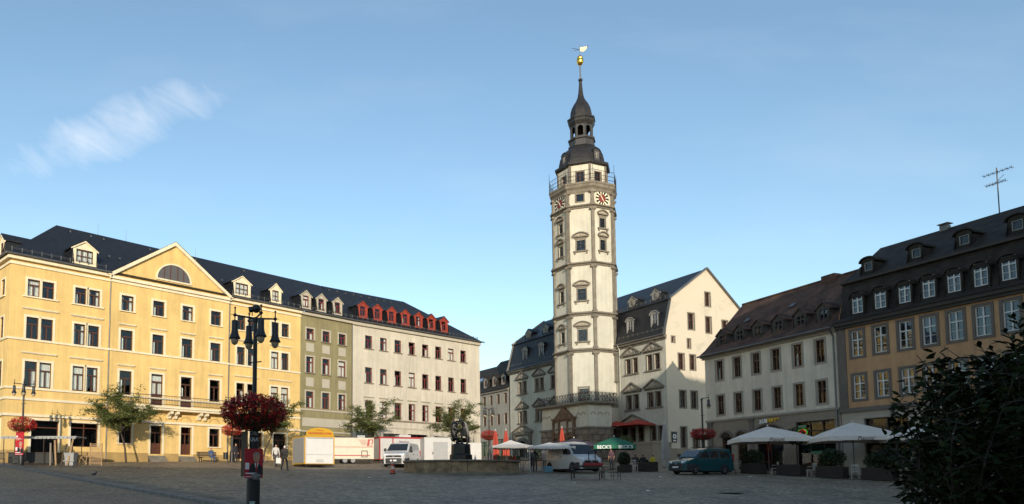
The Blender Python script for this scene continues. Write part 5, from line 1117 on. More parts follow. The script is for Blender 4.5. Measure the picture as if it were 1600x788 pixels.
    wp = MB(); wp.tube(A(0.06, 0.35), A(0.12, -0.25), 0.012, n=5); wp.tube(A(0.06, -0.15), A(0.12, -0.68), 0.012, n=5); wp.build('wiper', m_black, t)
    # bumper, grille, plate, badge
    bu = MB(); yb2 = W_/2*tops[0][2]; bu.extr([(hx-0.5, -W_/2-0.006), (hx-0.14, -W_/2+0.015), (hx+0.05, -yb2*0.72), (hx+0.075, 0), (hx+0.05, yb2*0.72), (hx-0.14, W_/2-0.015), (hx-0.5, W_/2+0.006)], 0.24, 0.24+(0.42 if bumper_m is m_bump else 0.36), 'z'); bu.build('bumper', bumper_m, t)
    gl = MB(); z0, z1, yg = grille or (0.70, 0.86, 0.5); gl.box(hx-0.1, hx+0.035, -yg, yg, z0, z1); gl.build('grille', m_black, t)
    MB().lathe([(0, 0.012), (0.07, 0.012), (0.085, 0)], 16).build('badge', m_rim, t, T(hx+0.037, 0, (z0+z1)/2+0.02) @ Matrix.Rotation(math.pi/2, 4, 'Y'))
    MB().box(hx+0.06, hx+0.088, -0.26, 0.26, 0.42, 0.53).build('number_plate', m_plate, t)
    MB().box(-hx-0.06, -hx+0.2, -W_/2+0.04, W_/2-0.04, 0.3, 0.55).build('rear_bumper', bumper_m, t)
    MB().box(-hx+0.4, hx-0.5, -W_/2+0.2, W_/2-0.2, 0.12, 0.3).build('underbody', m_black, t)
    if rails:
        r_ = MB()
        for sg in (-1, 1): r_.tube((hx-win_screen[1]-0.3, sg*(W_/2-0.26), H_+0.06), (-hx+0.5, sg*(W_/2-0.26), H_+0.06), 0.025, n=6)
        r_.build('roof_rail', m_black, t)
    return t

# ================================================================== street lamps
m_lampglass = mat('opal_lamp_glass', (0.42, 0.33, 0.22), 0.35, var=0.1)
def lamp_pole(t, h=5.7, base=True):
    b = MB(); b.lathe([(0.0, -0.3), (0.20, -0.3), (0.20, 0.9), (0.17, 0.95), (0.15, 1.0), (0.135, 1.05), (0.13, 2.5), (0.10, 2.6), (0.085, 2.7), (0.07, 2.8), (0.062, h-0.1), (0.09, h-0.08), (0.09, h+0.02), (0.05, h+0.06), (0, h+0.06)], 16); b.build('pole', m_iron, t, smooth=False)
    MB().tube((-0.16, 0, 4.38), (0.2, 0, 4.42), 0.018, n=6).build('cross_bar', m_iron, t)
bell_me = MB().lathe([(0.0, 0.0), (0.05, 0.0), (0.09, -0.02), (0.095, -0.04), (0.095, -0.30), (0.10, -0.32), (0.105, -0.38), (0.13, -0.46), (0.165, -0.53), (0.17, -0.56), (0.15, -0.56), (0.11, -0.5)], 18).mesh('lamp_shade', m_iron, True)
globe_me = MB().ball((0, 0, -0.59), 0.115, 0.115, 0.16, 14, 9).mesh('lamp_glass', m_lampglass, True)
def lamp_heads(t, h, angs, r_=0.62):
    arm = MB()
    for i, a in enumerate(angs):
        d = Vector((math.cos(R(a)), math.sin(R(a)), 0)); e = d*r_; z = h
        arm.tube((0, 0, z), (e.x, e.y, z+0.05), 0.03, 0.025, 6); arm.tube((e.x, e.y, z-0.12), (e.x, e.y, z+0.26), 0.02, n=6); arm.ball((e.x, e.y, z+0.05), 0.055, n=8, m=6); arm.ball((e.x, e.y, z+0.27), 0.035, n=8, m=6); arm.tube((e.x, e.y, z+0.05), (e.x*1.2, e.y*1.2, z+0.06), 0.018, 0.006, 5)
        s = place(bell_me, 'lamp_shade', t, T(e.x, e.y, z-0.1)); place(globe_me, 'lamp_glass', s)
    arm.build('arm', m_iron, t)
def basket(t, z, rx, rz, n, seed, leaf=0.085):
    rnd = random.Random(seed); pts = bushpts(rnd, (0, 0, z), rx, rx, rz, n)
    MB().lathe([(0.1, z-rz*0.8), (rx*0.5, z-rz*0.7), (rx*0.72, z-rz*0.1), (0.1, z)], 16).build('flower_bowl', m_shrub, t)
    leafcloud([p for p in pts if rnd.random() < 0.55 or p.z < z-rz*0.5], leaf*1.1, rnd, [m_shrub, m_shrub2], 'foliage', t, 0.8)
    leafcloud([p*1.0 for p in bushpts(rnd, (0, 0, z+0.04), rx*1.02, rx*1.02, rz*1.02, n*2) if (Vector((p.x/rx, p.y/rx, (p.z-z)/rz)).length > 0.62)], leaf, rnd, [m_flower2, m_flower], 'blossoms', t, 0.9)
LX, LY = -3.85, 21.75
lamp = thing('street_lamp', 'near black street lamp with four bell shades, election posters and red flower bowl', 'street lamp', (LX, LY, 0.66), 0, 'street lamps')
lamp_pole(lamp); lamp_heads(lamp, 5.72, (205, 118, 295, 28), 0.62); basket(lamp, 2.86, 0.98, 0.56, 2600, 1)
fl = MB(); fl.ball((0.02, 0, 6.02), 0.13, 0.13, 0.13, 14, 9); fl.tube((0.02, 0, 6.02), (-0.2, -0.02, 5.98), 0.08, 0.09, 12); fl.tube((-0.1, 0, 5.8), (-0.1, 0, 5.98), 0.015, n=5); fl.tube((0.12, 0, 5.8), (0.12, 0, 5.98), 0.015, n=5); fl.build('floodlight', m_iron, lamp)
m_posred = mat('poster_red', (0.42, 0.012, 0.02), 0.5, var=0.06); m_poswhite = mat('poster_white', (0.75, 0.73, 0.70), 0.5); m_suit = mat('poster_dark_print', (0.012, 0.012, 0.016), 0.5); m_face = mat('poster_skin_print', (0.48, 0.24, 0.15), 0.5, var=0.12, vscale=9); m_hair = mat('poster_grey_print', (0.30, 0.25, 0.20), 0.5, var=0.2, vscale=20); m_hardboard = mat('hardboard_back', (0.085, 0.045, 0.022), 0.85, var=0.15)
def poster(par, M, w, h, portrait=True, name='poster'):
    a = w/2; o = MB().box(-a, a, 0, 0.012, 0, h).build(name, [m_posred], par, M)
    if portrait:
        b = MB(); b.extr([(-a*0.62, h*0.12), (a*0.98, h*0.12), (a*0.98, h*0.36), (a*0.55, h*0.50), (a*0.1, h*0.54), (-a*0.35, h*0.46)], -0.004, 0.001); b.build('printed_suit', m_suit, o)
        MB().extr([(a*0.28+math.cos(2*math.pi*i/18)*a*0.36, h*0.70+math.sin(2*math.pi*i/18)*h*0.16) for i in range(18)], -0.008, 0.001).build('printed_head', m_face, o)
        MB().extr([(a*0.28+math.cos(math.pi*i/12)*a*0.40, h*0.745+math.sin(math.pi*i/12)*h*0.15) for i in range(13)] + [(a*0.28-a*0.3, h*0.80), (a*0.28+a*0.3, h*0.80)], -0.010, 0.001).build('printed_hair', m_hair, o)
        MB().extr([(a*0.05, h*0.52), (a*0.5, h*0.52), (a*0.28, h*0.26)], -0.006, 0.001).build('printed_shirt', m_poswhite, o); MB().extr([(a*0.2, h*0.52), (a*0.36, h*0.52), (a*0.33, h*0.2), (a*0.23, h*0.2)], -0.008, 0.001).build('printed_tie', m_posred, o)
        MB().box(a*0.12, a*0.20, -0.012, 0, h*0.70, h*0.715).box(a*0.36, a*0.44, -0.012, 0, h*0.70, h*0.715).box(a*0.18, a*0.38, -0.012, 0, h*0.61, h*0.622).build('printed_face_lines', m_hair, o)
    b = MB(); b.box(-a*0.92, -a*0.5, -0.004, 0.001, h*0.3, h*0.52); b.box(-a*0.9, a*0.3, -0.009, 0.001, h*0.145, h*0.185); b.box(-a*0.9, a*0.8, -0.009, 0.001, h*0.04, h*0.06); b.build('printed_text_block', m_poswhite, o)
    return o
PM = RZ(-6)
poster(lamp, T(0.05, -0.235, 0.95) @ RZ(38), 0.60, 0.86)
MB().box(-0.3, 0.3, 0, 0.012, 0, 1.34).build('poster_back', m_hardboard, lamp, T(-0.30, 0.10, 1.0) @ RZ(-62))
for txt, z in (('FÜR', 2.46), ('DIE', 2.27), ('KRA', 2.08)): text(txt, 0.15, mat('chalk_white', (0.45, 0.46, 0.47), 0.7), lamp, T(0.02, -0.145, z-0.0), bold=True, ext=0.004)
MB().lathe([(0.204, 0.02), (0.206, 0.1), (0.206, 0.26), (0.204, 0.28)], 8, a0=-1.9, a1=-1.1).build('sticker', mat('sticker_mint', (0.25, 0.5, 0.42), 0.5, var=0.5, vscale=9, col2=(0.7, 0.72, 0.7)), lamp)
MB().ball((0.12, -0.28, 1.0), 0.16, 0.03, 0.10, 10, 6).build('torn_sticker', mat('torn_grey_paper', (0.16, 0.15, 0.14), 0.9, var=0.4, vscale=9), lamp)
def lamp2(label, x, y, angs, bsk=True, seed=2, n=900, posters=0):
    t = thing('street_lamp', label, 'street lamp', G(x, y), 0, 'street lamps'); lamp_pole(t); lamp_heads(t, 5.78, angs)
    if bsk: basket(t, 2.86, 0.98, 0.56, n, seed, 0.11)
    return t
l2 = lamp2('black street lamp with red flower bowl before the yellow corner, posters on its post', -25.6, 52.0, (205, 118, 295, 28), seed=3)
poster(l2, T(-0.05, -0.24, 0.75) @ RZ(-20), 0.75, 1.05); poster(l2, T(-0.03, -0.25, 1.82) @ RZ(-20), 0.75, 0.55, False)
lamp2('far street lamp with red flowers behind the bench, beside the litter bin', -13.7, 66.3, (205, 118, 295, 28), seed=4)
lamp2('street lamp with red flowers by the grey street house behind the tents', 11.6, 81.0, (205, 118, 295, 28), seed=5)
t = thing('street_lamp', 'single-arm street lamp with red flowers beside the patched gable', 'street lamp', G(25.6, 59.0), 0, 'street lamps'); lamp_pole(t); lamp_heads(t, 5.78, (-20,), 0.5); basket(t, 2.86, 0.98, 0.5, 900, 6, 0.11)

# ================================================================== trees
tree('young tree in front of the yellow building, left of the balcony', G(-20.9, 59.8), 6.5, 2.65, 3.2, 21, 10500, lean=(-0.5, 0))
tree('young tree behind the cream trailer, before the olive house', G(-1.4, 74.0), 6.5, 2.6, 3.5, 22, 10000)
tree('young tree behind the fountain statue, before the off-white building', G(7.3, 76.0), 6.6, 2.6, 3.6, 23, 10000)
tree('young tree half hidden behind the red flowers of the near lamp', G(-10.9, 66.0), 6.2, 2.3, 3.2, 24, 9000, lean=(0.8, 0))

# the dark shrub close to the camera on the right
rnd = random.Random(77)
sb = thing('near_shrub', 'large dark leafy shrub close to the viewer at the right edge', 'shrub', (7.0, 7.9, gz(7.0, 7.9)), 0)
zs0 = gz(7.0, 7.9); stems = MB(); tips = []
m_nl = mat('shrub_dark_leaf', (0.013, 0.021, 0.005), 0.75, var=0.5, vscale=5, spec=0.12); m_nl2 = mat('shrub_dark_leaf_back', (0.022, 0.031, 0.008), 0.75, var=0.4, vscale=5, spec=0.12)
def outline_ok(p):
    # crown outline in the shrub's own volume: a lopsided dome, taller to the right
    x, y, z = p; top = 2.36+0.54*min(1.0, max(0.0, (x+1.75)/0.9))+0.10*math.sin(x*7+1)+0.06*math.sin(x*17)+0.30*min(1.0, max(0.0, (x+1.15)/0.5))
    left = -1.66+0.66*y+0.16*abs(z-2.0)+(0.14*(1.4-z) if z < 1.4 else 0)+0.05*math.sin(z*11)
    return z < top and x > left and x < 1.9 and abs(y) < 1.1
for i in range(80):
    bx, by = rnd.uniform(-1.35, 1.4), rnd.uniform(-0.7, 0.7); p = Vector((bx, by, -0.1)); d = Vector((bx*0.12+rnd.gauss(-0.05, 0.12), rnd.gauss(0, 0.15), 1)).normalized()
    for k in range(11):
        q = p+d*0.3
        if not outline_ok(q): break
        stems.tube(p, q, 0.018*(1-k/13), 0.018*(1-(k+1)/13), 5); tips += [(p, q)]*2
        for s_ in range(3):
            e = q+Vector((rnd.gauss(-0.05, 0.25), rnd.gauss(0, 0.25), rnd.gauss(0.12, 0.15)))
            if outline_ok(e): stems.tube(q, e, 0.008, 0.003, 4); tips.append((q, e))
        p = q; d = (d+Vector((rnd.gauss(0, 0.1), rnd.gauss(0, 0.1), 0.08))).normalized()
sprays = []
for tip in ((-0.85, -0.2, 3.02), (-0.60, -0.1, 3.22), (-0.42, 0.0, 3.40), (-1.02, -0.2, 2.92), (-1.72, 0, 2.62), (-1.86, -0.1, 2.35), (-1.90, 0, 1.95), (-1.82, -0.2, 1.62), (-1.60, -0.2, 1.15), (-1.40, 0, 2.75), (-0.3, 0, 3.5), (-1.80, 0, 2.12), (-1.74, 0, 1.4), (-0.72, 0.1, 3.1)):
    e = Vector(tip)+Vector((0.20, -0.1, 0.12 if tip[2] > 2.8 else 0.0)); b0 = Vector((e.x*0.72+0.05, e.y, max(0.4, e.z-0.62))); m_ = b0.lerp(e, 0.55)+Vector((0.04, 0, 0.04)); stems.tube(b0, m_, 0.012, 0.008, 5); stems.tube(m_, e, 0.008, 0.003, 5); sprays.append((b0, m_, e))
stems.build('stem', m_bark, sb)
def leafmesh(n_, m):
    v = [(0, 0, 0), (0.03, 0.018, 0.004), (0.07, 0.022, 0.0), (0.115, 0, -0.012), (0.07, -0.022, 0.0), (0.03, -0.018, 0.004), (0.05, 0, 0.010)]
    me = bpy.data.meshes.new(n_); me.from_pydata(v, [], [(0, 1, 6), (1, 2, 6), (2, 3, 6), (3, 4, 6), (4, 5, 6), (5, 0, 6)]); me.materials.append(m); me.update(); return me
lms = [leafmesh('leaf', m_nl), leafmesh('leaf', m_nl2)]
def leafM(p, d, s, roll):
    d = d.normalized(); up = Vector((0, 0, 1)); y = up.cross(d)
    y = y.normalized() if y.length > 1e-3 else Vector((0, 1, 0)); z = d.cross(y); Mx = Matrix((d, y, z)).transposed().to_4x4(); return T(*p) @ Mx @ Matrix.Rotation(roll, 4, 'X') @ Matrix.Scale(s, 4)
nl_ = 0
for b0, m_, e in sprays:
    for k in range(21):
        t_ = k/20; p = b0.lerp(m_, t_*2) if t_ < 0.5 else m_.lerp(e, t_*2-1); ax = (e-b0).normalized(); a = k*2.4
        d = ax*0.55+Vector((math.cos(a), math.sin(a)*0.8, 0.25*math.sin(a*1.7)))*0.85
        place(rnd.choice(lms), 'leaf', sb, leafM(p, d, rnd.uniform(0.85, 1.35)*(1.15-0.3*t_), rnd.gauss(0, 0.5))); nl_ += 1
src = lms[0].vertices; V0 = [Vector(v.co) for v in src]; F0 = [tuple(p.vertices) for p in lms[0].polygons]; v_, f_, mi_ = [], [], []
n = 0
while n < 26000:
    q, e = rnd.choice(tips); p = q.lerp(e, rnd.random())+Vector((rnd.gauss(0, 0.09), rnd.gauss(0, 0.09), rnd.gauss(0, 0.09)))
    if not outline_ok(p): continue
    a = rnd.uniform(0, 6.28); Mx = leafM(p, Vector((math.cos(a), math.sin(a), rnd.gauss(0.1, 0.5))), rnd.uniform(0.8, 1.35), rnd.gauss(0, 0.7)); o_ = len(v_); v_ += [tuple(Mx @ c) for c in V0]; f_ += [tuple(i+o_ for i in f) for f in F0]; mi_ += [rnd.randint(0, 1)]*6; n += 1
me = bpy.data.meshes.new('foliage'); me.from_pydata(v_, [], f_); me.materials.append(m_nl); me.materials.append(m_nl2); me.polygons.foreach_set('material_index', mi_); me.update()
o = place(me, 'foliage', sb); o['kind'] = 'stuff'

# ================================================================== the fountain
FX, FY, FZ = 5.35, 51.2, 1.72
m_basin = mat('fountain_sandstone', (0.25, 0.175, 0.10), 0.9, var=0.45, vscale=1.3, bump=0.3, bscale=10); m_bronze = mat('dark_bronze', (0.013, 0.013, 0.012), 0.42, metal=0.3, var=0.4, vscale=5)
fo = thing('fountain', 'round sandstone fountain basin with dark bronze statue of a man and a lion', 'fountain', (FX, FY, FZ), 0)
for k, (ra, z0, z1) in enumerate(((5.0, -0.5, 0.10), (4.55, -0.5, 0.25))): MB().lathe([(ra, z0), (ra, z1-0.02), (ra-0.03, z1), (2.0, z1)], 48).build('step', m_stone, fo)
for i in range(24):
    a0, a1 = 2*math.pi*i/24+0.004, 2*math.pi*(i+1)/24-0.004
    b = MB(); b.lathe([(3.62, 0.2), (4.12, 0.25), (4.10, 0.34), (3.96, 0.42), (3.93, 0.98), (3.62, 0.98)], 4, a0=a0, a1=a1); b.build('stone_panel', m_basin, fo)
    b = MB(); b.lathe([(3.55, 0.985), (4.04, 0.985), (4.06, 1.03), (4.04, 1.10), (3.55, 1.10), (3.55, 0.985)], 4, a0=a0, a1=a1); b.build('rim_stone', m_stone, fo)
MB().lathe([(0, 0.78), (3.6, 0.78)], 32).build('water', mat('fountain_water', (0.01, 0.012, 0.011), 0.05, spec=0.6), fo)
MB().lathe([(0.85, 0.2), (0.78, 1.5), (0.72, 1.55), (0.68, 1.6), (0.66, 2.1), (0.62, 2.25), (0.0, 2.3)], 10).build('pedestal', m_bronze, fo)
SX, SZ = -0.05, 2.25
man = dict(pel=(.28, 0, .98), sp=(.24, 0, 1.2), ch=(.14, 0, 1.45), nk=(.05, 0, 1.58), hd=(-.02, 0, 1.70), ht=(-.04, 0, 1.80), sl=(.14, -.22, 1.48), el=(-.12, -.30, 1.36), wl=(-.30, -.18, 1.28), fl=(-.36, -.12, 1.24), sr=(.14, .22, 1.48), er=(-.10, .30, 1.55), wr=(-.28, .2, 1.50), fr=(-.34, .12, 1.46),
           hl=(.26, -.11, .94), kl=(.05, -.28, .62), al=(.14, -.28, .12), tl=(.0, -.32, .04), hr=(.32, .11, .94), kr=(.46, .2, .52), ar=(.52, .24, .1), tr=(.40, .3, .04))
mrad = {k: (v[0]*1.25, v[1]*1.25) for k, v in RAD.items()}
me = skinmesh(man, BONES, mrad, 'pel'); me.materials.clear(); me.materials.append(m_bronze); st_ = place(me, 'statue_man', fo, T(SX, 0, SZ) @ Matrix.Scale(1.06, 4))
cl_ = MB(); cl_.lathe([(0.24, 0.55), (0.22, 0.85), (0.2, 1.05)], 12, c=(0.28, 0)); cl_.extr([(0.22, 1.52), (0.42, 1.40), (0.58, 0.75), (0.62, 0.1), (0.48, 0.12), (0.40, 0.8), (0.25, 1.2)], -0.16, 0.16); cl_.build('cloak', m_bronze, st_)
lion = dict(pel=(-.32, 0, .42), sp=(-.42, 0, .78), ch=(-.40, 0, 1.10), nk=(-.38, 0, 1.30), hd=(-.34, 0, 1.42), mz=(-.20, 0, 1.44), sl=(-.34, -.16, 1.08), el=(-.15, -.2, .95), wl=(.06, -.16, .98), sr=(-.34, .16, 1.08), er=(-.15, .2, .95), wr=(.06, .16, .98), hl=(-.30, -.16, .40), kl=(-.06, -.22, .36), al=(-.26, -.2, .12), tl=(-.08, -.22, .05), hr=(-.30, .16, .40), kr=(-.06, .22, .36), ar=(-.26, .2, .12), tr=(-.08, .22, .05), ta=(-.5, 0, .2), tb=(-.62, .1, .45))
LB = [('pel', 'sp'), ('sp', 'ch'), ('ch', 'nk'), ('nk', 'hd'), ('hd', 'mz'), ('pel', 'ta'), ('ta', 'tb')] + [p for s in 'lr' for p in (('ch', 's'+s), ('s'+s, 'e'+s), ('e'+s, 'w'+s), ('pel', 'h'+s), ('h'+s, 'k'+s), ('k'+s, 'a'+s), ('a'+s, 't'+s))]
LRD = dict(pel=(.25, .22), sp=(.26, .22), ch=(.33, .28), nk=(.31, .29), hd=(.2, .2), mz=(.09, .09), s=(.1, .1), e=(.075, .075), w=(.07, .07), h=(.13, .13), k=(.09, .09), a=(.06, .06), t=(.07, .06), ta=(.04, .04), tb=(.035, .035))
me = skinmesh(lion, LB, LRD, 'pel'); me.materials.clear(); me.materials.append(m_bronze); place(me, 'statue_lion', fo, T(SX, 0, SZ) @ Matrix.Scale(1.06, 4))
rk = MB(); rr_ = random.Random(4)
for i in range(9): rk.ball((rr_.uniform(-.45, .5), rr_.uniform(-.4, .3), 2.2), rr_.uniform(.18, .3), rr_.uniform(.18, .3), rr_.uniform(.1, .2), 7, 5)
rk.build('statue_rock', m_bronze, fo)
co = thing('traffic_cone', 'red and white traffic cone beside the fountain steps', 'cone', G(0.55, 47.2), 0)
MB().box(-0.2, 0.2, -0.2, 0.2, 0, 0.06).build('cone_base', m_black, co)
for k, (z0, z1) in enumerate(((0.06, 0.3), (0.3, 0.48), (0.48, 0.66), (0.66, 0.8), (0.8, 0.95))):
    f = lambda z: 0.17-0.15*z; MB().lathe([(f(z0), z0), (f(z1), z1)], 14).build('cone_band', mat('cone_orange', (0.5, 0.06, 0.02), 0.5) if k % 2 == 0 else mat('cone_white', (0.5, 0.45, 0.4), 0.5), co)

# ================================================================== vehicles
p_white = paint('white_van_paint', (0.56, 0.55, 0.53)); p_silver = paint('silver_grey_paint', (0.52, 0.51, 0.49), 0.32, 0.1); p_teal = paint('teal_car_paint', (0.011, 0.068, 0.078), 0.25)
h17 = (-math.sin(R(17)), -math.cos(R(17)))
c_ = (0.75-2.4*h17[0], 57.5-2.4*h17[1])
van('delivery_van', 'white delivery van parked in front of the white and red trailer', G(*c_), h17, 4.85, 1.9, 1.94,
    [(0, 0.80, 0.82), (0.10, 0.98, 0.90), (0.35, 1.06, 0.96), (0.95, 1.20, 1.0), (1.80, 1.86, 1.0), (2.3, 1.94, 1.0), (4.5, 1.94, 1.0), (4.78, 1.85, 0.98), (4.85, 1.2, 0.97)], 1.12, p_white, m_bump,
    [[(1.30, 1.17), (2.35, 1.17), (2.35, 1.70), (1.85, 1.70)]], (0.92, 3.92), 0.33, (0.98, 1.80), grille=(0.74, 0.88, 0.62), lampz=0.86)
hD = (0.33, -0.944)
c_ = (14.6-2.5*hD[0], 51.9-2.5*hD[1])
van('panel_van', 'silver grey panel van standing behind the white market tents', G(*c_), hD, 5.0, 2.0, 2.2,
    [(0, 0.72, 0.80), (0.08, 0.92, 0.9), (0.55, 1.10, 0.98), (0.80, 1.22, 1.0), (1.55, 2.02, 1.0), (2.0, 2.18, 1.0), (4.8, 2.18, 1.0), (5.0, 2.1, 0.99)], 1.2, p_silver, m_bump,
    [[(1.05, 1.26), (2.05, 1.26), (2.05, 1.82), (1.55, 1.82)]], (0.85, 3.85), 0.33, (0.80, 1.55), grille=(0.62, 0.80, 0.55), lampz=0.86, rails=True)
hT = (-0.926, -0.375)
van('family_van', 'dark teal compact van parked before the planters at right', G(22.4, 52.2), hT, 4.4, 1.8, 1.84,
    [(0, 0.68, 0.80), (0.08, 0.86, 0.90), (0.3, 0.96, 0.97), (0.95, 1.10, 1.0), (1.75, 1.70, 1.0), (2.2, 1.80, 1.0), (3.6, 1.82, 1.0), (4.2, 1.76, 0.98), (4.4, 1.05, 0.97)], 1.08, p_teal, m_bump,
    [[(1.28, 1.12), (2.15, 1.12), (2.15, 1.58), (1.72, 1.56)], [(2.28, 1.12), (3.05, 1.12), (3.05, 1.60), (2.28, 1.60)], [(3.2, 1.12), (4.05, 1.14), (3.95, 1.55), (3.2, 1.60)]], (0.85, 3.53), 0.32, (0.98, 1.72), cat='car', grille=(0.60, 0.74, 0.5), lampz=0.76, rails=True)

# ================================================================== trailers and sales stalls
def boxtrailer(name, label, loc, rz, L_, D_, z0, z1, wall_m, trim_m, trim=0.07, wheels=None, cat='trailer'):
    """front on local -y, corner posts and edges in the trim colour"""
    t = thing(name, label, cat, loc, rz); a = L_/2
    MB().box(-a+0.02, a-0.02, 0.02, D_-0.02, z0, z1-0.02).build('body', wall_m, t)
    e = MB()
    for x in (-a, a-trim):
        for y in (0, D_-trim): e.box(x, x+trim, y, y+trim, z0-0.02, z1+0.01)
    for y in (0, D_-trim): e.box(-a+trim, a-trim, y+0.003, y+trim-0.003, z1-trim*1.4, z1); e.box(-a+trim, a-trim, y+0.003, y+trim-0.003, z0-0.03, z0+0.05)
    for x in (-a, a-trim): e.box(x+0.003, x+trim-0.003, trim, D_-trim, z1-trim*1.4, z1-0.002); e.box(x+0.003, x+trim-0.003, trim, D_-trim, z0-0.03, z0+0.05)
    e.build('edge_trim', trim_m, t); MB().box(-a+0.1, a-0.1, 0.15, D_-0.15, z0-0.12, z0-0.03).build('chassis', m_black, t)
    for x in wheels or (): 
        for y in (0.12, D_-0.12):
            w_ = MB().lathe([(0.2, -0.09), (0.30, -0.09), (0.33, 0), (0.30, 0.09), (0.2, 0.09)], 18).build('wheel', m_tyre, t, T(x, y, 0.33) @ Matrix.Rotation(math.pi/2, 4, 'X')); MB().lathe([(0, 0.07), (0.2, 0.05), (0.21, 0.092), (0, 0.092)], 14).build('rim', mat('trailer_rim', (0.16, 0.155, 0.15), 0.5), w_)
    for x in (-a+0.25, a-0.25): MB().tube((x, 0.3, 0), (x, 0.3, z0), 0.03, n=6).build('support_leg', m_iron, t)
    return t
m_panelw = mat('white_sheet_metal', (0.47, 0.455, 0.43), 0.45, var=0.05, vscale=2); m_panelg = mat('grey_sheet_metal', (0.30, 0.30, 0.295), 0.5, var=0.06, vscale=2); m_ytrim = mat('yellow_trim_paint', (0.55, 0.30, 0.012), 0.5, var=0.1); m_cpanel = mat('cream_sheet_metal', (0.52, 0.465, 0.35), 0.5, var=0.07, vscale=2); m_rtrim = mat('red_trim_paint', (0.30, 0.012, 0.018), 0.5, var=0.1); m_text_red = mat('lettering_red', (0.35, 0.02, 0.02), 0.5)
s1 = boxtrailer('sales_stall', 'white sales stall with yellow trim and arched yellow sign', G(-4.95, 56.6), 25, 2.45, 3.0, 0.28, 2.42, m_panelw, m_ytrim, 0.075)
a_ = 2.45/2
MB().extr([(-1.1+0.0, 2.43)] + [(-1.1*math.cos(math.pi*i/14), 2.62+0.42*math.sin(math.pi*i/14)) for i in range(15)] + [(1.1, 2.43)], -0.06, 0.03).build('sign_board', m_ytrim, s1)
text('KRAPFENBÄCKEREI', 0.225, m_text_red, s1, T(0, -0.07, 2.60), bold=True, ext=0.006); text('Thüringer', 0.15, m_text_red, s1, T(0, -0.07, 2.86), ext=0.006)
m_stallw = mat('stall_white_sheet', (0.62, 0.60, 0.57), 0.45, var=0.04, vscale=2)
MB().box(-1.08, 1.08, -0.035, 0.018, 0.98, 2.2).build('shutter', m_stallw, s1); MB().box(-1.08, 1.08, -0.03, 0.018, 0.3, 0.95).build('counter_panel', m_stallw, s1); MB().box(-0.3, 0.32, -0.045, -0.031, 0.38, 0.62).build('vent_flap', m_panelw, s1)
MB().box(-1.0, 1.07, -0.05, 0.0, 2.21, 2.27).build('shutter_rail', m_panelg, s1)
MB().box(-a_-0.012, -a_+0.018, 0.15, 2.85, 0.36, 2.26).build('side_panel', m_panelg, s1)
s2 = boxtrailer('market_trailer', 'cream market trailer with red logo and twin axle behind the yellow-trimmed stall', G(-2.75, 66.2), 8, 3.7, 2.1, 0.48, 2.35, m_cpanel, m_cpanel, 0.05, wheels=(-0.75, -0.02))
b = MB(); b.box(-1.8, 1.8, -0.012, 0.018, 1.50, 1.54).build('red_stripe', m_text_red, s2); MB().box(-1.8, 1.5, -0.012, 0.018, 0.72, 0.80).build('red_stripe', m_text_red, s2)
MB().extr([(1.22, 1.60), (1.72, 1.60), (1.79, 2.22), (1.30, 2.22)], -0.014, 0.018).build('logo_field', m_text_red, s2)
MB().extr([(1.57+0.11*math.cos(2*math.pi*i/14)+0.03*math.sin(2*math.pi*i/14), 1.98+0.17*math.sin(2*math.pi*i/14)) for i in range(14)], -0.02, 0.0).extr([(1.36, 1.66), (1.62, 1.64), (1.80, 1.80), (1.5, 1.80)], -0.02, 0.0).build('logo_mark', m_cpanel, s2)
for k in range(5): MB().box(0.45+0.07*k, 1.2, -0.014, 0.018, 2.14-0.10*k, 2.165-0.10*k).build('text_line', m_text_red, s2)
fr = MB(); 
for x0, x1, z0, z1 in ((0.72, 0.78, 0.6, 1.2), (1.22, 1.28, 0.6, 1.2), (0.78, 1.22, 0.6, 0.66), (0.78, 1.22, 1.14, 1.2)): fr.box(x0, x1, -0.04, 0.018, z0, z1)
fr.build('hatch_frame', m_black, s2); MB().box(-1.8, -0.0, 0.1, 2.0, 2.36, 2.46).build('roof_unit', m_black, s2); MB().box(0.4, 1.1, 0.5, 1.4, 2.36, 2.6).build('roof_vent', m_panelg, s2)
s3 = boxtrailer('sales_trailer', 'white sales trailer with dark red edges behind the white van', G(1.75, 70.0), 18, 4.6, 2.2, 0.35, 2.5, m_panelw, m_rtrim, 0.11)
MB().box(-1.98, -1.02, -0.03, 0.018, 0.4, 2.1).build('door', m_panelw, s3); MB().box(-1.0, -0.9, -0.02, 0.018, 0.4, 2.4).build('edge_strip', m_rtrim, s3); MB().box(-0.2, 1.0, 0.4, 1.6, 2.51, 2.72).build('roof_hatch', m_panelw, s3); text('Fleischerei', 0.24, mat('lettering_violet', (0.12, 0.03, 0.14), 0.5), s3, T(0.15, -0.03, 2.05), ext=0.006, shear=0.2)
c1 = boxtrailer('container_trailer', 'white box trailer with grey door behind the fountain statue', G(5.05, 69.0), 10, 2.6, 2.4, 0.35, 2.5, m_panelw, m_panelw, 0.05); MB().box(-0.42, 0.95, -0.03, 0.018, 0.4, 2.08).build('door', m_panelg, c1); MB().box(-0.52, -0.46, -0.06, 0.0, 0.9, 1.15).build('door_handle', m_black, c1)
c2 = boxtrailer('container_trailer', 'low white box trailer right of the fountain statue', G(7.75, 68.6), 6, 2.7, 2.2, 0.35, 2.05, m_panelw, m_panelw, 0.05); MB().box(-0.9, 0.9, -0.025, 0.018, 0.45, 1.9).build('side_panel', m_panelw, c2)

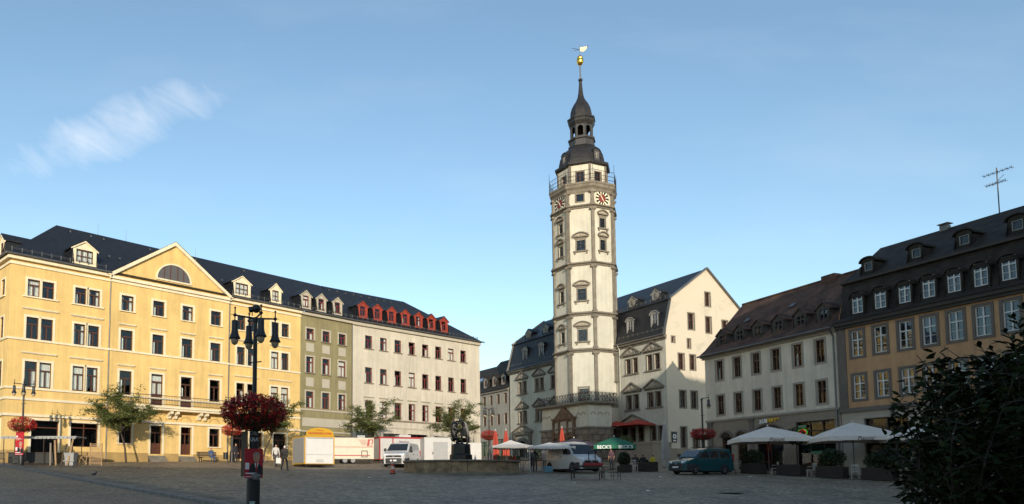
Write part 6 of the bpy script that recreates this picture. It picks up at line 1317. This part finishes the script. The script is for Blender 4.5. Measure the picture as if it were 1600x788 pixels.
# ================================================================== parasols and tents
def parasol(label, x, y, base, rim_z, top_z, r_, m, n=8, val=0.22, rot=0, square=False, cat='parasol', group='open parasols', mv=None, name='parasol'):
    t = thing(name, label, cat, (x, y, base), rot, group); k = 4 if square else n; rt = math.pi/4 if square else math.pi/n; rr = r_*(1.414 if square else 1)
    b = MB(); rz, tz = rim_z-base, top_z-base
    prof = [(rr, rz), (rr*0.66, rz+(tz-rz)*0.42), (rr*0.33, rz+(tz-rz)*0.72), (0.05, tz)]
    b.lathe(prof, k, rot=rt); b.build('canopy', m, t)
    for i in range(k):
        a0, a1 = rt+2*math.pi*i/k, rt+2*math.pi*(i+1)/k; p, q = Vector((rr*math.cos(a0), rr*math.sin(a0), rz)), Vector((rr*math.cos(a1), rr*math.sin(a1), rz))
        if val:
            v = MB(); m_n = 5
            for j in range(m_n): u0, u1 = p.lerp(q, j/m_n), p.lerp(q, (j+1)/m_n); dz = val*(1-0.15*math.sin(math.pi*(j+0.5)/m_n)); v.poly([u0, u1, u1-Vector((0, 0, dz)), u0-Vector((0, 0, dz))])
            v.build('valance', mv or m, t)
        ri = MB(); ri.tube(p*0.98-Vector((0, 0, 0.03)), (0, 0, tz-0.15), 0.014, n=5); ri.build('rib', m_whitepaint, t)
    MB().tube((0, 0, 0), (0, 0, tz+0.08), 0.035, n=8).build('pole', m_zinc, t); MB().ball((0, 0, tz+0.09), 0.06, n=8, m=6).build('finial', m_whitepaint, t); MB().box(-0.35, 0.35, -0.35, 0.35, 0, 0.1).build('foot', m_stone, t)
    return t
def closed_parasol(label, x, y, h, m, r_=0.26, low=0.55, base=None):
    t = thing('closed_parasol', label, 'parasol', (x, y, gz(x, y) if base is None else base), 0, 'folded parasols'); b = MB(); n = 20
    prof = [(0.03, h), (0.09, h-0.12), (0.15, h-0.6), (r_*0.85, h*0.55), (r_, low+0.25), (r_*0.8, low)]
    vs = []
    for j, (rr, z) in enumerate(prof):
        for i in range(n): k = 1+(0.22 if i % 2 else -0.18)*min(1, j/2); vs.append((rr*k*math.cos(2*math.pi*i/n), rr*k*math.sin(2*math.pi*i/n), z))
    b.add(vs, [(j*n+i, j*n+(i+1) % n, (j+1)*n+(i+1) % n, (j+1)*n+i) for j in range(len(prof)-1) for i in range(n)]); b.build('folded_canopy', m, t)
    MB().tube((0, 0, 0), (0, 0, h+0.05), 0.03, n=8).build('pole', m_zinc, t); MB().ball((0, 0, h+0.07), 0.06, n=8, m=6).build('finial', m_whitepaint, t); MB().lathe([(0.3, 0), (0.3, 0.08), (0.05, 0.1)], 12).build('foot', m_stone, t); return t
m_pcream = mat('cream_canvas', (0.78, 0.69, 0.60), 0.9, var=0.06, vscale=2); m_pwhite = mat('white_canvas', (0.66, 0.61, 0.55), 0.9, var=0.06, vscale=2); m_pgreen = mat('green_canvas', (0.012, 0.115, 0.065), 0.8, var=0.08); m_pred = mat('red_canvas', (0.36, 0.035, 0.022), 0.85, var=0.1); m_porange = mat('orange_red_canvas', (0.40, 0.060, 0.035), 0.85, var=0.12, vscale=4); m_ppurple = mat('dark_violet_canvas', (0.050, 0.038, 0.060), 0.85, var=0.1); m_pgrey = mat('grey_canvas', (0.34, 0.32, 0.30), 0.9, var=0.1)
m_script = mat('script_dark_print', (0.05, 0.02, 0.02), 0.7)
def onvalance(t, txt, size, m, ang, rr, z, **kw): text(txt, size, m, t, RZ(ang) @ T(0, -rr-0.012, z), ext=0.003, **kw)
P1 = parasol('cream parasol between the teal van and the grey-white house', 27.9, 53.4, gz(27.9, 53.4), 4.46, 5.36, 2.3, m_pcream, square=True, rot=-14, val=0.30); onvalance(P1, 'Pianoti', 0.34, m_script, 0, 2.3, 4.32-gz(27.9, 53.4), shear=0.25)
P2 = parasol('cream parasol before the shop of the orange house', 31.0, 48.6, gz(31, 48.6), 4.30, 5.30, 2.15, m_pcream, square=True, rot=-14, val=0.30); onvalance(P2, 'Pianoti', 0.34, m_script, 0, 2.15, 4.15-gz(31, 48.6), shear=0.25)
parasol('cream parasol half hidden behind the dark shrub', 33.4, 45.0, gz(33.4, 45.0), 4.15, 5.0, 2.0, m_pcream, square=True, rot=-14, val=0.30)
PG = parasol('green parasol with white lettering by the town hall porch', 18.85, 60.2, gz(18.85, 60.2), 4.28, 4.98, 1.62, m_pgreen, square=True, rot=-16, val=0.34)
for ang in (0, 90, -90): 
    for dx in (-0.82, 0.82): text("BECK'S", 0.36, mat('lettering_white', (0.75, 0.75, 0.72), 0.6), PG, RZ(ang) @ T(dx, -1.62-0.012, 4.11-gz(18.85, 60.2)), ext=0.003, bold=True)
parasol('dark violet parasol behind the silver van', 16.4, 63.5, gz(16.4, 63.5), 4.45, 5.05, 1.95, m_ppurple, val=0.15)
for i, (lx, ly, lb) in enumerate(((1.6, -1.6, 'left red parasol on the town hall terrace'), (4.6, -1.4, 'right red parasol on the town hall terrace'))):
    P = th.matrix_world @ Vector((lx, ly, 0)); parasol(lb, P.x, P.y, 5.55, 7.55, 8.25, 1.55, m_pred, square=True, rot=-66, val=0.0, group='red terrace parasols')
closed_parasol('folded orange-red parasol, left one of the pair behind the fountain', 9.1, 60.0, 3.05, m_porange); closed_parasol('folded orange-red parasol, right one of the pair behind the fountain', 9.95, 60.0, 3.1, m_porange); closed_parasol('folded orange-red parasol before the carved portal of the porch', 16.1, 66.5, 3.5, m_porange); closed_parasol('folded grey parasol standing at the corner of the gable', 24.9, 65.2, 3.9, m_pgrey, r_=0.3)
def tent(label, x, y, rz, w, d, eave, peak, m):
    b0 = gz(x, y); t = thing('market_tent', label, 'tent', (x, y, b0), rz, 'white market tents'); a, c = w/2, d/2; e, p = eave-b0, peak-b0
    b = MB(); N_ = 8
    for (x0, y0), (x1, y1) in (((-a, -c), (a, -c)), ((a, -c), (a, c)), ((a, c), (-a, c)), ((-a, c), (-a, -c))):
        for j in range(N_):
            for i in range(4):
                def Pt(u, v): k = (v/4); xx = x0+(x1-x0)*u/N_; yy_ = y0+(y1-y0)*u/N_; z = e+(p-e)*(k**1.35)-0.05*math.sin(math.pi*u/N_)*(1-k); return (xx*(1-k), yy_*(1-k), z)
                b.poly([Pt(j, i), Pt(j+1, i), Pt(j+1, i+1), Pt(j, i+1)])
    b.build('canopy', m, t)
    for (x0, y0), (x1, y1) in (((-a, -c), (a, -c)), ((a, -c), (a, c)), ((a, c), (-a, c)), ((-a, c), (-a, -c))):
        v = MB(); ns_ = 14
        for j in range(ns_):
            f0, f1 = j/ns_, (j+1)/ns_; P_ = lambda f: (x0+(x1-x0)*f, y0+(y1-y0)*f, e-0.05*math.sin(math.pi*f)); q0, q1 = P_(f0), P_(f1); pts = [q0, q1]
            for s_ in (1.0, 0.75, 0.5, 0.25, 0.0): f = f0+(f1-f0)*s_; q = P_(f); pts.append((q[0], q[1], q[2]-0.10-0.08*math.sin(math.pi*s_)))
            v.poly(pts)
        v.build('valance', m, t)
    for sx in (-a, a):
        for sy in (-c, c): MB().tube((sx*0.98, sy*0.98, -0.05), (sx*0.98, sy*0.98, e), 0.022, n=6).build('pole', m_whitepaint, t)
    return t
tent('left white market tent with pointed top beside the fountain', 9.55, 55.5, -3, 3.0, 2.8, 4.02, 4.5, m_pwhite); tent('right white market tent in front of the silver van', 12.2, 54.2, -4, 3.3, 2.6, 3.92, 4.26, m_pwhite)

# ================================================================== market things on the ground
m_wood = mat('raw_timber', (0.30, 0.19, 0.10), 0.8, var=0.25, vscale=4, bump=0.2); m_wood2 = mat('grey_timber', (0.20, 0.165, 0.125), 0.85, var=0.25, vscale=4); m_dwood = mat('dark_stained_timber', (0.045, 0.028, 0.018), 0.7, var=0.3, vscale=4); m_tarp = mat('grey_tarpaulin', (0.30, 0.30, 0.29), 0.7, var=0.15)
def table_set(label, x, y, rz, L_=2.2, h=0.74, w=0.5, cat='table', m=m_dwood, name='folding_table', group='beer garden furniture'):
    t = thing(name, label, cat, G(x, y), rz, group)
    for i in range(2 if w < 0.3 else 4): n_ = 2 if w < 0.3 else 4; y0 = -w/2+w*i/n_; MB().box(-L_/2, L_/2, y0+0.006, y0+w/n_-0.006, h-0.03, h).build('plank', m, t)
    for sx in (-L_/2+0.3, L_/2-0.3):
        for sy in (-w/2+0.04, w/2-0.04): MB().tube((sx, sy, 0), (sx, sy, h-0.03), 0.018, n=5).build('leg', m_iron, t)
        MB().tube((sx, -w/2+0.04, 0.25), (sx, w/2-0.04, 0.25), 0.014, n=5).build('crossbar', m_iron, t)
    return t
table_set('dark folding table in front of the silver van', 12.1, 43.6, -6, 2.3); table_set('dark folding bench before the folding table, nearest the viewer', 11.6, 42.5, -4, 2.2, 0.46, 0.26, 'bench', name='folding_bench'); table_set('dark folding bench behind the folding table', 12.3, 44.5, -6, 2.2, 0.46, 0.26, 'bench', name='folding_bench'); table_set('short dark folding bench at the right end of the folding table', 13.6, 43.3, 40, 1.3, 0.46, 0.26, 'bench', name='folding_bench')
st = thing('trestle_stack', 'dark trestle frame with two upright posts on the folding table', 'trestle', G(12.2, 43.7, 0.742), -6)
for x in (-0.05, 0.32): MB().tube((x, 0, 0), (x, 0, 0.95), 0.03, n=6).build('post', m_iron, st)
MB().box(-0.9, 0.7, -0.1, 0.1, 0, 0.08).build('rail', m_dwood, st); MB().box(-0.35, 0.75, -0.15, 0.15, 0.08, 0.22).build('rail', m_rtrim, st)
cr = thing('blue_crate', 'light blue plastic crate under the right market tent', 'crate', G(11.9, 53.6), 10); 
for k in range(4): MB().box(-0.3, 0.3, -0.2, 0.2, 0.11*k, 0.11*k+0.095).build('crate_band', mat('blue_plastic', (0.10, 0.22, 0.30), 0.5), cr)
MB().box(-0.28, 0.28, -0.18, 0.18, 0.02, 0.42).build('crate_body', MATS['blue_plastic'], cr)
def stalltable(label, x, y, rz, L_, m_top, goods):
    t = thing('market_table', label, 'table', G(x, y), rz, 'market tables'); MB().box(-L_/2, L_/2, -0.4, 0.4, 0.76, 0.80).build('table_top', m_top, t)
    for sx in (-1, 1):
        for sy in (-1, 1): MB().tube((sx*(L_/2-0.1), sy*0.32, 0), (sx*(L_/2-0.1), sy*0.32, 0.76), 0.025, n=6).build('leg', m_iron, t)
    return t
stalltable('market table with red cloth under the left tent', 9.3, 56.0, 0, 2.2, m_rtrim, 0); stalltable('market table beside the person under the right tent', 11.2, 55.2, 0, 1.8, m_dwood, 0)
rr_ = random.Random(8); cols = [(0.3, 0.05, 0.03), (0.05, 0.12, 0.06), (0.25, 0.2, 0.12), (0.4, 0.36, 0.3), (0.12, 0.06, 0.03)]
for k in range(7):
    x = 8.4+0.3*k; o = MB().box(-0.12, 0.12, -0.15, 0.15, 0, 0.16+0.1*rr_.random()).box(-0.10, 0.10, -0.13, 0.13, 0.1, 0.3).build('goods_box', mat('goods_%d' % (k % 5), cols[k % 5], 0.7)); o.matrix_world = T(*G(x, 56.0, 0.803)); tag(o, 'small goods box on the red market table, %s from the left' % ('first', 'second', 'third', 'fourth', 'fifth', 'sixth', 'seventh')[k], 'box', 'boxes on the red market table')

# left stall: low slab roof on posts, leaning boards, saw horse and pallet
ms = thing('market_stall', 'low stall with flat grey canopy beside the posters at the far left', 'stall', G(-25.0, 54.2), 0)
MB().box(-2.8, 2.7, -0.9, 0.9, 1.98, 2.06).build('canopy', m_tarp, ms)
sc = MB(); 
for i in range(18): sc.box(-2.8+0.305*i, -2.8+0.305*i+0.26, -0.92, -0.90, 1.86, 1.99)
sc.build('canopy_fringe', m_tarp, ms)
for x in (-2.6, 0.3, 2.4): 
    for y in (-0.8, 0.8): MB().tube((x, y, -0.1), (x, y, 2.0), 0.03, n=6).build('post', m_dwood, ms)
MB().box(-2.4, 1.0, -0.5, 0.6, 0.1, 0.85).build('counter', m_black, ms); MB().box(-2.5, 1.1, -0.6, 0.7, 0.86, 0.90).build('counter_top', m_dwood, ms)
LBL = ('pale leaning board nearest the poster lamp', 'second leaning board at the left stall', 'third leaning board at the left stall, reddish timber', 'fourth leaning board, tallest beside the stall post')
for k, (x, hgt, ln, m) in enumerate(((-23.95, 1.7, 0.25, m_wood2), (-23.55, 1.95, 0.35, m_wood), (-23.2, 1.65, -0.3, m_dwood), (-22.75, 2.1, -0.18, m_wood))):
    o = MB().box(-0.06, 0.06, -0.02, 0.02, 0, hgt).box(-0.05, 0.05, -0.035, -0.02, hgt*0.3, hgt*0.34).build('leaning_board', m); o.matrix_world = T(*G(x, 52.9)) @ Matrix.Rotation(R(-14), 4, 'X') @ Matrix.Rotation(-ln*0.5, 4, 'Y'); tag(o, LBL[k], 'board', 'boards leaning at the left stall')
tb = thing('storage_tub', 'grey plastic tub behind the leaning boards', 'tub', G(-22.7, 53.4), 0); MB().lathe([(0.38, 0), (0.5, 0.85), (0.54, 0.86), (0.54, 0.92), (0.46, 0.92), (0.36, 0.1), (0, 0.1)], 4, rot=math.pi/4).build('tub_body', m_tarp, tb); MB().box(-0.42, 0.42, -0.42, -0.39, 0.3, 0.36).build('tub_rib', m_tarp, tb)
sw_ = thing('saw_horse', 'crossed timber saw horse beside the slatted rack', 'saw horse', G(-22.3, 54.4), 5)
for x in (-0.35, 0.35):
    for sg in (-1, 1): MB().tube((x, sg*0.3, 0), (x, -sg*0.15, 0.95), 0.035, n=4).build('leg', m_wood, sw_)
MB().tube((-0.5, 0.02, 0.62), (0.5, 0.02, 0.62), 0.035, n=4).build('rail', m_wood, sw_); MB().tube((-0.42, -0.15, 0.1), (0.30, -0.15, 0.85), 0.03, n=4).tube((0.42, -0.17, 0.1), (-0.30, -0.17, 0.85), 0.03, n=4).build('brace', m_wood, sw_)
rk_ = thing('slatted_rack', 'upright slatted timber rack leaning beside the saw horse', 'rack', G(-21.35, 54.6), 4)
for x in (-0.42, 0.42): MB().box(x-0.035, x+0.035, -0.03, 0.03, 0, 1.65).build('upright', m_wood, rk_)
for k in range(15): MB().box(-0.40, 0.40, -0.045, -0.031, 0.08+0.105*k, 0.13+0.105*k).build('slat', m_wood, rk_)
def chair(label, x, y, rz, m, z=None, group='cafe chairs'):
    t = thing('cafe_chair', label, 'chair', (x, y, gz(x, y) if z is None else z), rz, group)
    MB().box(-0.22, 0.22, -0.2, 0.22, 0.43, 0.47).build('seat', m, t)
    bk = MB(); 
    for i in range(5): bk.box(-0.2+0.092*i, -0.2+0.092*i+0.035, 0.2, 0.225, 0.47, 0.84)
    bk.box(-0.22, 0.22, 0.195, 0.23, 0.84, 0.90); bk.build('backrest', m, t)
    for sx in (-0.19, 0.19):
        for sy in (-0.17, 0.19): MB().tube((sx, sy*1.15, 0), (sx, sy, 0.44), 0.018, n=5).build('leg', m, t)
        MB().tube((sx*1.1, -0.15, 0.66), (sx*1.1, 0.2, 0.68), 0.018, n=5).build('armrest', m, t)
    return t
m_chairw = mat('white_wicker', (0.42, 0.38, 0.33), 0.7, var=0.15, vscale=8)
chair('dark metal chair at the left edge by the stall', -27.1, 52.2, 30, m_iron); chair('dark metal chair behind the poster lamp by the stall', -26.3, 53.0, -20, m_iron)
# bench, bin, bicycle, manhole, pigeon, litter
bn = thing('park_bench', 'dark park bench with seated person in front of the yellow building', 'bench', G(-15.6, 65.3), 40)
for k in range(4): MB().box(-0.95, 0.95, -0.25+0.13*k, -0.14+0.13*k, 0.43, 0.47).build('seat_slat', m_dwood, bn)
for k in range(3): MB().box(-0.95, 0.95, 0.27+0.02*k, 0.30+0.02*k, 0.56+0.13*k, 0.66+0.13*k).build('back_slat', m_dwood, bn)
for x in (-0.7, 0.7): MB().box(x-0.03, x+0.03, -0.22, 0.28, 0.36, 0.425).box(x-0.03, x+0.03, -0.2, -0.14, 0, 0.36).box(x-0.03, x+0.03, 0.22, 0.28, 0, 0.36).box(x-0.03, x+0.03, 0.31, 0.36, 0.36, 0.92).build('frame', m_iron, bn)
person('person in blue clothes sitting on the dark park bench', SIT, G(-15.35, 65.35), 40, (0.06, 0.09, 0.16), (0.05, 0.09, 0.18), (0.16, 0.12, 0.08))
person('person in dark clothes standing behind the near lamp, beside the litter bin', STAND, G(-12.9, 64.0), 60, (0.02, 0.02, 0.025), (0.02, 0.02, 0.025), (0.03, 0.02, 0.02))
person('white-haired person in pale shirt carrying a white bag by the bicycle', WALK, G(-8.15, 55.5), 25, (0.55, 0.52, 0.47), (0.06, 0.055, 0.05), (0.55, 0.53, 0.5))
person('person in dark jacket and grey trousers walking left of the yellow-trimmed stall', WALK, G(-6.7, 49.6), 160, (0.035, 0.028, 0.025), (0.09, 0.085, 0.07), (0.6, 0.58, 0.55))
bgm = MB().extr([(-0.2, 0), (0.2, 0), (0.17, 0.42), (-0.17, 0.42)], -0.06, 0.06).path([(-0.1, 0, 0.42), (-0.08, 0, 0.55), (0.08, 0, 0.55), (0.1, 0, 0.42)], 0.012).build('carrier_bag', m_whitepaint); bgm.matrix_world = T(*G(-7.95, 55.4, 0.30)) @ RZ(25); tag(bgm, 'white carrier bag held by the person in the pale shirt', 'bag')
person('person in dark jacket bending over the table under the right tent', LEAN, G(11.05, 54.0), 165, (0.06, 0.05, 0.045), (0.03, 0.03, 0.035), (0.08, 0.06, 0.05))
person('person in light shirt standing behind the table under the tents', STAND, G(11.4, 56.6), 0, (0.30, 0.28, 0.26), (0.05, 0.05, 0.05), (0.1, 0.07, 0.05))
li = thing('litter_bin', 'small dark litter bin between the bench and the far lamp', 'bin', G(-13.9, 64.6), 40); MB().lathe([(0.18, 0.3), (0.2, 0.85), (0.22, 0.86), (0.22, 0.9), (0.17, 0.9), (0.16, 0.35), (0, 0.35)], 14).build('bin_body', m_iron, li); MB().tube((0.24, 0, -0.05), (0.24, 0, 1.0), 0.03, n=6).build('post', m_iron, li)
def bicycle(label, x, y, rz):
    t = thing('bicycle', label, 'bicycle', G(x, y), rz); r_ = 0.33
    for cx in (-0.53, 0.53):
        w_ = MB()
        for i in range(20):
            a0, a1 = 2*math.pi*i/20, 2*math.pi*(i+1)/20; w_.tube((r_*math.cos(a0), 0, r_*math.sin(a0)), (r_*math.cos(a1), 0, r_*math.sin(a1)), 0.02, n=5, caps=False)
        wh_ = w_.build('wheel', m_tyre, t, T(cx, 0, r_+0.02)); sp_ = MB()
        for i in range(10): a0 = math.pi*i/10; sp_.tube((-r_*math.cos(a0), 0, -r_*math.sin(a0)), (r_*math.cos(a0), 0, r_*math.sin(a0)), 0.004, n=3)
        sp_.build('spokes', m_rim, wh_)
    f = MB(); f.path([(-0.53, 0, 0.35), (-0.12, 0, 0.32), (-0.22, 0, 0.85)], 0.018); f.path([(-0.12, 0, 0.32), (0.38, 0, 0.80), (0.36, 0, 0.88)], 0.018); f.path([(-0.2, 0, 0.78), (0.36, 0, 0.85)], 0.018); f.path([(-0.53, 0, 0.35), (-0.2, 0, 0.76)], 0.014); f.path([(0.36, 0, 0.95), (0.42, 0, 0.68), (0.53, 0, 0.35)], 0.016); f.build('frame', m_rtrim, t)
    MB().ball((-0.22, 0, 0.90), 0.14, 0.07, 0.04, 10, 6).build('saddle', m_black, t); MB().path([(0.25, -0.26, 1.0), (0.37, 0, 1.0), (0.25, 0.26, 1.0)], 0.014).tube((0.36, 0, 0.9), (0.37, 0, 1.0), 0.016, n=6).build('handlebar', m_rim, t); MB().tube((-0.12, -0.1, 0.22), (-0.12, 0.1, 0.42), 0.012, n=5).lathe([(0.09, 0.31), (0.09, 0.33)], 12, c=(-0.12, 0)).build('crank', m_iron, t); return t
bicycle('bicycle leaning by the yellow wall, right of the near lamp', -10.9, 64.0, 25)
mh = thing('manhole_cover', 'round dark manhole cover in the cobbles at lower right', 'manhole cover', G(15.3, 32.6, 0.02), 0); MB().lathe([(0.42, 0), (0.42, 0.012), (0.36, 0.012), (0, 0.012)], 24).build('cover', m_iron, mh); MB().lathe([(0.43, 0), (0.43, 0.016), (0.52, 0.016), (0.52, 0)], 24).build('ring', m_stone, mh)
pg = thing('pigeon', 'small dark pigeon on the cobbles near the kerb', 'pigeon', G(-15.3, 39.0), 30)
pm_ = dict(tail=(-.17, 0, .12), rump=(-.08, 0, .13), body=(0, 0, .14), breast=(.07, 0, .17), neck=(.10, 0, .23), head=(.12, 0, .275), beak=(.155, 0, .27), la=(0, .03, .08), lb=(.01, .03, .005), ra=(0, -.03, .08), rb=(.01, -.03, .005))
me = skinmesh(pm_, [('tail', 'rump'), ('rump', 'body'), ('body', 'breast'), ('breast', 'neck'), ('neck', 'head'), ('head', 'beak'), ('body', 'la'), ('la', 'lb'), ('body', 'ra'), ('ra', 'rb')], dict(tail=(.03, .012), rump=(.05, .045), body=(.06, .06), breast=(.055, .06), neck=(.03, .03), head=(.028, .028), beak=(.008, .006), la=(.012, .012), lb=(.008, .008), ra=(.012, .012), rb=(.008, .008)), 'body'); me.materials.clear(); me.materials.append(mat('pigeon_grey', (0.05, 0.05, 0.055), 0.7, var=0.4, vscale=30)); place(me, 'body', pg)
rr_ = random.Random(31); where = ('near the teal van', 'left of the manhole', 'before the fountain', 'between fountain and near lamp', 'before the silver van', 'below the walking person', 'at lower right', 'near the folding bench')
for k, (x, y) in enumerate(((23.6, 47.5), (11.8, 33), (4.5, 40.5), (-0.8, 41.2), (17.6, 47.0), (-7.5, 40.0), (22, 36), (10.0, 39.0))):
    o = MB().add([(-0.12, -0.05, 0.0), (0.1, -0.08, 0.02), (0.14, 0.07, 0.0), (0.0, 0.1, 0.05), (-0.1, 0.06, 0.015)], [(0, 1, 3), (1, 2, 3), (0, 3, 4)]).build('paper_scrap', m_poswhite); o.matrix_world = T(*G(x, y, 0.03)) @ RZ(rr_.uniform(0, 360)); tag(o, 'small white paper scrap on the cobbles ' + where[k], 'litter', 'paper scraps on the cobbles')

# ================================================================== cafe planters and guests
def planter(label, x, y, rz, L_, h=0.55, d=0.5, shrub=0.8, seed=0, m=None, n=1500, boards=4):
    m = m or mat('dark_planter_timber', (0.026, 0.018, 0.013), 0.8, var=0.3, vscale=4)
    t = thing('planter_box', label, 'planter', G(x, y), rz, 'cafe planters')
    for k in range(boards): MB().box(-L_/2, L_/2, -d/2, -d/2+0.03, 0.03+k*(h/boards), 0.015+(k+1)*(h/boards)).build('board', m, t)
    MB().box(-L_/2+0.02, L_/2-0.02, -d/2+0.031, d/2, 0.0, h-0.06).build('box', m, t)
    if shrub: r_ = random.Random(seed); leafcloud(bushpts(r_, (0, 0, h+shrub*0.42), L_*0.52, d*0.7, shrub*0.55, n), 0.14, r_, [m_shrub, m_shrub2], 'shrub', t, 0.9)
    return t
PX = [(25.45, 55.6, 1.5, 0.9), (26.35, 52.6, 1.9, 1.05), (27.35, 49.6, 2.0, 0.0), (28.3, 46.6, 2.0, 1.15), (29.3, 43.6, 2.0, 1.0), (30.2, 40.8, 2.0, 0.95)]
PLB = ('dark planter box with shrubs right behind the teal van', 'dark planter box with shrubs under the first cream parasol', 'low dark planter box without shrubs between the two cream parasols', 'dark planter box with shrubs under the second cream parasol', 'dark planter box with shrubs left of the near shrub', 'dark planter box half hidden behind the near shrub')
for k, (x, y, L_, s) in enumerate(PX): planter(PLB[k], x, y, -73, L_, 0.75, 0.5, s, 40+k)
CLB = ('between the first two planter boxes', 'behind the second planter box', 'behind the low planter box', 'right of the low planter box', 'behind the fourth planter box', 'right of the fourth planter box')
for k, (x, y) in enumerate(((25.9, 54.1), (26.9, 53.7), (27.0, 51.0), (27.9, 48.1), (29.0, 47.4), (28.8, 45.1))): chair('pale wicker chair ' + CLB[k], x, y, 200+25*k, m_chairw)
planter('dark bushy planter beside the silver van', 17.8, 54.6, 0, 0.9, 0.55, 0.7, 1.0, 51); planter('dark planter box hiding the seated guests', 20.15, 56.3, 5, 1.4, 0.72, 0.5, 0.0, 52); planter('bushy planter under the town hall porch, left of the folded parasol', 14.2, 67.0, 0, 1.6, 0.5, 0.8, 1.5, 53, n=900); planter('bushy planter before the rusticated porch, right of the folded parasol', 17.4, 68.5, 0, 1.7, 0.5, 0.8, 1.5, 54, n=900)
for k, (x, y, lb) in enumerate(((19.0, 56.0, 'pale folding chair left of the guests'), (21.5, 56.2, 'pale folding chair right of the guests'), (22.2, 57.0, 'pale folding chair beside the teal van bonnet'), (18.6, 57.2, 'pale folding chair under the green parasol'))): chair(lb, x, y, 30*k, m_chairw)
for k, (x, y, c1_, lb) in enumerate(((19.65, 57.6, (0.03, 0.02, 0.02), 'dark-haired guest in dark top seated left behind the planter box'), (20.35, 57.9, (0.012, 0.012, 0.014), 'guest in black top seated in the middle behind the planter box'), (20.95, 57.4, (0.55, 0.42, 0.03), 'guest in yellow top seated right behind the planter box'))):
    person(lb, SIT, G(x, y), 170+20*k, c1_, (0.04, 0.04, 0.05), (0.02, 0.015, 0.012)); chair('cafe chair under the ' + ('left', 'middle', 'right')[k] + ' seated guest', x, y, 350+20*k, m_chairw)
person('person with bare arms standing by the green parasol', STAND, G(18.0, 58.3), 200, (0.08, 0.04, 0.05), (0.05, 0.05, 0.06), (0.05, 0.03, 0.02), sleeves=False)
ct = thing('potted_tree', 'small potted tree in front of the town hall terrace', 'tree', G(21.2, 64.5), 0); MB().tube((0, 0, 0.3), (0, 0, 1.9), 0.04, 0.03, 7).build('trunk', m_bark, ct); MB().lathe([(0.25, 0), (0.35, 0.5), (0.3, 0.5), (0, 0.45)], 12).build('pot', m_beige, ct); r_ = random.Random(60); leafcloud(bushpts(r_, (0, 0, 2.3), 0.7, 0.7, 0.55, 900), 0.14, r_, [m_leafA, m_leafB], 'crown', ct, 0.8)
ct = thing('potted_tree', 'round potted tree in front of the lit shop window', 'tree', G(29.5, 52.6), 0); MB().tube((0, 0, 0.3), (0, 0, 2.2), 0.05, 0.03, 7).build('trunk', m_bark, ct); MB().lathe([(0.25, 0), (0.35, 0.5), (0.3, 0.5), (0, 0.45)], 12).build('pot', m_beige, ct); leafcloud(bushpts(r_, (0, 0, 2.7), 0.75, 0.75, 0.65, 1200), 0.13, r_, [m_shrub, m_shrub2], 'crown', ct, 0.8)
# hanging sign on the gable
hs_ = thing('hanging_sign', 'dark framed hanging sign with pale emblem on the gable corner', 'sign', tuple(th.matrix_world @ (GM @ Vector((0.75, -0.05, 6.1-ZR)))), 0)
hs_.rotation_euler = (0, 0, R(23.56)); b = MB().box(-0.35, 0.35, -0.08, -0.02, -0.55, 0.55).build('sign_plate', m_iron, hs_); MB().lathe([(0.12, 0), (0.12, 0.01), (0.25, 0.01), (0.25, 0)], 20).build('emblem', m_poswhite, hs_, T(0, -0.085, 0.1) @ Matrix.Rotation(math.pi/2, 4, 'X')); MB().box(-0.42, 0.42, -0.06, 0.0, 0.56, 0.62).build('bracket', m_iron, hs_); MB().box(-0.2, 0.2, -0.09, -0.08, -0.42, -0.3).build('emblem_bar', m_poswhite, hs_)
